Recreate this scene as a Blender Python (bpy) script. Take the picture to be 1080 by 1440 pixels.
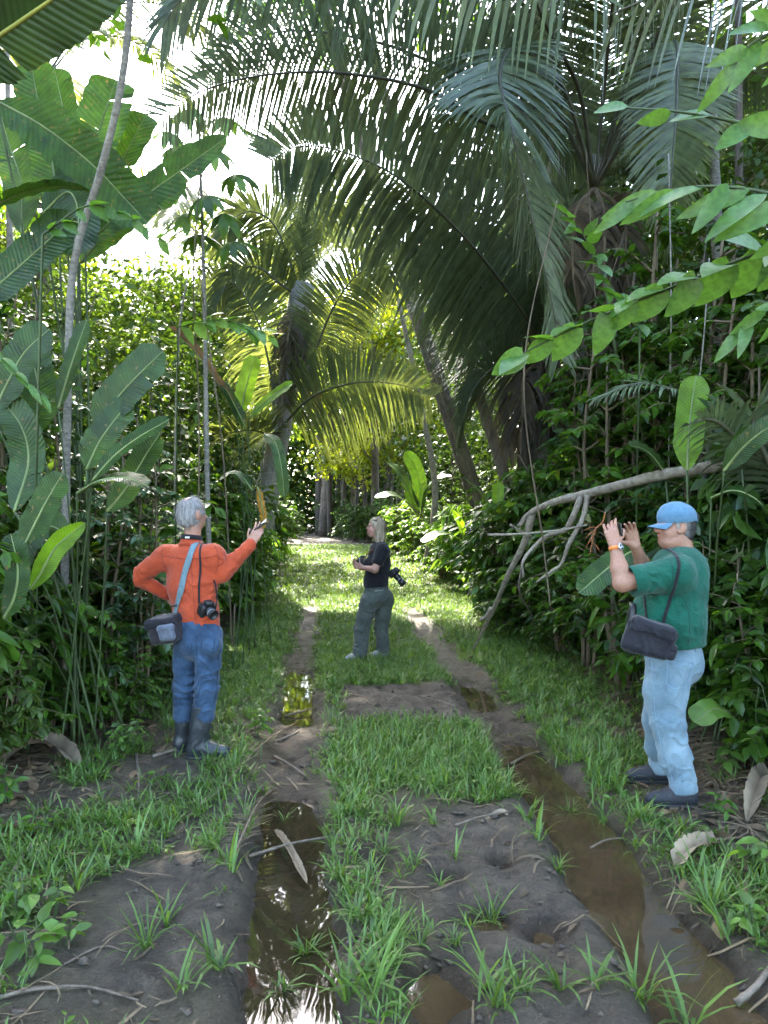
import bpy, bmesh, math, random
import numpy as np
from mathutils import Vector, Matrix
from mathutils.bvhtree import BVHTree

# ------------------------------------------------------------------ scene, camera, sky, sun
sc = bpy.context.scene
for o in list(bpy.data.objects):
    bpy.data.objects.remove(o, do_unlink=True)
COL = sc.collection
F_PX, CX, HY, CAMH = 1040.0, 540.0, 735.0, 1.6      # focal length, centre column and horizon row of the photo, eye height
cam_d = bpy.data.cameras.new('camera')
cam_d.sensor_fit = 'VERTICAL'; cam_d.sensor_height = 36.0; cam_d.sensor_width = 27.0
cam_d.lens = 26.0; cam_d.shift_y = 15.0 / 1440.0
cam_d.clip_start = 0.05; cam_d.clip_end = 2000
cam = bpy.data.objects.new('camera', cam_d); COL.objects.link(cam)
cam.location = (0, 0, CAMH); cam.rotation_euler = (math.radians(90), 0, 0)
sc.camera = cam

SUN_AZ, SUN_EL = math.radians(-17), math.radians(51)   # azimuth from +Y towards +X, elevation
sun_dir = Vector((math.sin(SUN_AZ) * math.cos(SUN_EL), math.cos(SUN_AZ) * math.cos(SUN_EL), math.sin(SUN_EL)))
world = bpy.data.worlds.new('World'); sc.world = world; world.use_nodes = True
wn = world.node_tree; wn.nodes.clear()
w_out = wn.nodes.new('ShaderNodeOutputWorld'); w_bg = wn.nodes.new('ShaderNodeBackground')
w_sky = wn.nodes.new('ShaderNodeTexSky'); w_sky.sky_type = 'NISHITA'; w_sky.sun_disc = False
w_sky.sun_elevation = SUN_EL; w_sky.sun_rotation = SUN_AZ
w_sky.air_density = 1.0; w_sky.dust_density = 2.5; w_sky.ozone_density = 1.0
w_bg.inputs['Strength'].default_value = 0.15
wn.links.new(w_sky.outputs[0], w_bg.inputs[0]); wn.links.new(w_bg.outputs[0], w_out.inputs[0])
sun_d = bpy.data.lights.new('sun', 'SUN'); sun_d.energy = 2.3; sun_d.angle = math.radians(0.53)
sun_d.color = (1.0, 0.93, 0.80)
sun = bpy.data.objects.new('sun', sun_d); COL.objects.link(sun)
sun.location = (-10, 30, 40); sun.rotation_euler = sun_dir.to_track_quat('Z', 'Y').to_euler()
sc.view_settings.view_transform = 'Standard'; sc.view_settings.look = 'None'
sc.view_settings.gamma = 1.0; sc.view_settings.use_curve_mapping = False
sc.view_settings.exposure = 4.05
sc.render.engine = 'CYCLES'
cy = sc.cycles
cy.use_denoising = True; cy.max_bounces = 7; cy.diffuse_bounces = 4; cy.glossy_bounces = 2
cy.transmission_bounces = 5; cy.transparent_max_bounces = 4; cy.caustics_reflective = False; cy.caustics_refractive = False
cy.use_adaptive_sampling = True; cy.adaptive_threshold = 0.02; cy.sample_clamp_indirect = 6.0
try:
    cy.denoising_prefilter = 'ACCURATE'
except Exception:
    pass

rng = np.random.default_rng(7)
UP = np.array([0.0, 0.0, 1.0])

def P(px, py, d):                       # photo pixel + distance along the track -> world point
    return np.array([(px - CX) / F_PX * d, d, CAMH + (HY - py) / F_PX * d])

def nrm(v):
    v = np.asarray(v, float); n = np.linalg.norm(v, axis=-1, keepdims=True)
    return v / np.maximum(n, 1e-9)

# ------------------------------------------------------------------ noise
def _hash(ix, iy, iz, seed):
    h = (ix * 374761393 + iy * 668265263 + iz * 2147483647 + seed * 974634777) & 0xFFFFFFFF
    h = ((h ^ (h >> 13)) * 1274126177) & 0xFFFFFFFF
    return ((h ^ (h >> 16)) & 0xFFFF) / 65535.0

def vnoise2(x, y, seed=0):
    x = np.asarray(x, float); y = np.asarray(y, float)
    ix = np.floor(x).astype(np.int64); iy = np.floor(y).astype(np.int64)
    fx = x - ix; fy = y - iy; fx = fx * fx * (3 - 2 * fx); fy = fy * fy * (3 - 2 * fy)
    z = np.zeros_like(ix)
    a = _hash(ix, iy, z, seed); b = _hash(ix + 1, iy, z, seed); c = _hash(ix, iy + 1, z, seed); d = _hash(ix + 1, iy + 1, z, seed)
    return (a * (1 - fx) + b * fx) * (1 - fy) + (c * (1 - fx) + d * fx) * fy

def fbm2(x, y, oct=4, seed=0):
    s = 0; a = .5; f = 1.0
    for i in range(oct):
        s = s + a * (vnoise2(x * f, y * f, seed + i * 17) - .5); a *= .5; f *= 2.03
    return s

def vnoise3(p, seed=0):
    ip = np.floor(p).astype(np.int64); f = p - ip; f = f * f * (3 - 2 * f)
    r = 0
    for dx in (0, 1):
        wx = f[..., 0] if dx else 1 - f[..., 0]
        for dy in (0, 1):
            wy = f[..., 1] if dy else 1 - f[..., 1]
            for dz in (0, 1):
                wz = f[..., 2] if dz else 1 - f[..., 2]
                r = r + wx * wy * wz * _hash(ip[..., 0] + dx, ip[..., 1] + dy, ip[..., 2] + dz, seed)
    return r - .5

def sstep(a, b, x):
    t = np.clip((np.asarray(x, float) - a) / (b - a), 0, 1); return t * t * (3 - 2 * t)

# ------------------------------------------------------------------ objects
def wloc(o):
    v = np.zeros(3)
    while o is not None:
        v = v + np.array(o.location); o = o.parent
    return v

def tag(o, label=None, cat=None, group=None, kind=None):
    if label: o['label'] = label
    if cat: o['category'] = cat
    if group: o['group'] = group
    if kind: o['kind'] = kind
    return o

def thing(name, label, cat, loc, group=None):
    o = bpy.data.objects.new(name, None); COL.objects.link(o)
    o.location = tuple(float(c) for c in loc); o.empty_display_size = .2
    return tag(o, label, cat, group)

def mesh_data(name, V, faces, mat, smooth=True, uv=None, col=None):
    V = np.ascontiguousarray(V, dtype=np.float32)
    if isinstance(faces, np.ndarray): faces = [faces]
    faces = [np.asarray(f, dtype=np.int32) for f in faces if len(f)]
    me = bpy.data.meshes.new(name)
    me.vertices.add(len(V)); me.vertices.foreach_set('co', V.ravel())
    loops = np.concatenate([f.ravel() for f in faces])
    tot = np.concatenate([np.full(len(f), f.shape[1], np.int32) for f in faces])
    start = np.concatenate([[0], np.cumsum(tot)[:-1]]).astype(np.int32)
    me.loops.add(len(loops)); me.loops.foreach_set('vertex_index', loops)
    me.polygons.add(len(tot)); me.polygons.foreach_set('loop_start', start)
    try: me.polygons.foreach_set('loop_total', tot)
    except Exception: pass
    me.update(calc_edges=True)
    me.polygons.foreach_set('use_smooth', np.full(len(tot), smooth, dtype=bool))
    if uv is not None:
        l = me.uv_layers.new(name='UVMap'); l.data.foreach_set('uv', np.asarray(uv, np.float32)[loops].ravel())
    if col is not None:
        a = me.color_attributes.new('tint', 'FLOAT_COLOR', 'POINT')
        c = np.ones((len(V), 4), np.float32); c[:, :3] = col; a.data.foreach_set('color', c.ravel())
    if mat is not None: me.materials.append(mat)
    me.validate()
    return me

def obj(name, V, faces, mat, parent=None, smooth=True, uv=None, col=None, loc=None):
    """one mesh object; V in world coordinates, its origin at the parent's (or at loc)"""
    base = wloc(parent) if parent is not None else (np.zeros(3) if loc is None else np.asarray(loc, float))
    me = mesh_data(name, np.asarray(V, float) - base, faces, mat, smooth, uv, col)
    o = bpy.data.objects.new(name, me); COL.objects.link(o)
    if parent is not None: o.parent = parent
    else: o.location = tuple(base)
    return o

def copy_tree(o, parent=None):
    c = o.copy(); COL.objects.link(c); c.parent = parent
    for ch in list(o.children):
        copy_tree(ch, c)
    return c

class MB:                                # collects geometry for one mesh
    def __init__(s): s.V = []; s.F = {}; s.U = []; s.n = 0
    def add(s, V, F, uv=None):
        V = np.asarray(V, float)
        for f in (F if isinstance(F, list) else [F]):
            f = np.asarray(f)
            if len(f): s.F.setdefault(f.shape[1], []).append(f + s.n)
        s.V.append(V); s.n += len(V)
        if uv is not None: s.U.append(uv)
        return s
    def build(s, name, mat, parent=None, smooth=True, loc=None, col=None):
        V = np.concatenate(s.V); F = [np.concatenate(v) for v in s.F.values()]
        return obj(name, V, F, mat, parent, smooth, np.concatenate(s.U) if s.U else None, col, loc)

def grid_faces(nr, ncol, wrap=False, off=0):
    i = np.arange(nr - 1)[:, None]; j = np.arange(ncol if wrap else ncol - 1)[None, :]
    j2 = (j + 1) % ncol
    a = i * ncol + j; b = i * ncol + j2; c = (i + 1) * ncol + j2; d = (i + 1) * ncol + j
    return np.stack([a + 0 * j, b, c, d], -1).reshape(-1, 4) + off

def spline(pts, n):
    pts = np.asarray(pts, float)
    if len(pts) == 2:
        t = np.linspace(0, 1, n)[:, None]; return pts[0] * (1 - t) + pts[1] * t
    p = np.vstack([2 * pts[0] - pts[1], pts, 2 * pts[-1] - pts[-2]])
    out = []
    for i in range(1, len(p) - 2):
        t = np.linspace(0, 1, 24, endpoint=False)[:, None]
        p0, p1, p2, p3 = p[i - 1], p[i], p[i + 1], p[i + 2]
        out.append(.5 * ((2 * p1) + (-p0 + p2) * t + (2 * p0 - 5 * p1 + 4 * p2 - p3) * t ** 2 + (-p0 + 3 * p1 - 3 * p2 + p3) * t ** 3))
    out.append(pts[-1:]); q = np.vstack(out)
    s = np.concatenate([[0], np.cumsum(np.linalg.norm(np.diff(q, axis=0), axis=1))])
    u = np.linspace(0, s[-1], n)
    return np.stack([np.interp(u, s, q[:, k]) for k in range(3)], 1)

def frames(pts, hint=UP):
    T = nrm(np.gradient(pts, axis=0))
    S = np.cross(T, np.asarray(hint, float))
    bad = np.linalg.norm(S, axis=1) < 1e-3
    S[bad] = np.cross(T[bad], np.array([1.0, .3, 0])); S = nrm(S)
    for i in range(1, len(S)):
        if np.dot(S[i], S[i - 1]) < 0: S[i] = -S[i]
    return T, S, nrm(np.cross(S, T))

def tube(pts, rad, sides=8, n=None, bump=0.0, seed=0, cap=True):
    if n: pts = spline(pts, n)
    pts = np.asarray(pts, float); m = len(pts)
    r = np.interp(np.linspace(0, 1, m), np.linspace(0, 1, len(rad)), rad) if np.ndim(rad) else np.full(m, rad)
    T, S, N = frames(pts, (0.13, .21, .97) if abs(nrm(pts[-1] - pts[0])[2]) < .9 else (1, .2, .1))
    a = np.linspace(0, 2 * np.pi, sides, endpoint=False)
    rr = r[:, None] * np.ones(sides)
    if bump:
        rg = np.random.default_rng(seed); rr = rr * (1 + bump * (rg.random((m, sides)) - .5) + bump * .8 * (rg.random((m, 1)) - .5))
    V = pts[:, None, :] + rr[..., None] * (np.cos(a)[None, :, None] * S[:, None, :] + np.sin(a)[None, :, None] * N[:, None, :])
    V = V.reshape(-1, 3); F = [grid_faces(m, sides, True)]
    if cap:
        V = np.vstack([V, pts[:1], pts[-1:]]); k = m * sides; j = np.arange(sides); j2 = (j + 1) % sides
        F.append(np.stack([j2, j, np.full(sides, k)], 1)); F.append(np.stack([(m - 1) * sides + j, (m - 1) * sides + j2, np.full(sides, k + 1)], 1))
    return V, F

def ribbon(pts, width, normal, n=None):
    """flat strap with thickness; normal (3,) or per point"""
    if n: pts = spline(pts, n)
    pts = np.asarray(pts); T = nrm(np.gradient(pts, axis=0))
    N = np.broadcast_to(np.asarray(normal, float), pts.shape)
    S = nrm(np.cross(T, N)); N = nrm(np.cross(S, T)); th = .0012
    w = width * .5
    V = np.stack([pts - S * w - N * th, pts + S * w - N * th, pts + S * w + N * th, pts - S * w + N * th], 1).reshape(-1, 3)
    return V, [grid_faces(len(pts), 4, True), np.array([[3, 2, 1, 0]]), np.array([[0, 1, 2, 3]]) + (len(pts) - 1) * 4]

def rbox(size, bev=.005, M=None, seg=2):
    bm = bmesh.new(); bmesh.ops.create_cube(bm, size=1)
    for v in bm.verts: v.co = Vector((v.co.x * size[0], v.co.y * size[1], v.co.z * size[2]))
    if bev > 0: bmesh.ops.bevel(bm, geom=bm.edges[:], offset=bev, segments=seg, affect='EDGES', profile=.6)
    bmesh.ops.triangulate(bm, faces=bm.faces[:])
    bm.verts.index_update()
    V = np.array([v.co[:] for v in bm.verts]); F = np.array([[v.index for v in f.verts] for f in bm.faces]); bm.free()
    if M is not None: V = V @ np.asarray(M)[:3, :3].T + np.asarray(M)[:3, 3]
    return V, [F]

def frame_matrix(o, x, z):
    """4x4 with origin o, X along x, Z near z"""
    x = nrm(x); y = nrm(np.cross(z, x)); zz = np.cross(x, y)
    M = np.eye(4); M[:3, 0] = x; M[:3, 1] = y; M[:3, 2] = zz; M[:3, 3] = o
    return M

# ------------------------------------------------------------------ materials
MATS = {}
def new_mat(name):
    m = bpy.data.materials.new(name); m.use_nodes = True; nt = m.node_tree; nt.nodes.clear()
    out = nt.nodes.new('ShaderNodeOutputMaterial'); MATS[name] = m
    return m, nt, out
def N(nt, t, **kw):
    n = nt.nodes.new(t)
    for k, v in kw.items():
        if k in n.inputs: n.inputs[k].default_value = v
        else: setattr(n, k, v)
    return n
def L(nt, a, b): nt.links.new(a, b)
def rgb(c): return (c[0], c[1], c[2], 1.0)

def leaf_mat(name, col, tcol=None, mix=.35, rough=.42, var=.5, uvveins=False, spec=.5, yellow=0.0, spots=0.0):
    m, nt, out = new_mat(name)
    geo = N(nt, 'ShaderNodeNewGeometry'); oi = N(nt, 'ShaderNodeObjectInfo')
    tc = N(nt, 'ShaderNodeTexCoord')
    add = N(nt, 'ShaderNodeMath', operation='MULTIPLY_ADD'); L(nt, oi.outputs['Random'], add.inputs[0]); add.inputs[1].default_value = .3
    mul = N(nt, 'ShaderNodeMath', operation='MULTIPLY'); L(nt, geo.outputs['Random Per Island'], mul.inputs[0]); mul.inputs[1].default_value = .7
    L(nt, mul.outputs[0], add.inputs[2])
    ramp = N(nt, 'ShaderNodeValToRGB'); e = ramp.color_ramp.elements
    c = np.array(col); lo = c * (1 - var); hi = c * (1 + var) + np.array([.02, .015, 0]) * var
    e[0].position = 0; e[0].color = rgb(lo); e[1].position = 1; e[1].color = rgb(hi)
    if yellow > 0:
        k = e.new(1 - yellow); k.color = rgb(c * (1 + var * .6)); e[len(e) - 1].color = rgb((.22, .17, .03))
    L(nt, add.outputs[0], ramp.inputs[0])
    noise = N(nt, 'ShaderNodeTexNoise', Scale=9.0, Detail=3.0); L(nt, tc.outputs['Object'], noise.inputs['Vector'])
    hsv = N(nt, 'ShaderNodeHueSaturation'); L(nt, ramp.outputs[0], hsv.inputs['Color'])
    mr = N(nt, 'ShaderNodeMapRange'); L(nt, noise.outputs[0], mr.inputs[0]); mr.inputs[1].default_value = .3; mr.inputs[2].default_value = .7
    mr.inputs[3].default_value = .72; mr.inputs[4].default_value = 1.28; L(nt, mr.outputs[0], hsv.inputs['Value'])
    colout = hsv.outputs[0]
    bsdf = N(nt, 'ShaderNodeBsdfPrincipled', Roughness=rough); bsdf.inputs['Specular IOR Level'].default_value = spec
    tr = N(nt, 'ShaderNodeBsdfTranslucent')
    if uvveins:
        uv = N(nt, 'ShaderNodeUVMap'); sep = N(nt, 'ShaderNodeSeparateXYZ'); L(nt, uv.outputs[0], sep.inputs[0])
        w1 = N(nt, 'ShaderNodeMath', operation='MULTIPLY'); L(nt, sep.outputs[0], w1.inputs[0]); w1.inputs[1].default_value = 190
        ab = N(nt, 'ShaderNodeMath', operation='SUBTRACT'); L(nt, sep.outputs[1], ab.inputs[0]); ab.inputs[1].default_value = .5
        ab2 = N(nt, 'ShaderNodeMath', operation='ABSOLUTE'); L(nt, ab.outputs[0], ab2.inputs[0])
        sh = N(nt, 'ShaderNodeMath', operation='MULTIPLY_ADD'); L(nt, ab2.outputs[0], sh.inputs[0]); sh.inputs[1].default_value = -22; L(nt, w1.outputs[0], sh.inputs[2])
        sn = N(nt, 'ShaderNodeMath', operation='SINE'); L(nt, sh.outputs[0], sn.inputs[0])
        bp = N(nt, 'ShaderNodeBump', Strength=.35, Distance=.004); L(nt, sn.outputs[0], bp.inputs['Height']); L(nt, bp.outputs[0], bsdf.inputs['Normal'])
        mr2 = N(nt, 'ShaderNodeMapRange'); L(nt, sn.outputs[0], mr2.inputs[0]); mr2.inputs[1].default_value = -1; mr2.inputs[3].default_value = .88; mr2.inputs[4].default_value = 1.08
        h2 = N(nt, 'ShaderNodeHueSaturation'); L(nt, colout, h2.inputs['Color']); L(nt, mr2.outputs[0], h2.inputs['Value']); colout = h2.outputs[0]
    if spots > 0:
        ns = N(nt, 'ShaderNodeTexNoise', Scale=34.0, Detail=2.0); L(nt, tc.outputs['Object'], ns.inputs['Vector'])
        rs = N(nt, 'ShaderNodeValToRGB'); rs.color_ramp.elements[0].position = .66 - spots * .1; rs.color_ramp.elements[1].position = .72
        L(nt, ns.outputs[0], rs.inputs[0])
        mx = N(nt, 'ShaderNodeMix', data_type='RGBA'); L(nt, rs.outputs[0], mx.inputs[0]); L(nt, colout, mx.inputs[6]); mx.inputs[7].default_value = (.16, .11, .04, 1)
        colout = mx.outputs[2]
    L(nt, colout, bsdf.inputs['Base Color'])
    tm = N(nt, 'ShaderNodeMix', data_type='RGBA', blend_type='MULTIPLY'); tm.inputs[0].default_value = 1.0
    L(nt, colout, tm.inputs[6]); t = np.array(tcol if tcol is not None else (2.3, 2.1, .8)); tm.inputs[7].default_value = rgb(t)
    L(nt, tm.outputs[2], tr.inputs['Color'])
    ms = N(nt, 'ShaderNodeMixShader'); ms.inputs[0].default_value = mix
    L(nt, bsdf.outputs[0], ms.inputs[1]); L(nt, tr.outputs[0], ms.inputs[2]); L(nt, ms.outputs[0], out.inputs[0])
    return m

def bark_mat(name, c1, c2, scale=(6, 6, 1.2), bump=.5, rough=.85):
    m, nt, out = new_mat(name)
    tc = N(nt, 'ShaderNodeTexCoord'); mp = N(nt, 'ShaderNodeMapping'); mp.inputs['Scale'].default_value = scale
    L(nt, tc.outputs['Object'], mp.inputs['Vector'])
    n1 = N(nt, 'ShaderNodeTexNoise', Scale=5.0, Detail=6.0, Roughness=.65); L(nt, mp.outputs[0], n1.inputs['Vector'])
    n2 = N(nt, 'ShaderNodeTexNoise', Scale=1.3, Detail=3.0); L(nt, tc.outputs['Object'], n2.inputs['Vector'])
    rp = N(nt, 'ShaderNodeValToRGB'); e = rp.color_ramp.elements; e[0].position = .32; e[0].color = rgb(c1); e[1].position = .66; e[1].color = rgb(c2)
    L(nt, n1.outputs[0], rp.inputs[0])
    hv = N(nt, 'ShaderNodeHueSaturation'); L(nt, rp.outputs[0], hv.inputs['Color'])
    mr = N(nt, 'ShaderNodeMapRange'); L(nt, n2.outputs[0], mr.inputs[0]); mr.inputs[1].default_value = .3; mr.inputs[2].default_value = .7; mr.inputs[3].default_value = .65; mr.inputs[4].default_value = 1.25
    L(nt, mr.outputs[0], hv.inputs['Value'])
    b = N(nt, 'ShaderNodeBsdfPrincipled', Roughness=rough); L(nt, hv.outputs[0], b.inputs['Base Color'])
    bp = N(nt, 'ShaderNodeBump', Strength=bump, Distance=.02); L(nt, n1.outputs[0], bp.inputs['Height']); L(nt, bp.outputs[0], b.inputs['Normal'])
    L(nt, b.outputs[0], out.inputs[0]); return m

def cloth_mat(name, col, var=.18, scale=9.0, weave=900.0, rough=.85, fade=None, bump=.25):
    m, nt, out = new_mat(name)
    tc = N(nt, 'ShaderNodeTexCoord')
    n1 = N(nt, 'ShaderNodeTexNoise', Scale=scale, Detail=4.0, Roughness=.6); L(nt, tc.outputs['Object'], n1.inputs['Vector'])
    rp = N(nt, 'ShaderNodeValToRGB'); e = rp.color_ramp.elements; c = np.array(col)
    e[0].position = .3; e[0].color = rgb(c * (1 - var)); e[1].position = .72; e[1].color = rgb(fade if fade is not None else c * (1 + var))
    L(nt, n1.outputs[0], rp.inputs[0])
    n2 = N(nt, 'ShaderNodeTexNoise', Scale=weave * .12, Detail=2.0); L(nt, tc.outputs['Object'], n2.inputs['Vector'])
    n3 = N(nt, 'ShaderNodeTexNoise', Scale=26.0, Detail=3.0, Distortion=1.2); L(nt, tc.outputs['Object'], n3.inputs['Vector'])
    ad = N(nt, 'ShaderNodeMath', operation='MULTIPLY_ADD'); L(nt, n2.outputs[0], ad.inputs[0]); ad.inputs[1].default_value = .25; L(nt, n3.outputs[0], ad.inputs[2])
    n4 = N(nt, 'ShaderNodeTexNoise', Scale=11.0, Detail=2.0, Distortion=1.6); L(nt, tc.outputs['Object'], n4.inputs['Vector'])
    s4 = N(nt, 'ShaderNodeMath', operation='SUBTRACT'); L(nt, n4.outputs[0], s4.inputs[0]); s4.inputs[1].default_value = .5
    a4 = N(nt, 'ShaderNodeMath', operation='ABSOLUTE'); L(nt, s4.outputs[0], a4.inputs[0])
    m4 = N(nt, 'ShaderNodeMath', operation='MULTIPLY', use_clamp=True); L(nt, a4.outputs[0], m4.inputs[0]); m4.inputs[1].default_value = 11.0
    b4 = N(nt, 'ShaderNodeBump', Strength=min(.3, bump * .8), Distance=.008); L(nt, m4.outputs[0], b4.inputs['Height'])
    b = N(nt, 'ShaderNodeBsdfPrincipled', Roughness=rough); L(nt, rp.outputs[0], b.inputs['Base Color'])
    b.inputs['Specular IOR Level'].default_value = .25
    try: b.inputs['Sheen Weight'].default_value = .15
    except Exception: pass
    bp = N(nt, 'ShaderNodeBump', Strength=min(1.0, bump * 1.8), Distance=.014); L(nt, ad.outputs[0], bp.inputs['Height']); L(nt, b4.outputs[0], bp.inputs['Normal']); L(nt, bp.outputs[0], b.inputs['Normal'])
    L(nt, b.outputs[0], out.inputs[0]); return m

def plain_mat(name, col, rough=.5, metal=0.0, bump=0.0, scale=60.0, var=.15, spec=.5):
    m, nt, out = new_mat(name)
    tc = N(nt, 'ShaderNodeTexCoord'); n1 = N(nt, 'ShaderNodeTexNoise', Scale=scale, Detail=3.0); L(nt, tc.outputs['Object'], n1.inputs['Vector'])
    rp = N(nt, 'ShaderNodeValToRGB'); e = rp.color_ramp.elements; c = np.array(col)
    e[0].position = .3; e[0].color = rgb(c * (1 - var)); e[1].position = .7; e[1].color = rgb(c * (1 + var)); L(nt, n1.outputs[0], rp.inputs[0])
    b = N(nt, 'ShaderNodeBsdfPrincipled', Roughness=rough, Metallic=metal); L(nt, rp.outputs[0], b.inputs['Base Color']); b.inputs['Specular IOR Level'].default_value = spec
    if bump:
        bp = N(nt, 'ShaderNodeBump', Strength=bump, Distance=.004); L(nt, n1.outputs[0], bp.inputs['Height']); L(nt, bp.outputs[0], b.inputs['Normal'])
    L(nt, b.outputs[0], out.inputs[0]); return m

def tint_mat(name, rough=.5, sss=.0, bump=.12, scale=90.0, spec=.4):
    m, nt, out = new_mat(name)
    at = N(nt, 'ShaderNodeVertexColor', layer_name='tint'); tc = N(nt, 'ShaderNodeTexCoord')
    n1 = N(nt, 'ShaderNodeTexNoise', Scale=scale, Detail=3.0); L(nt, tc.outputs['Object'], n1.inputs['Vector'])
    hv = N(nt, 'ShaderNodeHueSaturation'); L(nt, at.outputs[0], hv.inputs['Color'])
    mr = N(nt, 'ShaderNodeMapRange'); L(nt, n1.outputs[0], mr.inputs[0]); mr.inputs[1].default_value = .3; mr.inputs[2].default_value = .7; mr.inputs[3].default_value = .85; mr.inputs[4].default_value = 1.12
    L(nt, mr.outputs[0], hv.inputs['Value'])
    b = N(nt, 'ShaderNodeBsdfPrincipled', Roughness=rough); L(nt, hv.outputs[0], b.inputs['Base Color']); b.inputs['Specular IOR Level'].default_value = spec
    if sss:
        b.inputs['Subsurface Weight'].default_value = sss; b.inputs['Subsurface Radius'].default_value = (.012, .004, .002)
    bp = N(nt, 'ShaderNodeBump', Strength=bump, Distance=.003); L(nt, n1.outputs[0], bp.inputs['Height']); L(nt, bp.outputs[0], b.inputs['Normal'])
    L(nt, b.outputs[0], out.inputs[0]); return m

leaf_dark = leaf_mat('leaf_dark', (.030, .076, .012), mix=.30, rough=.32, spec=.32)
leaf_mid = leaf_mat('leaf_mid', (.058, .132, .014), mix=.38, rough=.34, yellow=.05, spec=.34)
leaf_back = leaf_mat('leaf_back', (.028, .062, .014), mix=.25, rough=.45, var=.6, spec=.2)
leaf_glow = leaf_mat('leaf_glow', (.13, .185, .02), tcol=(2.6, 2.1, .5), mix=.55, rough=.5)  # yellower, brighter leaf: the sunlit glow is put into the colour
leaf_bright = leaf_mat('leaf_bright', (.095, .19, .035), mix=.45, rough=.42)
leaf_blue = leaf_mat('leaf_blue', (.034, .082, .032), mix=.28, rough=.30, spec=.45)
leaf_far = leaf_mat('leaf_far', (.075, .135, .022), tcol=(2.6, 2.2, .6), mix=.48, rough=.5, var=.55, yellow=.05)
palm_green = leaf_mat('palm_green', (.092, .130, .070), tcol=(1.7, 1.6, .8), mix=.18, rough=.38, var=.35, spec=.42)
palm_dead_dark = leaf_mat('palm_dead_dark', (.055, .045, .032), mix=.1, rough=.8, var=.5)
palm_sunlit_tone = leaf_mat('palm_sunlit_tone', (.105, .140, .062), tcol=(2.0, 1.8, .7), mix=.34, rough=.42, var=.35)  # paler copy of the palm leaf, sunlight put into its colour
palm_dead = leaf_mat('palm_dead', (.085, .064, .040), tcol=(1.4, 1.2, .8), mix=.2, rough=.8, var=.5)
helic = leaf_mat('heliconia_leaf', (.024, .062, .011), tcol=(2.3, 2.2, .6), mix=.26, rough=.36, var=.35, uvveins=True, spec=.38, spots=.15)
helic_bright = leaf_mat('heliconia_leaf_bright', (.13, .26, .022), tcol=(1.9, 1.7, .5), mix=.5, rough=.36, var=.2, uvveins=True)
banana = leaf_mat('banana_leaf', (.034, .086, .012), tcol=(2.7, 2.6, .7), mix=.36, rough=.42, var=.25, uvveins=True, spec=.3, spots=.3)
dead_leaf = leaf_mat('dead_leaf', (.13, .085, .045), tcol=(1.2, 1.0, .7), mix=.2, rough=.8, var=.45)
dead_pale = leaf_mat('dead_leaf_pale', (.24, .185, .125), tcol=(1.1, 1.0, .8), mix=.15, rough=.8, var=.3)
helic_dark = leaf_mat('heliconia_leaf_dark', (.016, .038, .010), mix=.10, rough=.4, var=.3, uvveins=True, spec=.3)
yellow_leaf = leaf_mat('yellow_leaf', (.36, .19, .015), tcol=(1.4, 1.2, .5), mix=.4, rough=.5, var=.3)
grass_m = leaf_mat('grass_blade', (.088, .170, .036), tcol=(1.9, 1.7, .6), mix=.38, rough=.45, var=.45)
straw_m = leaf_mat('dry_straw', (.15, .11, .065), tcol=(1.1, 1.0, .8), mix=.12, rough=.85, var=.5)
bark_pale = bark_mat('bark_pale', (.15, .12, .085), (.36, .31, .24), (4, 4, 4), .5)
bark_brown = bark_mat('bark_brown', (.055, .040, .028), (.17, .13, .095))
bark_dark = bark_mat('bark_dark', (.022, .018, .013), (.085, .065, .045))
bark_grey = bark_mat('bark_grey', (.12, .11, .09), (.34, .31, .26), (5, 5, 9))
stem_green = bark_mat('stem_green', (.028, .048, .014), (.065, .10, .028), (3, 3, 1), .2, .6)
stem_brown = bark_mat('stem_brown', (.07, .05, .03), (.20, .15, .09), (3, 3, 1), .3)
midrib_m = bark_mat('midrib', (.12, .17, .05), (.22, .27, .09), (3, 3, 1), .1, .5)
# ------------------------------------------------------------------ ground, ruts, water
def interp(tab, d):
    a = np.array(tab); return np.interp(d, a[:, 0], a[:, 1])
RUT_L = [(0, -.1), (2.4, -.30), (2.8, -.34), (3.58, -.45), (5, -.62), (7.7, -.89), (12.3, -1.25), (20, -1.95), (60, -5.4)]
RUT_R = [(0, 1.08), (2.4, 1.08), (3.0, 1.05), (3.6, 1.05), (4.56, 1.0), (5.1, .98), (8.1, .80), (12.3, .54), (20, 0.0), (60, -3.3)]
DEP_L = [(0, .14), (4.05, .13), (4.5, .035), (5.8, .03), (6.15, .10), (7.8, .10), (8.4, .04), (13, .035), (19, .01), (60, .0)]
DEP_R = [(0, .15), (4.9, .14), (5.6, .04), (6.3, .035), (6.6, .09), (7.2, .09), (7.5, .05), (10, .045), (13, .03), (17, 0.0), (60, .0)]
WATER_Z = -.05

def base_z(x, y):
    s = np.maximum(y - 9.0, 0); z = .030 * s * s / (s + 6.0)
    cx = .35 - .085 * y                       # the banks rise away from the track
    z = z + .10 * sstep(1.9, 3.2, np.abs(x - cx)) + .5 * sstep(3.0, 12, np.abs(x - cx))
    return z + .16 * fbm2(x * .16 + 3, y * .16, 3, 5) * sstep(8, 30, y)

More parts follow.
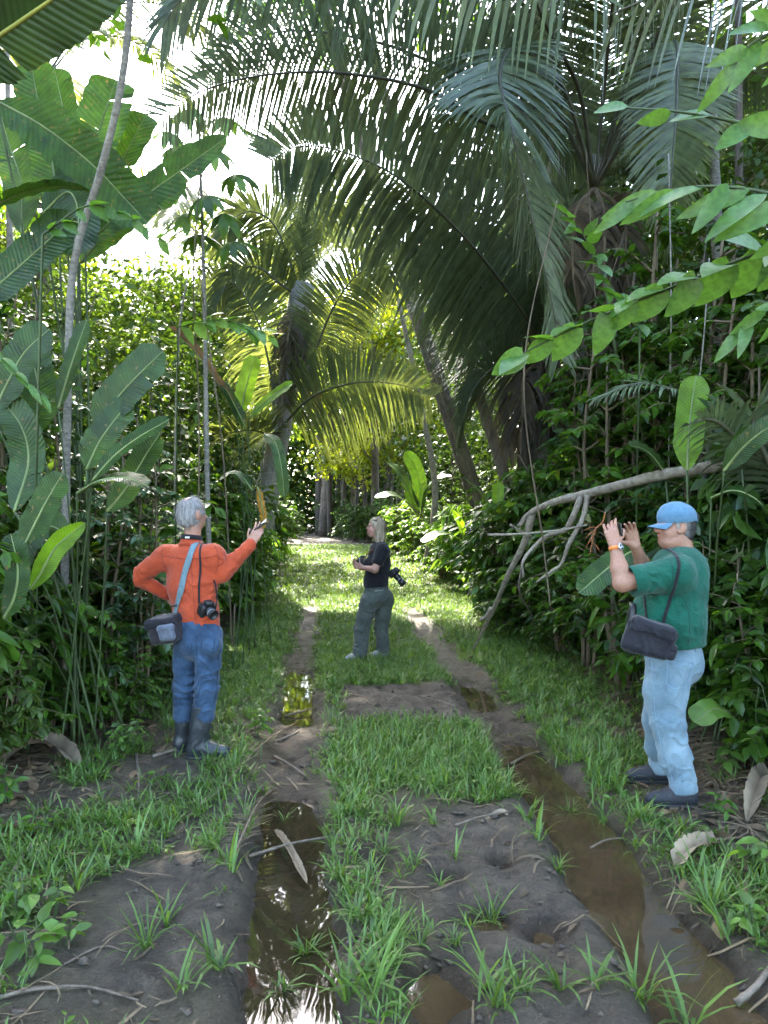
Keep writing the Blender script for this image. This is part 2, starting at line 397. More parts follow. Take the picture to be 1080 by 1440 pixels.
def mud_mask(x, y):
    """1 where the ground is bare mud"""
    x = x + .34 * fbm2(x * 1.9, y * 1.9, 3, 91) * (1 - sstep(9, 14, y)); y = y + 1.1 * fbm2(x * 1.1 + 7, y * 1.3, 3, 92) * (1 - sstep(9, 14, y))
    rl = np.exp(-((x - interp(RUT_L, y)) / .22) ** 2) * (1 - sstep(11, 17, y)); rr = np.exp(-((x - interp(RUT_R, y)) / .24) ** 2) * (1 - sstep(11, 16, y))
    m = np.maximum(rl, rr)
    mid = np.exp(-((x - .52) / .42) ** 4) * (1 - sstep(3.7, 4.35, y + .25 * fbm2(x * 3, y * 3, 2, 8)))
    left = np.exp(-((x + .86) / .34) ** 4) * sstep(2.2, 2.6, y) * (1 - sstep(4.0, 4.6, y))
    cross = np.exp(-((y - 6.55) / .62) ** 4) * sstep(-.55, -.3, x) * (1 - sstep(.75, 1.3, x))
    feet = np.exp(-(((x + 1.35) / .5) ** 2 + ((y - 4.7) / .7) ** 2)) + np.exp(-(((x - 1.75) / .45) ** 2 + ((y - 4.1) / .75) ** 2))
    far = sstep(31, 36, y + 3 * fbm2(x * .4, y * .4, 2, 2)) * .9
    n = fbm2(x * 1.7, y * 1.7, 4, 3)
    m = np.maximum.reduce([m, .95 * mid, .9 * left, cross, .85 * np.minimum(feet, 1), far])
    return np.clip(m + n * .55 * (1 - sstep(8, 14, y)) * .8, 0, 1)

def ground_z(x, y):
    x = np.asarray(x, float); y = np.asarray(y, float)
    z = base_z(x, y)
    wob = .10 * fbm2(x * 2.1, y * 2.1, 3, 21)
    for tab, dep, w in ((RUT_L, DEP_L, .175), (RUT_R, DEP_R, .19)):
        u = (x - interp(tab, y) + wob) / w
        z = z - interp(dep, y) * np.exp(-np.abs(u) ** 3.2)
        z = z + .032 * np.exp(-((np.abs(u) - 1.65) / .45) ** 2) * (1 - sstep(9, 14, y))
    mm = mud_mask(x, y)
    # small hollows in the churned mud
    for (hx, hy, rx, ry, h) in ((.17, 2.55, .13, .17, .085), (.42, 3.02, .13, .10, .075), (.66, 2.92, .12, .12, .07), (.30, 3.35, .08, .07, .06), (.2, 2.2, .2, .15, .08), (-.05, 3.45, .10, .08, .05), (.55, 3.5, .08, .06, .05)):
        z = z - h * np.exp(-(((x - hx) / rx) ** 2 + ((y - hy) / ry) ** 2) ** 1.5)
    near = 1 - sstep(7, 14, y)
    r = np.abs(fbm2(x * 7 + 9, y * 7, 3, 33)); z = z + near * (mm * (.085 * (.18 - r)) + .022 * fbm2(x * 3, y * 3, 3, 40) + mm * .026 * fbm2(x * 17, y * 17, 2, 50) + .010 * fbm2(x * 30, y * 30, 2, 55) + mm * .045 * np.maximum(0, .13 - np.abs(fbm2(x * 5.5 + 2, y * 5.5, 3, 61))) * 2 - mm * .03 * sstep(.16, .26, fbm2(x * 6 + 11, y * 4.5, 2, 62)) + mm * .018 * np.abs(fbm2(x * 23, y * 23, 2, 63)))
    return z

def axis_pts(segs):
    out = []
    for a, b, h in segs: out.append(np.arange(a, b, h))
    return np.concatenate(out)
gx = axis_pts([(-150, -30, 12), (-30, -8, 1.5), (-8, -3.2, .25), (-3.2, -1.7, .06), (-1.7, 1.8, .016), (1.8, 3.2, .06), (3.2, 8, .25), (8, 30, 1.5), (30, 151, 12)])
gy = axis_pts([(-30, -2, 4), (-2, 1.6, .3), (1.6, 5.0, .016), (5.0, 9, .05), (9, 18, .13), (18, 50, .6), (50, 100, 4), (100, 400, 30)])
GX, GY = np.meshgrid(gx, gy)
GZ = ground_z(GX, GY)
ground_tint = np.stack([mud_mask(GX, GY), sstep(1.7, 2.6, np.abs(GX - (.35 - .085 * GY)) + .5 * fbm2(GX * 2, GY * 2, 3, 70)), 1 - sstep(.0, .07, GZ - WATER_Z)], -1).reshape(-1, 3)

def ground_material():
    m, nt, out = new_mat('mud_and_litter')
    at = N(nt, 'ShaderNodeVertexColor', layer_name='tint'); sp = N(nt, 'ShaderNodeSeparateColor'); L(nt, at.outputs[0], sp.inputs[0])
    tc = N(nt, 'ShaderNodeTexCoord')
    n1 = N(nt, 'ShaderNodeTexNoise', Scale=5.0, Detail=8.0, Roughness=.68); L(nt, tc.outputs['Object'], n1.inputs['Vector'])
    n4 = N(nt, 'ShaderNodeTexNoise', Scale=1.6, Detail=5.0, Roughness=.6); L(nt, tc.outputs['Object'], n4.inputs['Vector'])
    n2 = N(nt, 'ShaderNodeTexNoise', Scale=75.0, Detail=5.0, Roughness=.75); L(nt, tc.outputs['Object'], n2.inputs['Vector'])
    vo = N(nt, 'ShaderNodeTexVoronoi', Scale=38.0); L(nt, tc.outputs['Object'], vo.inputs['Vector'])
    mud = N(nt, 'ShaderNodeValToRGB'); e = mud.color_ramp.elements; e[0].position = .3; e[0].color = (.042, .032, .023, 1); e[1].position = .7; e[1].color = (.125, .098, .070, 1)
    L(nt, n1.outputs[0], mud.inputs[0])
    soil = N(nt, 'ShaderNodeValToRGB'); e = soil.color_ramp.elements; e[0].position = .3; e[0].color = (.040, .030, .018, 1); e[1].position = .72; e[1].color = (.10, .085, .045, 1)
    L(nt, n1.outputs[0], soil.inputs[0])
    lit = N(nt, 'ShaderNodeValToRGB'); e = lit.color_ramp.elements; e[0].position = .25; e[0].color = (.045, .026, .016, 1); e[1].position = .8; e[1].color = (.17, .10, .065, 1)
    L(nt, vo.outputs['Color'], lit.inputs[0])
    a = N(nt, 'ShaderNodeMix', data_type='RGBA'); L(nt, sp.outputs[0], a.inputs[0]); L(nt, soil.outputs[0], a.inputs[6]); L(nt, mud.outputs[0], a.inputs[7])
    b = N(nt, 'ShaderNodeMix', data_type='RGBA'); L(nt, sp.outputs[1], b.inputs[0]); L(nt, a.outputs[2], b.inputs[6]); L(nt, lit.outputs[0], b.inputs[7])
    wet = N(nt, 'ShaderNodeMix', data_type='RGBA', blend_type='MULTIPLY'); L(nt, sp.outputs[2], wet.inputs[0]); L(nt, b.outputs[2], wet.inputs[6]); wet.inputs[7].default_value = (.55, .5, .46, 1)
    sp2 = N(nt, 'ShaderNodeMapRange'); L(nt, n2.outputs[0], sp2.inputs[0]); sp2.inputs[1].default_value = .3; sp2.inputs[2].default_value = .7; sp2.inputs[3].default_value = .55; sp2.inputs[4].default_value = 1.5
    hv = N(nt, 'ShaderNodeHueSaturation'); L(nt, wet.outputs[2], hv.inputs['Color']); L(nt, sp2.outputs[0], hv.inputs['Value'])
    bs = N(nt, 'ShaderNodeBsdfPrincipled'); L(nt, hv.outputs[0], bs.inputs['Base Color']); bs.inputs['Specular IOR Level'].default_value = .4
    ro = N(nt, 'ShaderNodeMapRange'); L(nt, n1.outputs[0], ro.inputs[0]); ro.inputs[1].default_value = .3; ro.inputs[2].default_value = .7; ro.inputs[3].default_value = .95; ro.inputs[4].default_value = .62
    rw = N(nt, 'ShaderNodeMix', data_type='FLOAT'); L(nt, sp.outputs[2], rw.inputs[0]); L(nt, ro.outputs[0], rw.inputs[2]); rw.inputs[3].default_value = .38
    pat = N(nt, 'ShaderNodeMapRange'); L(nt, n4.outputs[0], pat.inputs[0]); pat.inputs[1].default_value = .44; pat.inputs[2].default_value = .6; pat.inputs[3].default_value = 1.0; pat.inputs[4].default_value = .55
    rm = N(nt, 'ShaderNodeMath', operation='MULTIPLY'); L(nt, rw.outputs[0], rm.inputs[0]); L(nt, pat.outputs[0], rm.inputs[1]); L(nt, rm.outputs[0], bs.inputs['Roughness'])
    ad = N(nt, 'ShaderNodeMath', operation='MULTIPLY_ADD'); L(nt, n2.outputs[0], ad.inputs[0]); ad.inputs[1].default_value = .5; L(nt, n1.outputs[0], ad.inputs[2])
    bp = N(nt, 'ShaderNodeBump', Strength=1.0, Distance=.05); L(nt, ad.outputs[0], bp.inputs['Height']); L(nt, bp.outputs[0], bs.inputs['Normal'])
    L(nt, bs.outputs[0], out.inputs[0]); return m
gV = np.stack([GX, GY, GZ], -1).reshape(-1, 3)
ground = obj('ground', gV, grid_faces(len(gy), len(gx)), ground_material(), col=ground_tint)
tag(ground, 'muddy forest track ground with two wheel ruts and bare soil banks', 'ground', kind='structure')

def water_material(name, c, rough=.03, alpha=.6):
    m, nt, out = new_mat(name)
    tc = N(nt, 'ShaderNodeTexCoord'); n1 = N(nt, 'ShaderNodeTexNoise', Scale=5.0, Detail=2.0); L(nt, tc.outputs['Object'], n1.inputs['Vector'])
    n2 = N(nt, 'ShaderNodeTexNoise', Scale=3.0, Detail=4.0); L(nt, tc.outputs['Object'], n2.inputs['Vector'])
    rp = N(nt, 'ShaderNodeValToRGB'); e = rp.color_ramp.elements; e[0].position = .3; e[0].color = rgb(np.array(c) * .7); e[1].position = .7; e[1].color = rgb(np.array(c) * 1.25); L(nt, n2.outputs[0], rp.inputs[0])
    b = N(nt, 'ShaderNodeBsdfPrincipled', Roughness=rough, IOR=1.33); L(nt, rp.outputs[0], b.inputs['Base Color'])
    b.inputs['Specular IOR Level'].default_value = .5
    bp = N(nt, 'ShaderNodeBump', Strength=.06, Distance=.01); L(nt, n1.outputs[0], bp.inputs['Height']); L(nt, bp.outputs[0], b.inputs['Normal'])
    tr = N(nt, 'ShaderNodeBsdfTransparent'); tr.inputs[0].default_value = (.62, .5, .34, 1)
    gl = N(nt, 'ShaderNodeBsdfGlossy', Roughness=rough); L(nt, bp.outputs[0], gl.inputs['Normal'])
    ms = N(nt, 'ShaderNodeMixShader'); ms.inputs[0].default_value = alpha; L(nt, tr.outputs[0], ms.inputs[1]); L(nt, b.outputs[0], ms.inputs[2])
    fr = N(nt, 'ShaderNodeFresnel', IOR=1.33); L(nt, bp.outputs[0], fr.inputs['Normal'])
    fm = N(nt, 'ShaderNodeMath', operation='MULTIPLY', use_clamp=True); L(nt, fr.outputs[0], fm.inputs[0]); fm.inputs[1].default_value = 1.0
    m2 = N(nt, 'ShaderNodeMixShader'); L(nt, fm.outputs[0], m2.inputs[0]); L(nt, ms.outputs[0], m2.inputs[1]); L(nt, gl.outputs[0], m2.inputs[2])
    L(nt, m2.outputs[0], out.inputs[0]); return m
muddy = water_material('muddy_water', (.066, .045, .024), .035, .85)
clear = water_material('standing_water', (.055, .042, .022), .02, .5)
def water_strip(name, x0, x1, y0, y1, mat, label, z=WATER_Z):
    xs = np.linspace(x0, x1, 12); ys = np.linspace(y0, y1, 30); X, Y = np.meshgrid(xs, ys)
    o = obj(name, np.stack([X, Y, np.full_like(X, z)], -1).reshape(-1, 3), grid_faces(30, 12), mat)
    return tag(o, label, 'water', kind='structure')
water_strip('water', -.95, -.02, 1.5, 4.6, clear, 'still water in the wheel rut reflecting sky and palms')
water_strip('water', -1.3, -.4, 5.6, 8.6, clear, 'still water in the wheel rut beside the woman in black')
water_strip('water', .76, 1.7, 1.5, 8.0, muddy, 'brown muddy water filling the wheel rut in front of the man in green')
water_strip('water', 0.0, .755, 1.5, 3.9, muddy, 'small brown puddles in the churned mud between the wheel ruts', z=WATER_Z + .002)
# ------------------------------------------------------------------ leaves
def leaf_template(nseg=3, width=.42, fold=.18, curl=.25, peak=.4, heart=0.0, drip=0.0):
    """leaf along +X, length 1, upper side +Z; three columns (edge, midrib, edge)"""
    t = np.linspace(0, 1, nseg + 1)
    w = np.sin(np.pi * np.clip(t, 0, 1) ** (math.log(.5) / math.log(peak))) ** .75 * width * .5
    if heart: w = np.where(t < .12, w + heart * width * .35, w)
    w[0] = .015 + heart * width * .25; w[-1] = .0
    z = -curl * t ** 2
    L_ = np.stack([t - heart * .08 * (t < .2), w, z + fold * w], 1); M_ = np.stack([t, 0 * w, z], 1); R_ = np.stack([t - heart * .08 * (t < .2), -w, z + fold * w], 1)
    V = np.stack([L_, M_, R_], 1)[:-1].reshape(-1, 3); V = np.vstack([V, [[1, 0, z[-1]]]])
    q = []
    for i in range(nseg - 1):
        a = 3 * i; q += [[a, a + 1, a + 4, a + 3], [a + 1, a + 2, a + 5, a + 4]]
    a = 3 * (nseg - 1); k = 3 * nseg
    return V, [np.array(q), np.array([[a, a + 1, k], [a + 1, a + 2, k]])]

def basis(d, n):
    x = nrm(d); y = nrm(np.cross(n, x)); z = np.cross(x, y)
    return np.stack([x, y, z], -1)

def stamp(mb, tmpl, pos, d, n, s, sy=1.0):
    V, F = tmpl; k = len(V); R = basis(d, n); m = len(pos)
    s = np.broadcast_to(np.asarray(s, float), (m,))
    Vs = V * np.array([1, sy, 1])
    W = pos[:, None, :] + np.einsum('mij,kj->mki', R, Vs) * s[:, None, None]
    off = (np.arange(m) * k)[:, None, None]
    mb.add(W.reshape(-1, 3), [(f[None] + off).reshape(-1, f.shape[1]) for f in F])

T_OV = leaf_template(3, .46, .25, .22); T_OV4 = leaf_template(5, .50, .25, .30, .36)
T_LAN = leaf_template(4, .24, .3, .35, .38); T_SM = leaf_template(2, .55, .25, .12, .45)
T_HEART = leaf_template(6, .72, .16, .30, .33, heart=.9)

def rand_dir(rg, n, up=0.0, flat=1.0):
    v = rg.normal(size=(n, 3)) * np.array([1, 1, flat]); v[:, 2] += up; return nrm(v)

def shrub_geo(seed, H, R, nstem, nbr, nleaf, lsize, tmpl, droop=.35, lean=.5, start=.15, sy=1.0):
    """stems from the ground that fork into twigs set with leaves; returns (stems MB, foliage MB)"""
    rg = np.random.default_rng(seed); st = MB(); fo = MB()
    P_, D_, N_, S_ = [], [], [], []
    for i in range(nstem):
        a = rg.random() * 6.283; r0 = .12 * R * rg.random(); h = H * (.65 + .35 * rg.random()); out = R * lean * rg.random() ** .7
        p0 = np.array([math.cos(a) * r0, math.sin(a) * r0, -.05]); p2 = np.array([math.cos(a) * (r0 + out), math.sin(a) * (r0 + out), h])
        p1 = p0 * .45 + p2 * .55 + np.array([rg.normal() * .08 * R, rg.normal() * .08 * R, h * .08])
        stem = spline([p0, p1, p2], 14); rad = .006 + .006 * H
        st.add(*tube(stem, [rad, rad * .35], 5))
        for j in range(nbr):
            t = start + (1 - start) * (j + rg.random()) / nbr; b0 = stem[min(13, int(t * 13))]
            aa = rg.random() * 6.283; bl = R * (.35 + .55 * rg.random()) * (1.05 - .45 * t)
            dirv = nrm([math.cos(aa), math.sin(aa), .45 * rg.random() + .1])
            b2 = b0 + dirv * bl + np.array([0, 0, -droop * bl * .55]); b1 = b0 + dirv * bl * .55 + np.array([0, 0, .05 * bl])
            tw = spline([b0, b1, b2], 9); st.add(*tube(tw, [rad * .35, rad * .12], 4, cap=False))
            u = .2 + .8 * np.sort(rg.random(nleaf)); idx = u * 8; i0 = np.minimum(idx.astype(int), 7); f = (idx - i0)[:, None]
            pos = tw[i0] * (1 - f) + tw[i0 + 1] * f; tg = nrm(tw[i0 + 1] - tw[i0]); sd = nrm(np.cross(tg, UP)) * np.where(np.arange(nleaf) % 2, 1, -1)[:, None]
            d = nrm(tg * .6 + sd * (.75 + .3 * rg.random((nleaf, 1))) + rg.normal(size=(nleaf, 3)) * .25 + np.array([0, 0, -droop * .6]))
            P_.append(pos); D_.append(d); N_.append(nrm(np.array([0, 0, 1.0]) + rg.normal(size=(nleaf, 3)) * .42)); S_.append(lsize * (.6 + .6 * rg.random(nleaf)))
    stamp(fo, tmpl, np.concatenate(P_), np.concatenate(D_), np.concatenate(N_), np.concatenate(S_), sy)
    return st, fo

def tree_geo(seed, H, trunk_r, crown_r, crown_h, nbr, ntw, nleaf, lsize, tmpl, bare=.45, lean=(0, 0)):
    rg = np.random.default_rng(seed); st = MB(); fo = MB()
    top = np.array([lean[0], lean[1], H]); mid = top * .5 + np.array([rg.normal() * .15, rg.normal() * .15, 0]) * H * .06
    tr = spline([np.array([0, 0, -.2]), mid, top], 20); st.add(*tube(tr, [trunk_r * 1.35, trunk_r, trunk_r * .8, trunk_r * .25], 9, bump=.12, seed=seed))
    P_, D_, N_, S_ = [], [], [], []
    for i in range(nbr):
        t = bare + (1 - bare) * (i + rg.random()) / nbr; b0 = tr[min(19, int(t * 19))]; aa = i * 2.4 + rg.random()
        prof = math.sin(math.pi * min(1, .25 + .75 * (t - bare) / (1 - bare))) * .8 + .3
        bl = crown_r * prof * (.6 + .5 * rg.random()); el = .25 + .5 * rg.random()
        dirv = nrm([math.cos(aa), math.sin(aa), el]); b1 = b0 + dirv * bl * .55; b2 = b0 + dirv * bl + np.array([0, 0, -.12 * bl])
        br = spline([b0, b1, b2], 8); st.add(*tube(br, [trunk_r * .35, trunk_r * .08], 5, cap=False))
        for k in range(ntw):
            q = br[rg.integers(3, 8)]; dv = rand_dir(rg, 1, .15, .6)[0]; tl = crown_h * (.25 + .5 * rg.random()); e = q + dv * tl
            st.add(*tube(np.stack([q, (q + e) / 2 + [0, 0, .06], e]), [trunk_r * .08, trunk_r * .03], 4, cap=False))
            m = nleaf; u = rg.random((m, 1)) ** .7; pos = q * (1 - u) + e * u + rg.normal(size=(m, 3)) * lsize * .9
            P_.append(pos); D_.append(nrm(dv * .3 + rg.normal(size=(m, 3)) + [0, 0, -.3])); N_.append(nrm(UP + rg.normal(size=(m, 3)) * .55)); S_.append(lsize * (.6 + .7 * rg.random(m)))
    stamp(fo, tmpl, np.concatenate(P_), np.concatenate(D_), np.concatenate(N_), np.concatenate(S_))
    return st, fo

class Kind:                             # one kind of plant; the first use builds it, later uses copy it
    def __init__(s, name, cat, geo, stem_mat, leaf_m, stem_name='stem', leaf_name='foliage'):
        s.name, s.cat, s.geo, s.sm, s.lm, s.sn, s.ln = name, cat, geo, stem_mat, leaf_m, stem_name, leaf_name; s.proto = None
    def place(s, loc, rot, sc_, label, group, leaf_m=None, sz=None):
        if s.proto is None:
            t = thing(s.name, label, s.cat, (0, 0, 0), group); st, fo = s.geo
            st.build(s.sn, s.sm, t); fo.build(s.ln, s.lm, t, smooth=True); s.proto = t; o = t
        else:
            o = copy_tree(s.proto); tag(o, label, s.cat, group)
        o.location = tuple(float(c) for c in loc); o.rotation_euler = (0, 0, rot); o.scale = (sc_, sc_, (sz or sc_))
        if leaf_m is not None:
            for ch in o.children:
                if ch.name.startswith(s.ln):
                    ch.material_slots[0].link = 'OBJECT'; ch.material_slots[0].material = leaf_m
        return o

shrubs = [Kind('leafy_shrub', 'shrub', shrub_geo(11, 1.7, .9, 9, 11, 22, .12, T_OV), stem_brown, leaf_mid),
          Kind('leafy_shrub', 'shrub', shrub_geo(12, 1.6, .95, 10, 11, 24, .10, T_OV), stem_brown, leaf_dark),
          Kind('leafy_shrub', 'shrub', shrub_geo(13, 1.9, .9, 8, 11, 20, .15, T_LAN, sy=1.25), stem_brown, leaf_blue)]
broad = [Kind('broadleaf_shrub', 'shrub', shrub_geo(21, 1.8, .8, 7, 7, 10, .23, T_OV4), stem_green, leaf_mid),
         Kind('broadleaf_shrub', 'shrub', shrub_geo(22, 2.0, .9, 7, 8, 10, .21, T_OV4, droop=.6), stem_green, leaf_dark)]
saplings = [Kind('forest_sapling', 'sapling', shrub_geo(31, 4.4, 1.25, 4, 22, 30, .12, T_OV, start=.2, lean=.45), stem_brown, leaf_dark),
            Kind('forest_sapling', 'sapling', shrub_geo(32, 4.8, 1.3, 4, 22, 30, .13, T_OV, start=.25, lean=.35, droop=.5), stem_brown, leaf_mid),
            Kind('forest_sapling', 'sapling', shrub_geo(33, 4.2, 1.15, 4, 22, 32, .10, T_SM, start=.15, lean=.4), stem_brown, leaf_far)]
gingers = [Kind('ginger_plant', 'herb', shrub_geo(25, 1.6, .5, 9, 6, 5, .30, T_LAN, start=.3, droop=.4, lean=.9, sy=1.1), stem_green, leaf_mid),
           Kind('ginger_plant', 'herb', shrub_geo(26, 2.2, .6, 8, 8, 5, .34, T_LAN, start=.35, droop=.5, lean=.8, sy=1.2), stem_green, leaf_bright)]
herbs = [Kind('ground_herb', 'herb', shrub_geo(41, .42, .32, 6, 4, 6, .085, T_OV, start=.3), stem_green, leaf_mid),
         Kind('ground_herb', 'herb', shrub_geo(42, .5, .36, 6, 4, 5, .11, T_OV, start=.3, droop=.5), stem_green, leaf_bright),
         Kind('ground_herb', 'herb', shrub_geo(43, .38, .3, 7, 4, 6, .10, T_LAN, start=.25), stem_green, leaf_mid)]
seedlings = [Kind('seedling', 'seedling', shrub_geo(45, .16, .13, 3, 2, 3, .085, T_OV4, start=.5, droop=.2), stem_green, leaf_bright),
             Kind('seedling', 'seedling', shrub_geo(46, .2, .12, 2, 3, 3, .07, T_OV, start=.4, droop=.3), stem_green, leaf_mid)]
trees = [Kind('canopy_tree', 'tree', tree_geo(51, 15, .22, 4.2, 2.6, 16, 7, 60, .30, T_SM, .45), bark_brown, leaf_far, 'trunk', 'crown'),
         Kind('canopy_tree', 'tree', tree_geo(52, 18, .26, 4.6, 2.8, 18, 7, 60, .32, T_SM, .5, (1, .5)), bark_grey, leaf_far, 'trunk', 'crown'),
         Kind('canopy_tree', 'tree', tree_geo(53, 11, .16, 3.2, 2.2, 15, 7, 60, .25, T_OV, .3, (-.6, .3)), bark_brown, leaf_mid, 'trunk', 'crown')]

high_trees = [Kind('added_shade_tree', 'tree', tree_geo(54, 19, .20, 4.4, 2.8, 15, 7, 60, .30, T_SM, .72), bark_grey, leaf_mid, 'trunk', 'crown'),  # tall trees added and leaned so their crowns shade the near track
              Kind('added_shade_tree', 'tree', tree_geo(56, 18, .085, 4.8, 3.0, 16, 7, 64, .30, T_SM, .72, (-5.6, -.5)), bark_brown, leaf_mid, 'trunk', 'crown'),
              Kind('added_shade_tree', 'tree', tree_geo(55, 18, .18, 4.6, 2.8, 15, 7, 60, .30, T_SM, .74, (.8, -.5)), bark_brown, leaf_mid, 'trunk', 'crown')]

# ------------------------------------------------------------------ palm fronds
def frond_geo(ctrl, Lmax=.9, n=110, roll=0.0, droop=.35, width=.038, t0=.12, a0=70, a1=22, seed=0, up=.12, gaps=.03, rad=.03, asym=1.0):
    rg = np.random.default_rng(seed + 1000)
    pts = spline(ctrl, 70); T, S0, N0 = frames(pts)
    tt = np.linspace(0, 1, 70); rl = np.radians(np.full(70, float(roll)) if np.ndim(roll) == 0 else np.interp(tt, np.linspace(0, 1, len(roll)), roll))[:, None]
    S = np.cos(rl) * S0 + np.sin(rl) * N0; Nn = -np.sin(rl) * S0 + np.cos(rl) * N0
    mb = MB(); m = 5
    for side in (-1, 1):
        t = t0 + (1 - t0) * (np.arange(n) + rg.random(n) * .35) / n
        keep = rg.random(n) > gaps; t = t[keep]; k = len(t)
        f = t * 69; i = np.minimum(f.astype(int), 68); fr = (f - i)[:, None]
        g = lambda A: A[i] * (1 - fr) + A[i + 1] * fr
        p, tv, sv, nv = g(pts), nrm(g(T)), nrm(g(S)), nrm(g(Nn))
        ang = np.radians(a0 + (a1 - a0) * ((t - t0) / (1 - t0)) ** 1.6 + rg.normal(size=k) * 3.5)[:, None]
        d = nrm(np.cos(ang) * tv + np.sin(ang) * sv * side + nv * (up + rg.normal(size=(k, 1)) * .07))
        u = (t - t0) / (1 - t0)
        ln = Lmax * np.minimum(1, .45 + 3.5 * u) * np.clip(1.06 - .75 * u ** 2.2, .18, 1) * (1 + rg.normal(size=k) * .05) * (asym if side > 0 else 1)
        wv = nrm(np.cross(d, nv)); q = nrm(wv * .9 + nv * .25 * side)
        wd = width * (.75 + .25 * np.minimum(1, 3 * (1 - u)))
        s = np.linspace(0, 1, m); prof = np.array([.45, 1.0, .95, .65, .06])
        c = p[:, None] + d[:, None] * (s[None, :, None] * ln[:, None, None])
        dr = droop * (.8 + .4 * rg.random(k)) * np.where(d[:, 2] > .25, .35, 1.0)
        c[..., 2] -= (s ** 2)[None] * (dr * ln)[:, None]
        c -= (d[:, None] * ((s ** 2)[None, :, None] * (dr * ln * .35)[:, None, None]))
        w = (wd[:, None] * prof[None])[..., None] * q[:, None] * .5
        V = np.stack([c - w, c + w], 2).reshape(-1, 3)
        a = (np.arange(k) * m * 2)[:, None] + (np.arange(m - 1) * 2)[None]
        mb.add(V, np.stack([a, a + 1, a + 3, a + 2], -1).reshape(-1, 4))
    return tube(pts, [rad, rad * .8, rad * .5, rad * .12], 6), mb

def frond(parent, ctrl, mat=None, rib=None, name='frond', **kw):
    (rv, rf), mb = frond_geo(ctrl, **kw)
    o = obj(name, rv, rf, rib or midrib_dark, parent)
    l = mb.build('leaflets', mat or palm_green, o, smooth=False); l['kind'] = 'stuff'
    return o
midrib_dark = bark_mat('frond_rib', (.035, .038, .022), (.085, .085, .045), (3, 3, 1), .15, .5)

def palm_trunk(parent, p0, p1, r, mat, seed=0, boots=True):
    pts = spline([p0, (np.asarray(p0) + p1) / 2 + np.array([.04, .0, 0]), p1], 26)
    mb = MB(); mb.add(*tube(pts, [r * 1.1, r, r * 1.05, r * 1.15], 14, bump=.16, seed=seed))
    o = mb.build('trunk', mat, parent)
    if boots:                                      # fibrous old leaf bases, each a slab that leans out and up
        rg = np.random.default_rng(seed); bt = MB(); ax = pts[-1] - pts[0]; Lh = np.linalg.norm(ax); T = nrm(ax)
        nb = int(Lh * 13)
        for i in range(nb):
            t = (i + rg.random()) / nb; c = pts[0] + ax * t; a = i * 2.39996
            s = nrm(np.cross(T, [math.cos(a), math.sin(a), .1])); s2 = nrm(np.cross(s, T))
            b0 = c + s * r * .92; e = b0 + s * (.05 + .06 * rg.random()) + T * (.16 + .22 * rg.random()) * (1 if rg.random() < .6 else -1.4)
            w = .035 + .03 * rg.random()
            V = np.array([b0 - s2 * w, b0 + s2 * w, e + s2 * w * .45, e - s2 * w * .45, b0 - s * .04 - s2 * w, b0 - s * .04 + s2 * w, e - s * .02 + s2 * w * .4, e - s * .02 - s2 * w * .4])
            bt.add(V, np.array([[0, 1, 2, 3], [7, 6, 5, 4], [0, 4, 5, 1], [1, 5, 6, 2], [2, 6, 7, 3], [3, 7, 4, 0]]))
        b = bt.build('leaf_base', mat, o, smooth=False); b['kind'] = 'stuff'
    return o

# ------------------------------------------------------------------ broad blades (banana, heliconia)
def blade_geo(ctrl, W, hint=(0, -1, .4), n=36, fold=.15, tears=4, ragged=.03, seed=0, tip=.16, base=.22, wave=.02, roll_in=0.0):
    rg = np.random.default_rng(seed + 77); pts = spline(ctrl, n); T = nrm(np.gradient(pts, axis=0))
    Nh = nrm(np.asarray(hint, float)); S = nrm(np.cross(T, Nh)); Nn = nrm(np.cross(S, T))
    t = np.linspace(0, 1, n)
    prof = np.minimum(1, (t / base)) ** .55 * np.minimum(1, ((1 - t) / tip)) ** .5
    mb = MB(); c = 5
    for side in (-1, 1):
        cuts = np.sort(rg.integers(3, n - 3, tears)) if tears else np.array([], int)
        segs = np.split(np.arange(n), cuts)
        for si, sg in enumerate(segs):
            if len(sg) == 0: continue
            if sg[0] > 0: sg = np.concatenate([[sg[0] - 1], sg])
            if len(sg) < 2: continue
            dip = rg.normal() * .05 * (1 if tears else 0); fw = rg.normal() * .06 * (1 if tears else 0)
            wj = W * .5 * prof[sg] * (1 + ragged * 3 * (rg.random(len(sg)) - .6) * (1 if ragged else 0))
            if len(segs) > 1 and si: wj[0] *= .93; fw -= .02
            s = np.linspace(0, 1, c)
            off = s[None, :] * wj[:, None]
            ang = fold + dip + roll_in * s[None, :]
            wv = wave * W * np.sin(t[sg][:, None] * 40 + side + seed) * s[None, :] ** 2
            V = pts[sg][:, None] + side * S[sg][:, None] * (off * np.cos(ang))[..., None] + Nn[sg][:, None] * (off * np.sin(ang) + wv - .10 * off ** 2 / W)[..., None] + T[sg][:, None] * (off * (.25 + fw))[..., None]
            uv = np.stack([np.repeat(t[sg][:, None], c, 1), .5 + side * .5 * np.repeat(s[None], len(sg), 0)], -1).reshape(-1, 2)
            mb.add(V.reshape(-1, 3), grid_faces(len(sg), c), uv)
    return mb, pts

def blade(parent, ctrl, W, mat=None, rib=None, ribr=.011, name='leaf', label=None, **kw):
    mb, pts = blade_geo(ctrl, W, **kw)
    o = mb.build(name, mat or helic, parent)
    Nh = nrm(np.asarray(kw.get('hint', (0, -1, .4)), float))
    v, f = tube(pts - Nh * .001, [ribr, ribr * .7, ribr * .25], 6); obj('midrib', v, f, rib or midrib_m, o)
    if label: o['label'] = label
    return o

def petiole(parent, pts, r=.014, mat=None, name='stalk'):
    v, f = tube(pts, [r, r * .7], 6, n=14); return obj(name, v, f, mat or stem_green, parent)
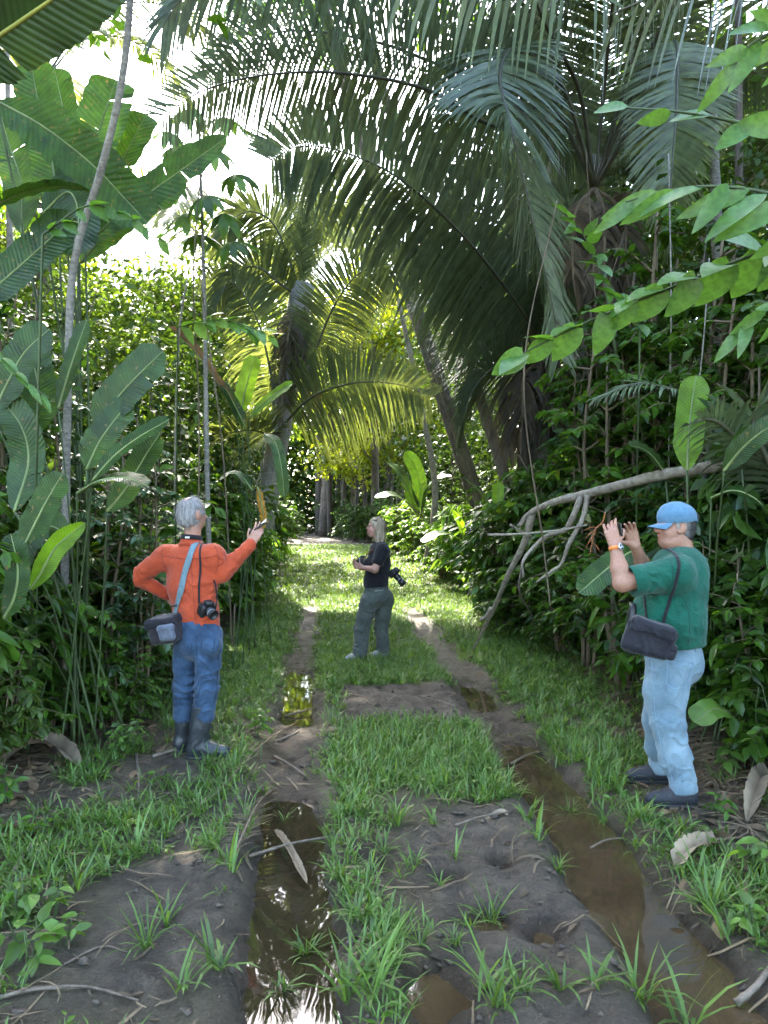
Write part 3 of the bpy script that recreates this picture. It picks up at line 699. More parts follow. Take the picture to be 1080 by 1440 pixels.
# ------------------------------------------------------------------ palms
def PP(*a): return [P(*q) for q in a]
def gbase(px, d): 
    x = (px - CX) / F_PX * d; return np.array([x, d, float(ground_z(x, d))])

# big palm behind the man in green: crown high over the track
pa = thing('feather_palm', 'largest feather palm, its long fronds arching right over the track behind the man in green', 'palm', gbase(846, 9.2), 'feather palms beside the track')
palm_trunk(pa, wloc(pa), P(838, 300, 9.2), .24, bark_dark, 3)
C1 = P(836, 265, 9.2)
frond(pa, [C1, P(775, 150, 8.8), P(700, 178, 8.2), P(600, 126, 7.7), P(480, 103, 7.3), P(370, 106, 7.0), P(285, 128, 6.9), P(228, 165, 6.9)], Lmax=.92, n=200, roll=-62, droop=.30, seed=1, t0=.2, a0=88, a1=50, width=.028)
frond(pa, [C1, P(760, 120, 8.8), P(640, 98, 8.2), P(540, 62, 7.8), P(440, 44, 7.5), P(370, 50, 7.3), P(322, 78, 7.2), P(290, 112, 7.2)], Lmax=.85, n=190, roll=-58, droop=.28, seed=2, t0=.22, a0=86, a1=45, width=.028)
frond(pa, [C1, P(770, 60, 8.2), P(690, -30, 7.4), P(560, -70, 6.7), P(430, -72, 6.2), P(320, -40, 6.0), P(255, 0, 6.0), P(228, 40, 6.0)], Lmax=.95, n=180, roll=-72, droop=.5, seed=3, t0=.25, a0=80, width=.030)
frond(pa, [C1, P(790, 120, 8.4), P(725, 70, 7.6), P(703, 110, 7.2), P(722, 190, 7.0), P(750, 310, 7.0), P(775, 420, 7.0), P(787, 500, 7.1)], Lmax=.82, n=150, roll=10, droop=.30, seed=4, t0=.3, a0=68, a1=30)
frond(pa, [C1, P(815, 130, 8.6), P(770, 40, 7.8), P(720, -70, 6.8), P(640, -140, 5.9), P(560, -150, 5.4)], Lmax=.9, n=150, roll=-60, droop=.5, seed=5, t0=.2)
frond(pa, [C1, P(850, 120, 8.9), P(862, 0, 8.2), P(880, -120, 7.2), P(900, -180, 6.4)], Lmax=.95, n=150, roll=0, droop=.45, seed=6, t0=.1)
frond(pa, [C1, P(900, 120, 9.3), P(935, 0, 9.0), P(1000, -70, 8.6), P(1090, -60, 8.4)], Lmax=.95, n=150, roll=20, droop=.5, seed=7, t0=.1)
frond(pa, [C1, P(890, 160, 10), P(990, 90, 11), P(1090, 120, 11.6), P(1150, 220, 12)], Lmax=.95, n=150, roll=40, droop=.45, seed=8, t0=.1)
frond(pa, [C1, P(800, 190, 9.8), P(720, 150, 10.6), P(640, 170, 11.2), P(590, 240, 11.6)], Lmax=.9, n=150, roll=-40, droop=.5, seed=9, t0=.15)
frond(pa, [C1, P(805, 170, 9.6), P(770, 95, 10), P(720, 60, 10.4), P(650, 70, 10.8), P(600, 120, 11)], Lmax=.95, n=150, roll=-40, droop=.55, seed=10, t0=.15)
frond(pa, [C1, P(830, 160, 9.8), P(810, 60, 10.4), P(790, -30, 10.8), P(740, -70, 11)], Lmax=.95, n=150, roll=-20, droop=.5, seed=11, t0=.1)
frond(pa, [C1, P(880, 190, 8.8), P(945, 60, 8.6), P(952, 130, 8.0), P(945, 240, 7.8), P(940, 345, 7.8)], mat=palm_sunlit_tone, Lmax=.75, n=140, roll=5, droop=.2, seed=12, t0=.38, a0=70)  # single frond in the paler tone that stands for sun on it
frond(pa, [C1, P(900, 60, 8.4), P(980, -120, 6.4), P(960, -150, 4.6), P(880, -80, 3.9), P(790, -45, 3.7), P(690, -30, 3.6), P(560, -25, 3.6)], Lmax=.72, n=90, roll=-80, droop=.5, seed=13, t0=.45, a0=82, a1=60, width=.034, gaps=.2)
frond(pa, [C1, P(930, 40, 8.2), P(1060, -160, 6.2), P(1120, -200, 4.4), P(1080, -100, 3.8), P(1010, -40, 3.6), P(930, -10, 3.5), P(860, 20, 3.5)], Lmax=.85, n=60, roll=-70, droop=.35, seed=14, t0=.5, a0=60, a1=50, width=.032, gaps=.2)
for i, (tx, ty, td) in enumerate([(806, 440, 8.8), (850, 480, 8.8), (880, 420, 8.9)]):     # dry skirt
    frond(pa, [C1, P((836 + tx) / 2 + (tx - 836) * .4, 300, td), P(tx, (ty + 330) / 2, td), P(tx + 8, ty, td)], mat=palm_dead, rib=stem_brown, Lmax=.45, n=60, roll=30 * i, droop=.6, seed=20 + i, t0=.2, gaps=.2)

# palm with the great frond in the middle of the picture
pb = thing('feather_palm', 'feather palm with a dark skirt of dead fronds, one great frond over the track', 'palm', gbase(742, 11.5), 'feather palms beside the track')
palm_trunk(pb, wloc(pb), P(760, 505, 11.5), .27, bark_dark, 5)
C2 = P(766, 500, 11.5)
frond(pb, [C2, P(745, 455, 11.0), P(700, 390, 10.4), P(640, 320, 9.8), P(560, 250, 9.3), P(480, 213, 9.0), P(420, 206, 8.9), P(380, 226, 8.9)], Lmax=1.38, n=160, roll=-66, droop=.42, seed=31, t0=.10, a0=90, a1=62, width=.058)
frond(pb, [C2, P(735, 470, 11.2), P(690, 420, 10.9), P(650, 375, 10.6), P(610, 355, 10.4), P(580, 365, 10.3)], Lmax=1.0, n=150, roll=-60, droop=.4, seed=32, t0=.1, a0=88, a1=55, width=.045)
frond(pb, [C2, P(742, 500, 11.8), P(705, 500, 12.3), P(660, 455, 12.9), P(610, 425, 13.2), P(575, 440, 13.4)], Lmax=1.1, n=140, roll=35, droop=.35, seed=33, t0=.1, width=.05)
frond(pb, [C2, P(760, 420, 11.8), P(745, 310, 12.2), P(700, 240, 12.6), P(640, 240, 12.8)], Lmax=1.1, n=140, roll=-40, droop=.4, seed=34, t0=.1, width=.045)
frond(pb, [C2, P(785, 400, 11.6), P(800, 300, 11.6), P(850, 230, 11.4), P(920, 240, 11.2)], Lmax=1.1, n=140, roll=40, droop=.4, seed=35, t0=.1, width=.045)
frond(pb, [C2, P(800, 450, 11), P(850, 400, 10.4), P(900, 400, 9.9), P(940, 450, 9.7)], Lmax=1.0, n=135, roll=40, droop=.4, seed=36, t0=.1, width=.045)
frond(pb, [C2, P(725, 520, 11.0), P(690, 520, 10.6), P(660, 560, 10.4), P(650, 610, 10.3)], Lmax=.9, n=120, roll=-50, droop=.4, seed=37, t0=.1, width=.045)
for i, (tx, ty, td) in enumerate([(735, 650, 11.0), (720, 640, 11.3), (760, 655, 11.0), (785, 630, 11.2), (805, 600, 11.5), (745, 630, 11.8), (772, 660, 11.1)]):
    frond(pb, [C2, P(752 + (tx - 752) * .9, 530, td), P(tx, (ty + 530) / 2, td), P(tx - 4, ty, td)], mat=palm_dead if i % 2 else palm_dead_dark, rib=stem_brown, Lmax=.55, n=60, roll=50 * i, droop=.8, seed=40 + i, t0=.15, gaps=.15)

# far palm on the other side, pale shaggy trunk
pc = thing('feather_palm', 'feather palm with a pale shaggy leaning trunk beyond the man in orange', 'palm', gbase(352, 15.5), 'feather palms beside the track')
palm_trunk(pc, wloc(pc), P(425, 400, 15.5), .22, bark_grey, 8)
C3 = P(424, 420, 15.5)
frond(pc, [P(405, 560, 15.5), P(440, 500, 15), P(470, 430, 14.6), P(505, 385, 14.3), P(550, 372, 14), P(590, 395, 13.9)], mat=palm_sunlit_tone, Lmax=1.05, n=150, roll=60, droop=.35, seed=52, t0=.12, a0=80, a1=45, width=.045)
frond(pc, [P(395, 602, 15.5), P(430, 565, 14.9), P(470, 545, 14.4), P(520, 537, 14), P(570, 543, 13.8), P(605, 560, 13.7)], mat=palm_sunlit_tone, Lmax=1.15, n=140, roll=68, droop=.5, seed=53, t0=.12, a0=88, a1=60, width=.055)
frond(pc, [C3, P(405, 360, 15.4), P(380, 310, 15.2), P(340, 300, 15), P(300, 345, 14.9)], mat=palm_sunlit_tone, Lmax=1.05, n=130, roll=-45, droop=.5, seed=54, t0=.1, width=.042)
frond(pc, [C3, P(395, 400, 15.2), P(360, 375, 15), P(325, 390, 14.8), P(300, 440, 14.7)], mat=palm_sunlit_tone, Lmax=1.05, n=120, roll=-40, droop=.5, seed=55, t0=.1, width=.042)
frond(pc, [C3, P(415, 350, 15.8), P(400, 270, 16.2), P(385, 215, 16.6), P(350, 190, 17)], mat=palm_sunlit_tone, Lmax=1.05, n=130, roll=-20, droop=.4, seed=56, t0=.1, width=.042)
frond(pc, [P(398, 600, 15.5), P(380, 610, 15), P(350, 605, 14.5), P(300, 615, 14), P(260, 640, 13.8)], mat=palm_sunlit_tone, Lmax=1.1, n=120, roll=-30, droop=.5, seed=58, t0=.1, width=.055)
for i, (tx, ty, td) in enumerate([(415, 560, 15.2), (400, 590, 15.0), (432, 520, 15.3), (440, 590, 15.2), (385, 560, 15.4)]):
    frond(pc, [C3, P(424 + (tx - 424) * .6, 450, td), P(tx, (ty + 450) / 2, td), P(tx - 4, ty, td)], mat=palm_dead, rib=stem_brown, Lmax=.6, n=60, roll=40 * i, droop=.8, seed=60 + i, t0=.15, gaps=.15)

frond(pb, [C2, P(752, 440, 11.3), P(720, 340, 11), P(660, 285, 10.7), P(590, 280, 10.5), P(530, 320, 10.4)], Lmax=1.2, n=150, roll=-58, droop=.45, seed=38, t0=.1, a0=86, a1=50, width=.045)
frond(pc, [P(396, 600, 15.5), P(380, 520, 15.2), P(362, 450, 15), P(330, 400, 14.8), P(285, 390, 14.6)], mat=palm_sunlit_tone, Lmax=1.05, n=120, roll=-55, droop=.45, seed=68, t0=.12, a0=85, a1=50, width=.042)
# further palms closing the corridor
def simple_palm(base, crown, n, Ln, label, seed, mats=(None,), r=.22, spread=1.0):
    rg = np.random.default_rng(seed)
    t = thing('feather_palm', label, 'palm', base, 'feather palms closing the end of the track'); palm_trunk(t, base, crown, r, bark_brown, seed)
    for i in range(n):
        a = i * 6.283 / n + rg.random() * .5; h = np.array([math.cos(a), math.sin(a), 0]); el = .5 + .9 * rg.random()
        p1 = crown + h * Ln * .25 + UP * Ln * .30 * el; p2 = crown + h * Ln * .6 * spread + UP * Ln * .38 * el; p3 = crown + h * Ln * .95 * spread + UP * Ln * (.38 * el - .28)
        frond(t, [crown, p1, p2, p3], mat=mats[i % len(mats)], Lmax=.2 * Ln, n=75, roll=rg.normal() * 30, droop=.45, seed=seed * 10 + i, t0=.15, width=.07)
    return t
frond(pc, [C3, P(432, 350, 15.6), P(455, 300, 15.8), P(490, 285, 16), P(525, 310, 16.2)], mat=palm_sunlit_tone, Lmax=1.0, n=130, roll=45, droop=.4, seed=70, t0=.1, a0=80, a1=45, width=.042)
simple_palm(gbase(640, 27), P(650, 470, 27), 9, 7.0, 'dark feather palm far along the track behind the leaning pale pole', 81)
simple_palm(gbase(330, 24), P(330, 420, 24), 10, 6.5, 'sunlit feather palm far behind the man in orange', 82, (palm_sunlit_tone,))
simple_palm(gbase(455, 42), P(470, 500, 42), 10, 8.5, 'sunlit feather palm at the far end of the track', 83, (palm_sunlit_tone, None), r=.3)
simple_palm(gbase(60, 17), P(55, 120, 17), 8, 5.0, 'tall sunlit feather palm seen above the banana leaves', 84, (palm_sunlit_tone,), r=.16)
simple_palm(gbase(1010, 14), P(1000, 330, 14), 9, 6.0, 'dark feather palm in the forest behind the man in green', 86, r=.2)

# ------------------------------------------------------------------ banana plant and heliconias
def clump(name, label, cat, base, leaves, group=None):
    t = thing(name, label, cat, base, group)
    rg = np.random.default_rng(int(abs(base[0] * 1000)) + 5)
    for i, (ctrl, W, kw) in enumerate(leaves):
        kw = dict(kw); kw.setdefault('seed', i); c = PP(*ctrl)
        blade(t, c, W, **kw)
        b = c[0]; g = np.asarray(base) + np.array([rg.normal() * .16, rg.normal() * .16, 0])
        petiole(t, [g, g * .45 + b * .55 + np.array([0, .05, .15]), b], .012 if W > .2 else .008)
    return t
CAMF = (0, -1, .25); UPF = (0, -.35, 1)
clump('banana_plant', 'tall banana plant with torn translucent leaves behind the slender leaning tree', 'banana plant', gbase(120, 6.3), [
    ([(82, 300, 6.2), (72, 220, 6.2), (56, 155, 6.2), (44, 92, 6.2)], .36, dict(hint=CAMF, mat=banana, tears=5, tip=.05)),
    ([(100, 320, 6.3), (118, 250, 6.3), (140, 180, 6.3), (163, 112, 6.3)], .44, dict(hint=CAMF, mat=banana, tears=6, tip=.06)),
    ([(110, 330, 6.5), (150, 265, 6.5), (180, 210, 6.5), (206, 160, 6.5)], .30, dict(hint=CAMF, mat=banana, tears=4, tip=.06)),
    ([(92, 300, 6.7), (100, 220, 6.7), (88, 150, 6.8), (76, 95, 6.8)], .30, dict(hint=CAMF, mat=banana, tears=4, tip=.08)),
    ([(120, 345, 6.4), (170, 300, 6.3), (240, 250, 6.2), (320, 192, 6.1)], .31, dict(hint=(0, -1, .12), mat=banana, tears=5, tip=.25)),
    ([(112, 370, 6.6), (150, 330, 6.6), (200, 290, 6.5), (262, 250, 6.5)], .30, dict(hint=(0, -1, .2), mat=banana, tears=5, tip=.2)),
    ([(-5, 142, 5.6), (60, 178, 5.6), (130, 232, 5.7), (178, 282, 5.8), (208, 314, 5.8)], .40, dict(hint=(0, -1, .1), mat=banana, tears=7, tip=.12, ragged=.07)),
    ([(-40, 430, 5.4), (10, 390, 5.4), (60, 345, 5.4), (105, 305, 5.4)], .36, dict(hint=CAMF, mat=helic, tears=3)),
    ([(-30, 300, 5.3), (30, 272, 5.3), (80, 262, 5.3), (132, 270, 5.3)], .26, dict(hint=(.1, -.12, 1), mat=helic, tears=2)),
    ([(60, 300, 6.0), (95, 270, 6.0), (110, 300, 5.8), (105, 360, 5.7)], .36, dict(hint=CAMF, mat=helic, tears=4)),
    ([(30, 330, 6.6), (30, 260, 6.6), (12, 200, 6.6), (-5, 140, 6.6)], .34, dict(hint=CAMF, mat=helic, tears=4)),
])
corner = thing('banana_leaf_plant', 'banana plant whose one dark leaf hangs close overhead, yellow midrib showing', 'banana plant', gbase(-420, 2.7))
blade(corner, PP((-90, 112, 2.5), (-30, 70, 2.5), (40, 22, 2.45), (120, -35, 2.4), (190, -95, 2.4)), .27, mat=helic_dark, hint=(.1, -.75, -.5), rib=bark_mat('yellow_rib', (.28, .30, .05), (.42, .42, .08), (3, 3, 1), .1, .5), ribr=.010, tears=3, tip=.3, seed=4)
petiole(corner, [wloc(corner), P(-300, 500, 2.6), P(-200, 200, 2.6), P(-90, 112, 2.5)], .03)

clump('heliconia_clump', 'heliconia clump with big dark paddle leaves in front of the banana plant', 'heliconia', gbase(110, 5.3), [
    ([(132, 606, 5.1), (155, 572, 5.05), (190, 532, 5.0), (230, 493, 4.95)], .32, dict(hint=(-.15, -1, .35), tears=1, ragged=.01)),
    ([(122, 660, 5.0), (138, 625, 5.0), (158, 595, 5.0), (182, 565, 5.0)], .24, dict(hint=(.3, -.7, .75), tears=4, mat=helic)),
    ([(130, 676, 4.9), (160, 642, 4.85), (195, 615, 4.8), (238, 590, 4.75)], .17, dict(hint=(-.1, -.8, .7), tears=2)),
    ([(108, 694, 4.9), (140, 676, 4.85), (175, 672, 4.8), (208, 683, 4.75)], .17, dict(hint=(0, -.5, 1), tears=1)),
    ([(34, 768, 4.7), (50, 735, 4.7), (68, 700, 4.7), (88, 666, 4.7)], .19, dict(hint=(.2, -1, .3), tears=2)),
    ([(40, 830, 4.6), (55, 810, 4.6), (80, 768, 4.6), (120, 735, 4.6)], .15, dict(hint=(.6, -1, .2), tears=0, ragged=0, mat=helic_bright, fold=.5, tip=.3, base=.3)),
    ([(82, 575, 5.2), (95, 530, 5.2), (108, 490, 5.2), (122, 450, 5.2)], .18, dict(hint=(-.5, -1, .1), tears=2)),
    ([(-10, 580, 5.0), (15, 530, 5.0), (35, 495, 5.0), (70, 462, 5.0)], .28, dict(hint=CAMF, tears=3)),
    ([(50, 610, 5.3), (55, 555, 5.3), (48, 515, 5.3), (35, 470, 5.3)], .26, dict(hint=(.3, -1, .4), tears=4, mat=helic)),
    ([(20, 720, 4.9), (40, 650, 5.0), (30, 600, 5.0), (0, 560, 5.0)], .24, dict(hint=CAMF, tears=3)),
    ([(100, 760, 5.0), (70, 740, 4.9), (40, 760, 4.8), (15, 810, 4.8)], .22, dict(hint=(0, -1, .6), tears=2)),
    ([(150, 720, 5.2), (175, 690, 5.2), (205, 640, 5.2), (225, 610, 5.2)], .20, dict(hint=CAMF, tears=2)),
    ([(5, 870, 4.5), (20, 840, 4.5), (25, 800, 4.5), (15, 750, 4.5)], .16, dict(hint=CAMF, tears=2)),
])
hb = clump('heliconia_clump', 'small heliconia with two bright upright leaves and one withered brown leaf', 'heliconia', gbase(338, 9.0), [
    ([(338, 582, 9.0), (344, 552, 9.0), (351, 525, 9.0), (358, 500, 9.0)], .24, dict(hint=(-.2, -1, .2), mat=helic_bright, tears=0, ragged=0)),
    ([(352, 586, 9.0), (370, 568, 8.9), (390, 552, 8.8), (412, 538, 8.7)], .16, dict(hint=(-.2, -1, .6), mat=helic_bright, tears=0, ragged=0)),
    ([(333, 590, 9.0), (312, 548, 8.8), (275, 495, 8.6), (236, 458, 8.5)], .16, dict(hint=(0, -.8, .8), mat=dead_leaf, tears=8, ragged=.1, fold=.9)),
    ([(345, 600, 9.0), (330, 570, 8.9), (318, 548, 8.8), (305, 535, 8.8)], .15, dict(hint=(0, -.8, .8), mat=helic, tears=1)),
    ([(372, 610, 8.8), (388, 625, 8.6), (396, 660, 8.5), (400, 700, 8.5)], .15, dict(hint=(0, -1, .3), mat=helic, tears=3)),
])
yl = clump('heliconia_clump', 'heliconia with a hanging ragged yellow leaf above the phone of the man in orange', 'heliconia', gbase(345, 8.2), [
    ([(362, 684, 8.0), (366, 700, 8.0), (370, 722, 8.0), (371, 742, 8.0)], .085, dict(hint=(.5, -1, .2), mat=yellow_leaf, tears=7, ragged=.22)),
    ([(355, 690, 8.1), (340, 670, 8.1), (325, 665, 8.1), (308, 675, 8.1)], .14, dict(hint=UPF, tears=1)),
])
clump('heliconia_clump', 'heliconia with one tall upright yellow-green leaf above the fallen branch', 'heliconia', gbase(985, 5.4), [
    ([(966, 662, 5.3), (968, 620, 5.3), (972, 575, 5.3), (979, 528, 5.3)], .205, dict(hint=(-.25, -1, 0), mat=helic_bright, tears=0, ragged=.012, fold=.1)),
    ([(1018, 662, 4.6), (1045, 630, 4.5), (1075, 605, 4.4), (1120, 580, 4.3)], .15, dict(hint=(-.3, -1, .5), tears=1)),
    ([(935, 665, 5.8), (920, 645, 5.8), (905, 632, 5.8), (885, 626, 5.8)], .24, dict(hint=(.1, -.5, 1), mat=helic, tears=3)),
    ([(905, 770, 5.6), (880, 780, 5.5), (850, 803, 5.4), (814, 834, 5.3)], .20, dict(hint=(.2, -.8, .7), mat=helic, tears=4)),
    ([(1000, 700, 5.2), (1030, 690, 5.1), (1060, 700, 5.0), (1090, 730, 5.0)], .2, dict(hint=UPF, tears=2)),
])
clump('broadleaf_herb', 'young broadleaf herb with large upright leaves behind the legs of the man in green', 'herb', gbase(1032, 4.9), [
    ([(1034, 1012, 4.8), (1020, 1000, 4.7), (1000, 998, 4.65), (976, 1016, 4.6)], .17, dict(hint=(0, -.6, 1), mat=leaf_bright, tears=0, ragged=0)),
    ([(1040, 1012, 4.9), (1046, 990, 4.9), (1046, 970, 4.9), (1044, 945, 4.9)], .16, dict(hint=CAMF, mat=leaf_mid, tears=0, ragged=0)),
    ([(1045, 1015, 4.8), (1060, 1000, 4.7), (1075, 998, 4.6), (1095, 1010, 4.6)], .15, dict(hint=UPF, mat=leaf_mid, tears=0, ragged=0)),
    ([(1036, 1020, 4.8), (1050, 1030, 4.65), (1062, 1045, 4.6), (1070, 1065, 4.5)], .12, dict(hint=UPF, mat=leaf_mid, tears=0, ragged=0)),
])
clump('heliconia_clump', 'small heliconia with pale green leaves at the grass edge beyond the fallen branch', 'heliconia', gbase(712, 10.2), [
    ([(705, 735, 10), (690, 712, 9.9), (672, 690, 9.8), (652, 672, 9.7)], .26, dict(hint=UPF, mat=helic, tears=1)),
    ([(708, 735, 10), (704, 715, 9.9), (700, 700, 9.9), (702, 678, 9.9)], .16, dict(hint=CAMF, mat=helic_bright, tears=0)),
    ([(720, 740, 10), (750, 712, 9.9), (780, 700, 9.8), (808, 690, 9.7)], .24, dict(hint=UPF, mat=helic, tears=1)),
])
clump('heliconia_clump', 'heliconia arching low over the grass near the woman in black', 'heliconia', gbase(660, 15), [
    ([(655, 770, 15), (640, 755, 14.8), (618, 750, 14.6), (592, 762, 14.5)], .28, dict(hint=UPF, mat=helic, tears=2)),
    ([(660, 765, 15), (670, 750, 14.8), (690, 748, 14.6), (715, 758, 14.5)], .28, dict(hint=UPF, mat=helic, tears=2)),
    ([(655, 765, 15), (648, 740, 14.8), (640, 722, 14.6), (628, 708, 14.5)], .25, dict(hint=UPF, mat=helic_bright, tears=0)),
])
clump('banana_plant', 'young sunlit banana plant at the foot of the leaning pale pole', 'banana plant', gbase(588, 22), [
    ([(585, 720, 22), (575, 690, 22), (562, 665, 22), (545, 650, 22)], .5, dict(hint=UPF, mat=helic, tears=1)),
    ([(590, 715, 22), (590, 680, 22), (583, 655, 22), (570, 635, 22)], .45, dict(hint=CAMF, mat=helic, tears=1)),
    ([(592, 720, 22), (600, 690, 21.8), (615, 672, 21.6), (635, 670, 21.5)], .45, dict(hint=UPF, mat=helic, tears=1)),
    ([(588, 725, 22), (570, 705, 21.6), (550, 695, 21.4), (528, 700, 21.2)], .45, dict(hint=UPF, mat=helic, tears=1)),
])

# ------------------------------------------------------------------ slender trees, poles, cecropia
def pole(name, label, cat, pts, r0, r1, mat, bump=.08, seed=1, group=None):
    b = np.array(pts[0]); t = thing(name, label, cat, b, group)
    v, f = tube(pts, [r0, (r0 + r1) / 2, r1], 9, n=30, bump=bump, seed=seed); obj('trunk', v, f, mat, t); return t
sl = pole('slender_tree', 'slender pale trunk leaning up across the banana leaves', 'tree', [gbase(88, 5.6), P(95, 560, 5.5), P(104, 370, 5.4), P(142, 240, 5.2), P(172, 110, 5.0), P(184, -20, 4.9), P(188, -150, 4.8)], .034, .022, bark_grey, seed=3)
mbx = MB(); rg0 = np.random.default_rng(4); q = P(188, -150, 4.8)
stamp(mbx, T_OV, q + rg0.normal(size=(260, 3)) * [.5, .5, .35] + [0, 0, .3], rand_dir(rg0, 260, -.2), nrm(UP + rg0.normal(size=(260, 3)) * .4), .16)
mbx.build('crown', leaf_mid, sl)
for i, (pts, r, mt, lb) in enumerate([
    ([gbase(598, 20), P(612, 690, 20), P(590, 560, 20), P(560, 420, 20)], .10, bark_pale, 'pale sunlit pole leaning over the track beyond the woman'),
    ([gbase(449, 44), P(449, 690, 44), P(450, 600, 44), P(452, 480, 44)], .26, bark_dark, 'straight dark trunk standing at the end of the track'),
    ([gbase(244, 8.7), P(246, 640, 8.6), P(252, 470, 8.5), P(262, 400, 8.5)], .018, bark_pale, 'thin pale sapling stem in the thicket behind the withered brown leaf'),
    ([gbase(930, 7.4), P(905, 620, 7.4), P(880, 560, 7.3), P(858, 450, 7.2), P(850, 380, 7.2)], .024, stem_green, 'thin green stem slanting behind the fallen branch'),
    ([gbase(1012, 8.5), P(1012, 560, 8.5), P(1010, 380, 8.5), P(1000, 120, 8.5)], .09, bark_grey, 'mottled grey trunk behind the upright heliconia leaf'),
    ([gbase(1050, 9.5), P(1048, 500, 9.5), P(1040, 300, 9.5), P(1038, 0, 9.5)], .07, bark_brown, 'brown trunk deep in the forest behind the man in green'),
    ([gbase(18, 9), P(16, 500, 9), P(12, 250, 9), P(10, 60, 9)], .05, bark_pale, 'pale bare stem behind the banana plant'),
]):
    pole('tree_trunk', lb, 'tree', pts, r, r * .6, mt, seed=i + 20)
rgt = np.random.default_rng(14)
for i in range(11):                           # brown trunks and aerial roots at the end of the track
    px = 462 + 9 * i + rgt.normal() * 4; d = 38 + rgt.random() * 9
    pole('tree_trunk', 'brown trunk in the dark row of trunks closing the end of the track', 'tree', [gbase(px, d), P(px + rgt.normal() * 3, 640, d), P(px + rgt.normal() * 8, 560, d), P(px + rgt.normal() * 14, 430, d)], .10 + .14 * rgt.random(), .07, bark_dark, seed=50 + i, group='trunks closing the end of the track')

cec = thing('cecropia_tree', 'slim cecropia with palmate leaves beside the banana plant', 'tree', gbase(300, 8.2))
v, f = tube(PP((300, 960, 8.2), (292, 700, 8.1), (288, 450, 8.0), (284, 300, 8.0), (278, 120, 7.9)), [.035, .028, .02, .01], 8, n=30, bump=.08); obj('trunk', v, f, bark_grey, cec)
def palmate(parent, c, facing, size, mat, seed, stalk_from):
    rg = np.random.default_rng(seed); mb = MB(); n = nrm(np.asarray(facing)); u = nrm(np.cross(n, [.3, .2, .9])); w = np.cross(n, u); a0 = rg.random() * 6.28
    for k in range(8):
        a = a0 + k * 6.283 / 9 + .2; d = nrm(u * math.cos(a) + w * math.sin(a) + np.array([0, 0, -.25])); stamp(mb, leaf_template(6, .34, .2, .45, .58), np.array([c]), d[None], n[None], size * (.8 + .3 * rg.random()))
    o = mb.build('leaf', mat, parent); vv, ff = tube([stalk_from, (stalk_from + c) / 2 + [0, 0, .06], c], [.006, .004], 5, n=8); obj('stalk', vv, ff, stem_green, o); return o
for i, (px, py, sp, m_) in enumerate([(268, 152, .30, leaf_bright), (318, 165, .3, leaf_bright), (236, 185, .28, leaf_bright), (250, 205, .3, leaf_mid), (330, 245, .32, leaf_mid), (288, 275, .34, leaf_mid), (262, 300, .3, leaf_bright), (315, 300, .32, leaf_mid), (240, 250, .3, leaf_mid), (300, 210, .28, leaf_bright), (275, 330, .3, leaf_mid), (325, 340, .3, leaf_mid)]):
    d = 7.9 + .25 * math.sin(i * 2.1); palmate(cec, P(px, py, d), (.2 * math.sin(i), -.55, .8), sp, m_, i, P(282 + .02 * (py - 200), py + 45, 8.0))
# ------------------------------------------------------------------ thickets along both sides
rt = np.random.default_rng(99)
EL = [(3, -2.5), (5, -2.45), (8, -2.3), (12, -2.35), (16, -2.6), (22, -3.1), (30, -4.1), (40, -5.8)]
ER = [(3, 2.1), (5, 2.15), (8, 2.1), (12, 1.95), (16, 1.9), (22, 1.55), (28, .7), (34, -.6), (40, -1.8)]
def edge_l(d): return float(interp(EL, d)) - .18 * math.sin(d * 1.7)
def edge_r(d): return float(interp(ER, d)) + .15 * math.sin(d * 1.9)
GL, GR = 'shrubs in the thicket behind the man in orange', 'shrubs in the thicket behind the man in green'
def pick(a): return a[int(rt.integers(len(a)))]
def put(kind, x, d, s, label, group, leaf_m=None, sz=None):
    if x < 0 and 8.6 < d < 17.5: x -= .72 * float(sstep(8.6, 10.0, d))           # keep the grass as wide as it is
    return kind.place((x, d, float(ground_z(x, d)) - .02), rt.random() * 6.283, s, label, group, leaf_m, sz)
LEAFS = [leaf_dark, leaf_mid, leaf_mid, leaf_blue, leaf_dark, leaf_bright, leaf_mid]
lab = lambda k, side: {'leafy_shrub': 'dense small-leaved shrub', 'broadleaf_shrub': 'large-leaved shrub', 'forest_sapling': 'tall leafy sapling', 'ground_herb': 'low leafy herb'}[k] + side
SL, SR = ' in the thicket on the side of the man in orange', ' in the thicket on the side of the man in green'
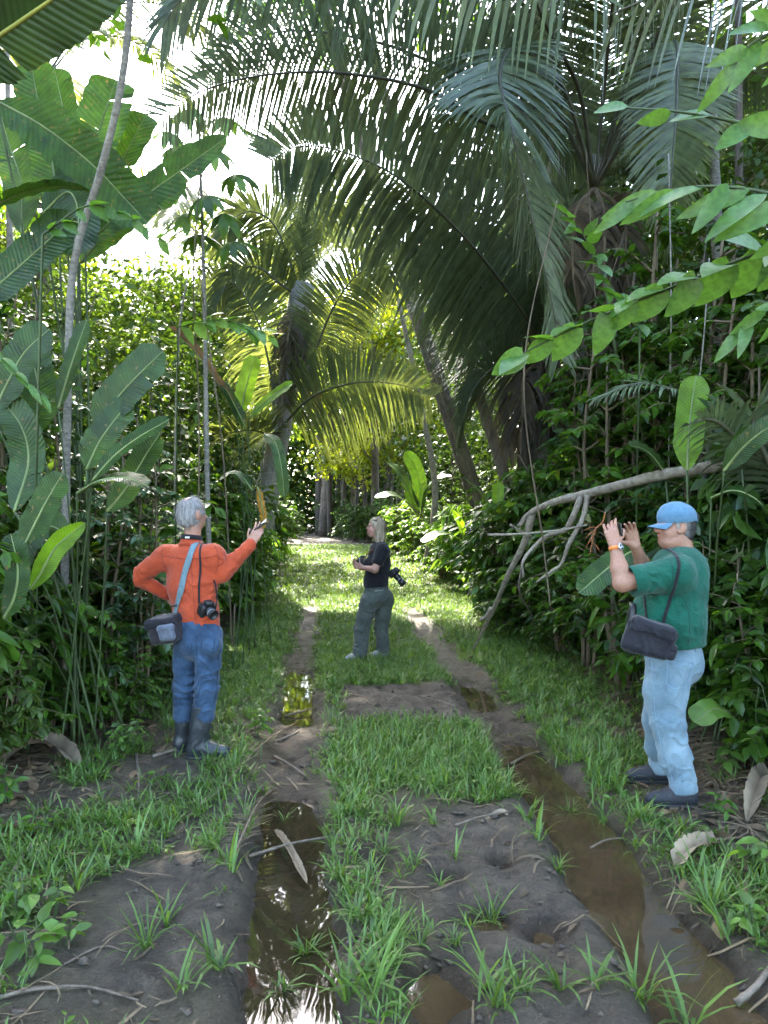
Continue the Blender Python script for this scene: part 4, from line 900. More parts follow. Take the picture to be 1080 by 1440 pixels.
# low fringe, middle, and tall rows; row spacing grows with distance
d = 3.9
while d < 34:
    st = .55 + .055 * d
    for side in (0, 1):
        e = edge_l(d) if side == 0 else edge_r(d); sg = -1 if side == 0 else 1; S_ = SL if side == 0 else SR; G_ = GL if side == 0 else GR
        kk = pick(herbs); put(kk, e + sg * (.05 + .3 * rt.random()), d + rt.normal() * .2, .8 + .5 * rt.random(), lab(kk.name, S_), 'herbs at the foot of the thicket', pick(LEAFS))
        if d > 4.6:
            kk = pick(shrubs + broad[:1]); put(kk, e + sg * (.38 + .3 * rt.random()), d + rt.normal() * .2, .50 + .3 * rt.random(), lab(kk.name, S_), G_, pick(LEAFS))
            kk = pick(shrubs + broad); put(kk, e + sg * (1.0 + .4 * rt.random()), d + rt.normal() * .3, .85 + .4 * rt.random(), lab(kk.name, S_), G_, pick(LEAFS))
        hs = (.62 if side == 0 else .8) + .2 * rt.random()
        if d > 5.5 or side: kk = pick(saplings); put(kk, e + sg * (1.6 + .7 * rt.random()), d + rt.normal() * .3, hs, lab(kk.name, S_), G_, pick(LEAFS))
        if side or d > 7: kk = pick(saplings); put(kk, e + sg * (2.9 + 1.0 * rt.random()), d + rt.normal() * .4, hs * (1.15 if side else .95), lab(kk.name, S_), G_, pick(LEAFS))
        kk = pick(saplings); put(kk, e + sg * (5.5 + 1.5 * rt.random()), d + rt.normal() * .5, hs * (1.35 if side else 1.05), lab(kk.name, S_), G_, pick(LEAFS))
    d += st
# tall bushes that hide the feet of the palms
for x, dd, s, k in [(-2.35, 10.2, 1.0, 0), (-2.2, 11.4, 1.2, 1), (-2.05, 12.6, 1.35, 0), (-2.0, 13.6, 1.2, 2), (-2.5, 12.2, 1.6, 1), (-2.6, 14.2, 1.7, 0), (-2.1, 14.9, 1.1, 1), (-2.9, 10.8, 1.6, 2), (-2.5, 9.0, 1.1, 1), (-2.8, 8.0, 1.4, 0), (-2.9, 6.9, 1.3, 1), (-2.7, 6.2, .9, 2), (-2.5, 5.5, .75, 0), (-2.25, 6.6, .7, 1), (-2.0, 7.2, .6, 0), (-2.75, 4.9, .8, 1), (-2.45, 4.7, .5, 2), (-2.15, 5.9, .5, 0), (-3.0, 5.0, 1.1, 0)]:
    put(shrubs[k], x, dd, s, 'tall dense bush hiding the foot of the pale palm beyond the man in orange', 'bushes at the foot of the palms', pick([leaf_mid, leaf_bright, leaf_mid, leaf_far]))  # paler leaf colours here stand in for light on the bushes
for x, dd, s, k in [(2.15, 8.8, .8, 0), (2.0, 10.3, .85, 1), (2.45, 9.9, 1.15, 2), (2.15, 11.0, 1.0, 0), (1.95, 12.2, .8, 1), (2.75, 8.6, 1.25, 0), (2.5, 7.6, 1.0, 1), (3.1, 7.4, 1.5, 2), (3.0, 9.0, 1.6, 1), (2.9, 6.4, 1.3, 0), (2.55, 5.6, 1.0, 1), (3.3, 5.8, 1.6, 2), (2.3, 13.5, 1.1, 2), (2.7, 5.0, .9, 0), (3.4, 5.1, 1.4, 1), (2.0, 15, .9, 0), (1.9, 17, 1.0, 1), (2.3, 9.6, 1.45, 0), (2.1, 10.1, 1.4, 1), (2.65, 10.3, 1.6, 2), (1.85, 10.9, 1.2, 2), (2.9, 9.7, 1.7, 0), (2.05, 11.6, 1.4, 0)]:
    put(shrubs[k], x, dd, s, 'dense bush crowding the foot of the dark palms behind the man in green', 'bushes at the foot of the palms', pick(LEAFS))
for x, dd, s, k in [(-3.3, 5.6, .62, 0), (-3.6, 6.4, .75, 1), (-3.0, 7.4, .6, 2), (-2.9, 5.2, .42, 1), (-3.0, 9.5, .7, 1), (-3.0, 11.6, .75, 0), (-3.1, 13.3, .85, 1), (-2.15, 13.2, .62, 1), (-2.0, 14.0, .66, 0), (-2.3, 12.3, .6, 2), (-2.6, 12.8, .75, 1), (-2.5, 14.6, .8, 0), (-2.6, 10.2, .6, 0), (-2.75, 8.2, .5, 1), (-3.1, 8.8, .72, 0), (-2.9, 6.0, .5, 0), (-3.3, 4.7, .55, 1), (-2.75, 5.4, .36, 0), (-2.95, 5.8, .80, 1), (-2.45, 6.0, .68, 0), (-2.1, 6.4, .58, 2), (-3.4, 6.1, .9, 2)]:
    put(saplings[k], x, dd, s, 'leafy sapling standing among the heliconia stalks', 'saplings among the heliconias', pick([leaf_mid, leaf_dark, leaf_mid, leaf_blue]))
for x, dd, s, k in [(2.35, 7.2, .95, 0), (2.7, 7.8, 1.05, 1), (2.2, 7.9, .85, 2), (3.0, 7.0, 1.1, 1), (3.3, 6.2, 1.0, 0), (2.9, 8.3, 1.15, 0), (3.6, 7.6, 1.2, 2), (3.7, 5.6, 1.0, 1), (4.3, 6.6, 1.2, 0), (3.1, 5.3, .6, 1), (2.6, 6.3, .62, 2)]:
    put(saplings[k], x, dd, s, 'leafy sapling standing in front of the big palm trunk', 'saplings before the big palm', pick([leaf_mid, leaf_dark, leaf_mid, leaf_blue]))
for x, dd, s, k in [(-4.2, 9, 1.0, 0), (-5.2, 8, 1.05, 1), (-4.6, 11, 1.15, 2), (-6.2, 10, 1.2, 0), (-3.9, 13, 1.05, 1), (-5.4, 13, 1.3, 2), (-7.2, 13, 1.4, 1), (-4.3, 16, 1.2, 0), (-6.2, 16, 1.45, 1), (-8.2, 17, 1.5, 0), (-5.0, 19, 1.4, 2), (-7.4, 20, 1.6, 1), (-9.8, 21, 1.6, 0), (-5.8, 23, 1.5, 0), (-8.5, 25, 1.7, 2), (-4.2, 7.2, .8, 2), (-5.0, 6.4, .8, 0)]:
    put(saplings[k], x, dd, s, 'tall leafy sapling in the forest beyond the banana plant', 'saplings beyond the banana plant', pick([leaf_mid, leaf_dark, leaf_dark]))
for x, dd, s, k in [(2.45, 5.0, .7, 0), (2.6, 5.5, .9, 1), (2.3, 6.4, .8, 0), (2.9, 4.7, .9, 1), (2.35, 8.3, .8, 1), (-2.5, 5.1, .8, 0), (-2.6, 6.6, .9, 1), (-2.35, 8.6, .8, 0), (-2.3, 9.8, .8, 1), (2.1, 9.2, .7, 0), (-2.7, 4.5, .7, 1), (2.6, 7.0, 1.0, 0), (-2.2, 11.0, .9, 1), (2.0, 12.8, .9, 1), (1.7, 16, 1.0, 1), (1.6, 19, 1.1, 0), (-2.5, 16.5, 1.1, 0), (-2.9, 19, 1.1, 1)]:
    put(gingers[k], x, dd, s, 'upright leafy stems of long narrow leaves at the edge of the thicket', 'long-leaved plants at the thicket edge', pick([leaf_mid, leaf_dark, leaf_bright]))
for x, dd, s, k in [(-2.05, 13.9, .85, 0), (-2.3, 14.4, 1.15, 1), (-1.95, 14.9, .9, 2), (-2.2, 12.6, .8, 0)]:
    put(shrubs[k], x, dd, s, 'bush hiding the foot of the pale shaggy palm', 'bushes at the foot of the palms', pick([leaf_mid, leaf_bright]))
# bushes at the bend; brighter leaf colour on some stands in for sun
for px, dd, s in [(585, 24, 1.3), (610, 21, 1.0), (560, 27, 1.2), (625, 18, .9), (350, 26, 1.2), (400, 34, 1.3), (372, 22, 1.0), (540, 36, 1.4), (500, 40, 1.1), (480, 41, .9), (520, 38, 1.2), (415, 40, 1.0)]:
    x = (px - CX) / F_PX * dd; put(pick(shrubs), x, dd, s, 'leafy bush in sunlit leaf tone where the track ends', 'bushes at the end of the track', leaf_bright if px > 530 else leaf_mid)

for px, dd, s in [(482, 39, 1.2), (500, 37, 1.3), (520, 36, 1.2), (540, 34, 1.3), (470, 43, 1.5), (360, 40, 1.4), (372, 44, 1.6), (490, 44, 1.8), (520, 42, 1.8)]:
    x = (px - CX) / F_PX * dd; put(pick(shrubs), x, dd, s, 'bush in shaded leaf tone crowding the mouth of the tunnel at the end of the track', 'bushes at the mouth of the tunnel', leaf_dark)  # dark leaves put the tunnel's shade into these bushes
# tall trees: added to shade the near track from outside the view, forest wall at the far end and on the right
LT = 'tall broad-crowned tree in the forest wall closing the end of the track'
for px, dd, k, s in [(470, 52, 0, 1.0), (560, 50, 1, .85), (530, 60, 0, 1.1), (620, 46, 2, 1.2), (690, 50, 1, 1.0), (400, 56, 0, .85), (350, 50, 2, .9), (300, 60, 0, .7), (640, 62, 1, 1.1), (760, 44, 0, 1.0), (250, 48, 2, .75), (180, 44, 2, .75), (120, 50, 0, .6), (500, 70, 1, 1.0), (700, 38, 2, 1.1), (590, 72, 0, 1.1), (20, 40, 2, .8), (-60, 36, 0, .7)]:
    x = (px - CX) / F_PX * dd; trees[k].place((x, dd, float(ground_z(x, dd)) - .1), rt.random() * 6.28, s, LT, 'forest wall trees', leaf_far)
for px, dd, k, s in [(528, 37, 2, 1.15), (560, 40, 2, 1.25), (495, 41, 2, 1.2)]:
    x = (px - CX) / F_PX * dd; trees[k].place((x, dd, float(ground_z(x, dd)) - .1), rt.random() * 6.28, s, 'tree with sunlit glow put into its leaf colour under the arch of palm fronds', 'sunlit trees under the palm arch', leaf_glow)
LR = 'tall tree rising out of the forest behind the man in green'
for x, dd, k, s in [(7.5, 12, 2, .9), (6.6, 17, 0, .75), (9, 22, 1, .8), (5.6, 26, 2, 1.0), (8, 31, 0, .9), (10.5, 15, 1, .9), (7.8, 8.5, 2, .9), (5, 36, 1, .8), (13, 24, 0, 1.0)]:
    trees[k].place((x, dd, float(ground_z(x, dd)) - .1), rt.random() * 6.28, s, LR, 'trees behind the man in green', leaf_mid)
for x, dd, k, s in [(-5.2, 19, 2, .7), (-6.8, 23, 2, .8), (-5.0, 27, 2, .85), (-8.4, 17, 2, .75), (-7.6, 29, 0, .65), (-10.5, 25, 2, .95), (-6.4, 14.5, 2, .55)]:
    trees[k].place((x, dd, float(ground_z(x, dd)) - .1), rt.random() * 6.28, s, 'leafy tree in the forest between the banana plant and the pale palm', 'trees between the banana plant and the pale palm', leaf_far)
for x, dd, k, s in [(-6, -9, 0, .9), (5, -10, 1, .85), (0.5, -15, 0, 1.0), (-11, -4, 1, .9), (10, -4, 0, .9), (-4.5, -20, 1, 1.0), (9, -14, 1, .9), (8.5, 2.5, 2, 1.1), (-7.5, -1.5, 2, 1.1), (7, -1.5, 2, 1.0)]:
    trees[k].place((x, dd, float(ground_z(x, dd)) - .1), rt.random() * 6.28, s, 'unseen tall tree added around the viewpoint to block the low sky', 'unseen trees added to block the low sky', leaf_mid)  # added out of view so light falls mostly from above
for x, dd, k, s in [(2.7, 15.5, 1, 1.1), (3.4, 16.5, 2, 1.2), (3.6, 12, 2, 1.1), (4.2, 20.5, 0, 1.35), (2.9, 12.8, 1, 1.0), (3.0, 19.0, 1, 1.2), (-5.5, 8, 2, 1.05), (5.5, 9, 2, 1.1), (3.4, 22.5, 1, 1.35)]:
    high_trees[k].place((x, dd, float(ground_z(x, dd)) - .1), 0.0 if k == 1 else rt.random() * 6.28, s, 'very tall added tree whose crown shades the near track from high above', 'tall trees added to shade the track', leaf_mid)
LO = 'tall tree added beyond the banana plant to shade the near track'  # trees added beside the view to keep sun off the near track
for x, dd, k, s in [(-9.5, 12, 0, .95), (-12, 16, 1, .95), (-8.2, 8.0, 2, 1.15), (-13, 10, 1, .8), (-11.5, 6, 0, .8), (-15, 20, 0, 1.0), (-17, 14, 1, 1.0), (-7.8, 4.5, 2, .9)]:
    trees[k].place((x, dd, float(ground_z(x, dd)) - .1), rt.random() * 6.28, s, LO, 'trees added beyond the banana plant for shade', leaf_mid)
# leaf mass that fills the depth of the forest behind the single plants
def leaf_mass(name, label, n, sample, size, mat, tmpl=T_SM, seed=0):
    rg = np.random.default_rng(seed); pos, sz = sample(rg, n); m = len(pos); mb = MB()
    # leaves gather in clumps
    stamp(mb, tmpl, pos, nrm(rg.normal(size=(m, 3)) * [1, 1, .6] + [0, 0, -.35]), nrm(UP + rg.normal(size=(m, 3)) * .5), sz * size * (.6 + .8 * rg.random(m)))
    o = mb.build(name, mat, None); return tag(o, label, 'undergrowth', kind='stuff')
def side_sample(sg, zmul, zcap, dmax, omax):
    def f(rg, n):
        nc = n // 26; d = 4.2 + (dmax - 4.2) * rg.random(nc) ** 1.25; e = np.array([edge_l(q) if sg < 0 else edge_r(q) for q in d])
        off = .45 + omax * rg.random(nc) ** 1.15; zt = np.minimum(zcap, (1.2 + zmul * d) * np.minimum(1, .35 + off * .4)); z = zt * rg.random(nc) ** 1.15
        if sg < 0: z = np.where(d < 6.0, z * .75, z)
        c = np.stack([e + sg * off, d, z], 1); p = np.repeat(c, 26, 0) + rg.normal(size=(nc * 26, 3)) * [.34, .34, .24] * np.repeat(.7 + .03 * d, 26)[:, None]
        p[:, 2] = np.maximum(p[:, 2], .03); p[:, 2] += base_z(p[:, 0], p[:, 1])
        ex = np.where(sg < 0, -1, 1) * (p[:, 0] - np.repeat(e, 26)); ok = ex > .15
        return p[ok], (np.repeat(.8 + .028 * d, 26))[ok]
    return f
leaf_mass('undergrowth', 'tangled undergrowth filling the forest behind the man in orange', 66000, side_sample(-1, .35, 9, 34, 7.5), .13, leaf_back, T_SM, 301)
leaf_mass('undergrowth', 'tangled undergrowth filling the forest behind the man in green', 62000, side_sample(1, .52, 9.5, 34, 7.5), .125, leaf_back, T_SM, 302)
def far_sample(rg, n):
    nc = n // 30; x = -34 + 66 * rg.random(nc); d = 44 + 26 * rg.random(nc); lim = np.where(x / d < -.2, 13.0, 15.0); z = lim * rg.random(nc) ** 1.1
    trk = (np.abs(x - (-.085 * d + .35)) < 2.2) & (z < 2.5) & (d < 52); c = np.stack([x, d, z], 1)[~trk]; m = len(c)
    p = np.repeat(c, 30, 0) + rg.normal(size=(m * 30, 3)) * [.9, .9, .6]; p[:, 2] = np.maximum(p[:, 2], .1) + base_z(p[:, 0], p[:, 1]); return p, np.full(len(p), 1.0)
def end_sample(rg, n):
    nc = n // 30; x = -13 + 19 * rg.random(nc); d = 46 + 10 * rg.random(nc); z = 7.5 * rg.random(nc); c = np.stack([x, d, z], 1); p = np.repeat(c, 30, 0) + rg.normal(size=(nc * 30, 3)) * [.8, .8, .5]
    p[:, 2] = np.maximum(p[:, 2], .1) + base_z(p[:, 0], p[:, 1]); return p, np.full(len(p), 1.0)
leaf_mass('shaded_thicket', 'thicket in shaded leaf tone closing the far end of the track behind the trunks', 22000, end_sample, .42, leaf_back, T_SM, 304)  # dark leaf colour stands in for the shade at the track's end
leaf_mass('far_forest', 'far leafy forest wall beyond the end of the track', 52000, far_sample, .42, leaf_far, T_SM, 303)
# ------------------------------------------------------------------ solid modelling by distance field + surface nets
class Field:
    def __init__(s, lo, hi, h):
        s.lo = np.asarray(lo, float); s.h = h; s.n = np.ceil((np.asarray(hi) - s.lo) / h).astype(int) + 1
        s.f = np.full(s.n, .5, np.float32)
    def _sub(s, lo, hi):
        a = np.clip(np.floor((np.asarray(lo) - s.lo) / s.h).astype(int), 0, s.n); b = np.clip(np.ceil((np.asarray(hi) - s.lo) / s.h).astype(int) + 1, 0, s.n)
        sl = tuple(slice(int(a[i]), int(b[i])) for i in range(3))
        ax = [s.lo[i] + np.arange(int(a[i]), int(b[i])) * s.h for i in range(3)]
        X = np.stack(np.meshgrid(*ax, indexing='ij'), -1) if all(b > a) else None
        return sl, X
    def _merge(s, sl, d, k):
        a = s.f[sl]; d = d.astype(np.float32)
        h = np.clip(.5 + .5 * (a - d) / k, 0, 1); s.f[sl] = a * (1 - h) + d * h - k * h * (1 - h)
    def cone(s, a, ra, b, rb, k=.02, sq=None):
        a = np.asarray(a, float); b = np.asarray(b, float); m = max(ra, rb) * (1.0 if sq is None else max(1, sq[1])) + k + .03
        sl, X = s._sub(np.minimum(a, b) - m, np.maximum(a, b) + m)
        if X is None: return s
        ab = b - a; t = np.clip(((X - a) @ ab) / max(ab @ ab, 1e-9), 0, 1)
        v = X - a - t[..., None] * ab
        if sq is not None:                      # stretch along one axis
            n, fct = nrm(sq[0]), sq[1]; c = v @ n; v = v + (c / fct - c)[..., None] * n
        d = np.linalg.norm(v, axis=-1) - (ra + (rb - ra) * t)
        s._merge(sl, d, k); return s
    def chain(s, pts, rad, k=.02, sq=None):
        for i in range(len(pts) - 1): s.cone(pts[i], rad[i], pts[i + 1], rad[i + 1], k, sq)
        return s
    def ell(s, c, r, R=None, k=.02):
        c = np.asarray(c, float); r = np.asarray(r, float); m = max(r) + k + .03; sl, X = s._sub(c - m, c + m)
        if X is None: return s
        q = X - c
        if R is not None: q = q @ np.asarray(R)      # columns of R are the axes
        k0 = np.linalg.norm(q / r, axis=-1); k1 = np.linalg.norm(q / (r * r), axis=-1)
        s._merge(sl, k0 * (k0 - 1) / np.maximum(k1, 1e-6), k); return s
    def cut(s, p, n, k=.0):                      # keep the side the normal points away from
        sl, X = s._sub(s.lo, s.lo + s.n * s.h); d = (X - np.asarray(p)) @ nrm(n); s.f = np.maximum(s.f, d.astype(np.float32)); return s
    def carve_ell(s, c, r, R=None):
        c = np.asarray(c, float); r = np.asarray(r, float); m = max(r) + .03; sl, X = s._sub(c - m, c + m); q = X - c
        if R is not None: q = q @ np.asarray(R)
        k0 = np.linalg.norm(q / r, axis=-1); k1 = np.linalg.norm(q / (r * r), axis=-1); d = k0 * (k0 - 1) / np.maximum(k1, 1e-6)
        s.f[sl] = np.maximum(s.f[sl], -d.astype(np.float32)); return s
    def folds(s, lst, base=.004, seed=0, freq=9.0):
        m = np.abs(s.f) < .035; I = np.argwhere(m); p = s.lo + I * s.h
        off = base * 2 * vnoise3(p * freq, seed) + base * .8 * vnoise3(p * freq * 2.6, seed + 5)
        wob = vnoise3(p * 6.0, seed + 9) + .6 * vnoise3(p * 15.0, seed + 19); brk = np.clip(.55 + 1.6 * vnoise3(p * 11.0, seed + 29), 0, 1.2)
        for (c, d, fr, amp, rad) in lst:
            q = p - np.asarray(c); w = np.exp(-(q * q).sum(1) / rad ** 2); ph = q @ nrm(d) * fr * .55 + wob * 7.0
            off = off + amp * 1.9 * w * brk * (np.abs(np.sin(ph)) ** .55 - .75)
        s.f[m] += off.astype(np.float32); return s
    def mesh(s):
        f = s.f; n = np.array(f.shape); sg = f < 0
        c = np.zeros(n - 1, np.uint8)
        for dx in (0, 1):
            for dy in (0, 1):
                for dz in (0, 1): c += sg[dx:n[0] - 1 + dx, dy:n[1] - 1 + dy, dz:n[2] - 1 + dz]
        act = (c > 0) & (c < 8); I = np.argwhere(act); idx = np.full(act.shape, -1, np.int64); idx[act] = np.arange(len(I))
        acc = np.zeros((len(I), 3)); cnt = np.zeros(len(I))
        cor = [(x, y, z) for x in (0, 1) for y in (0, 1) for z in (0, 1)]
        val = {q: f[I[:, 0] + q[0], I[:, 1] + q[1], I[:, 2] + q[2]] for q in cor}
        for q in cor:
            for ax in range(3):
                if q[ax] == 0:
                    q2 = list(q); q2[ax] = 1; q2 = tuple(q2); a, b = val[q], val[q2]; m = (a < 0) != (b < 0)
                    t = np.where(m, a / np.where(a - b == 0, 1e-9, a - b), 0); pt = np.tile(np.array(q, float), (len(I), 1)); pt[:, ax] = t
                    acc[m] += pt[m]; cnt[m] += 1
        V = s.lo + (I + acc / cnt[:, None]) * s.h
        F = []
        for ax in range(3):
            sh = [slice(None)] * 3; sh2 = [slice(None)] * 3; sh[ax] = slice(0, -1); sh2[ax] = slice(1, None)
            ch = sg[tuple(sh)] != sg[tuple(sh2)]; E = np.argwhere(ch); o1, o2 = [(1, 2), (2, 0), (0, 1)][ax]
            ok = (E[:, o1] > 0) & (E[:, o2] > 0) & (E[:, o1] < n[o1] - 1) & (E[:, o2] < n[o2] - 1); E = E[ok]
            if not len(E): continue
            def at(d1, d2):
                J = E.copy(); J[:, o1] -= d1; J[:, o2] -= d2; return idx[J[:, 0], J[:, 1], J[:, 2]]
            q = np.stack([at(1, 1), at(0, 1), at(0, 0), at(1, 0)], 1); inn = sg[E[:, 0], E[:, 1], E[:, 2]]
            q[~inn] = q[~inn][:, ::-1]; F.append(q)
        return V, np.concatenate(F)
def fld(pts, h, m=.12):
    p = np.asarray(pts, float); return Field(p.min(0) - m, p.max(0) + m, h)

def hand(F, wrist, d, palm_n, across, curls, scale=1.0, thumb=(.7, .5), spread=.12, k=.008):
    """five separate fingers; d = along the hand, palm_n = the way the palm faces, across = towards the thumb; returns fingertip points"""
    d = nrm(d); across = nrm(np.asarray(across, float) - d * np.dot(across, d)); pn = nrm(np.asarray(palm_n, float) - d * np.dot(palm_n, d)); s = scale; tips = []
    for i, (off, l) in enumerate(((.030, .95), (.010, 1.06), (-.010, 1.0), (-.029, .80))):
        kn = wrist + d * (.088 - .006 * abs(i - 1)) * s + across * off * s
        F.cone(wrist + d * .012 * s + across * off * .6 * s, .016 * s, kn, .0125 * s, .014, (pn, .85))
        v = nrm(d + across * off / .03 * spread); p = kn; r = .0092 * s
        for j, seg in enumerate((.042, .027, .022)):
            c = curls[i][j] if np.ndim(curls[i]) else curls[i]
            v = nrm(v * math.cos(c) + pn * math.sin(c)); q = p + v * seg * l * s; F.cone(p, r, q, r * .92, k * .5); p = q; r *= .92
        tips.append(p)
    b = wrist + d * .028 * s + across * .026 * s; v = nrm(d * .6 + across * thumb[0] + pn * thumb[1])
    F.cone(wrist + d * .01 * s + across * .008 * s, .017 * s, b, .015 * s, .014)
    p = b
    for seg, r in ((.038, .0125), (.030, .011), (.024, .0095)):
        q = p + v * seg * s; F.cone(p, r * s, q, r * .93 * s, k * .6); p = q; v = nrm(v * .9 + d * .35 + pn * .05)
    tips.append(p); return tips

skin_m = tint_mat('skin', .48, .12); hair_m = tint_mat('hair', .55, 0, .9, 160.0)
eye_m = plain_mat('eye', (.03, .025, .02), .15, var=.05)
orange_c = cloth_mat('orange_shirt', (.41, .062, .022), .16, bump=.25); denim_dark = cloth_mat('blue_jeans', (.015, .040, .092), .45, 7.0, fade=(.050, .098, .175), bump=.25)
denim_pale = cloth_mat('pale_jeans', (.115, .19, .245), .25, 6.0, fade=(.22, .30, .345), bump=.22); green_c = cloth_mat('green_polo', (.004, .080, .050), .2, bump=.3)
black_c = cloth_mat('black_shirt', (.008, .0075, .0095), .3, bump=.3); olive_c = cloth_mat('grey_green_trousers', (.070, .080, .070), .2, bump=.45)
cap_c = cloth_mat('blue_cap', (.092, .19, .285), .14, bump=.2); rubber = plain_mat('black_rubber', (.030, .034, .038), .42, 0, .15, 40, .35)
shoe_m = plain_mat('black_shoe', (.018, .019, .024), .7, 0, .6, 90, .3); sole_m = plain_mat('shoe_sole', (.02, .02, .02), .6); greyshoe = plain_mat('grey_shoe', (.22, .22, .20), .7, 0, .3)
blackpl = plain_mat('camera_black', (.014, .014, .015), .38, 0, .25, 300, .2); glass_m = plain_mat('lens_glass', (.01, .012, .02), .05, 0, 0, 5, .2)
nylon = cloth_mat('black_nylon', (.009, .009, .014), .3, 20, rough=.6, bump=.25); nylon_grey = cloth_mat('grey_nylon', (.11, .125, .16), .2, 20, rough=.6, bump=.4); nylon_brown = cloth_mat('brown_nylon', (.024, .020, .024), .3, 20, rough=.65, bump=.25)
strap_grey = cloth_mat('grey_strap', (.14, .21, .235), .15, 30); strap_black = cloth_mat('black_strap', (.012, .012, .014), .2, 30)
metal_m = plain_mat('steel', (.55, .55, .56), .3, .9); strap_orange = plain_mat('orange_rubber', (.70, .20, .04), .6); white_print = plain_mat('white_print', (.75, .75, .73), .7); red_m = plain_mat('red_print', (.55, .03, .03), .6)
dial_m = plain_mat('watch_dial', (.03, .035, .045), .2)

def bvh_of(o):
    me = o.data; off = wloc(o); return BVHTree.FromPolygons([tuple(np.array(v.co) + off) for v in me.vertices], [tuple(p.vertices) for p in me.polygons])
CAMP = Vector((0, 0, CAMH))
def hit(tree, px, py, off=.004, back=None):
    v = Vector(P(px, py, 1.0)) - CAMP; h = tree.ray_cast(CAMP, v.normalized())
    if h[0] is None:
        h = tree.find_nearest(CAMP + v * (back or 5.0))
    n = h[1] if h[1].dot(v) < 0 else -h[1]
    return np.array(h[0] + n * off), np.array(n)
def strap(name, tree, pix, w, mat, parent, off=.005, n=40):
    q = spline([(a, b, 0) for a, b in pix], n); H = [hit(tree, a, b, off) for a, b, _ in q]
    pts = np.array([h[0] for h in H]); nn = np.array([h[1] for h in H])
    for _ in range(4): pts[1:-1] = (pts[:-2] + 2 * pts[1:-1] + pts[2:]) / 4; nn[1:-1] = nrm(nn[:-2] + nn[1:-1] + nn[2:])
    v, f = ribbon(pts, w, nn); return obj(name, v, f, mat, parent)
def disc_tube(c, axis, secs, sides=24):
    """turned shape: secs = [(along, radius)...]"""
    a = nrm(axis); u = nrm(np.cross(a, [.3, .2, .91])); w = np.cross(a, u); th = np.linspace(0, 2 * np.pi, sides, endpoint=False)
    V = np.concatenate([np.asarray(c) + a * t + r * (np.cos(th)[:, None] * u + np.sin(th)[:, None] * w) for t, r in secs])
    n = len(secs); F = [grid_faces(n, sides, True), np.arange(sides)[::-1][None], (np.arange(sides) + (n - 1) * sides)[None]]
    return V, F
def camera_prop(name, label, c, look, upv, lens, group=None, scale=1.0, parentless=True):
    """stills camera: body with grip, prism hump, lens barrel with ring and glass"""
    look = nrm(look); x = nrm(np.cross(look, upv)); up = np.cross(x, look); t = thing(name, label, 'camera', c - up * .05 * scale, group)
    M = np.eye(4); M[:3, 0] = x; M[:3, 1] = look; M[:3, 2] = up; M[:3, 3] = c; s = scale
    b = MB(); b.add(*rbox((.13 * s, .055 * s, .085 * s), .012 * s, M)); M2 = M.copy(); M2[:3, 3] = c + x * .05 * s + look * .025 * s; b.add(*rbox((.034 * s, .05 * s, .088 * s), .012 * s, M2)); body = b.build('body', blackpl, t)
    M3 = M.copy(); M3[:3, 3] = c + up * .052 * s + look * .008 * s; obj('prism_hump', *rbox((.06 * s, .06 * s, .034 * s), .012 * s, M3), blackpl, t)
    l = obj('lens', *disc_tube(c + look * .025 * s, look, [(0, .036 * s), (lens * .35, .036 * s), (lens * .36, .033 * s), (lens * .7, .034 * s), (lens * .71, .038 * s), (lens, .038 * s), (lens, .031 * s), (lens - .008, .029 * s)]), blackpl, t)
    obj('lens_ring', *disc_tube(c + look * (.025 * s + lens * .55), look, [(0, .0345 * s), (0, .0365 * s), (.006, .0365 * s), (.006, .0345 * s)]), plain_mat('lens_mark', (.25, .25, .25), .5), l)
    obj('front_glass', *disc_tube(c + look * (.025 * s + lens - .010), look, [(0, .0288 * s), (.001, .0285 * s)]), glass_m, l)
    obj('dial', *disc_tube(c + x * .042 * s + up * .042 * s, up, [(0, .012 * s), (.009, .012 * s), (.009, .010 * s)], 14), blackpl, t)
    return t
def skin_tint(V, base, spots=()):
    c = np.tile(np.array(base, float), (len(V), 1))
    for (p, r, col, amt) in spots:
        w = amt * np.exp(-((V - np.asarray(p)) ** 2).sum(1) / r ** 2); c = c * (1 - w[:, None]) + np.array(col) * w[:, None]
    return c

def strands(name, V, hc, hdown, n, ln, wd, mat, col, parent, seed, out=.25, keep=None):
    rg = np.random.default_rng(seed); idx = rg.integers(0, len(V), n * 2); p = V[idx]
    if keep is not None: p = p[keep(p)]
    p = p[:n]; m = len(p); nn = nrm(p - hc); d = nrm(np.asarray(hdown) - nn * (nn @ np.asarray(hdown))[:, None] + nn * out * rg.random((m, 1)) + rg.normal(size=(m, 3)) * .22)
    L_ = ln * (.5 + .7 * rg.random(m)); s = np.array([0, .5, 1.0]); sd = nrm(np.cross(d, nn)) * wd * .5
    c = p[:, None] + d[:, None] * (s[None, :, None] * L_[:, None, None]) - nn[:, None] * (s ** 2)[None, :, None] * .004 + np.array([0, 0, -1]) * (s ** 2)[None, :, None] * L_[:, None, None] * .15
    w = np.array([1, .8, .15])[None, :, None] * sd[:, None]; W = np.stack([c - w, c + w], 2).reshape(-1, 3); a = (np.arange(m) * 6)[:, None] + (np.arange(2) * 2)[None]
    cc = np.repeat(np.asarray(col)[None] * (.55 + .9 * rg.random((m, 1))), 6, 0)
    return obj(name, W, np.stack([a, a + 1, a + 3, a + 2], -1).reshape(-1, 4), mat, parent, col=np.clip(cc, 0, 1))
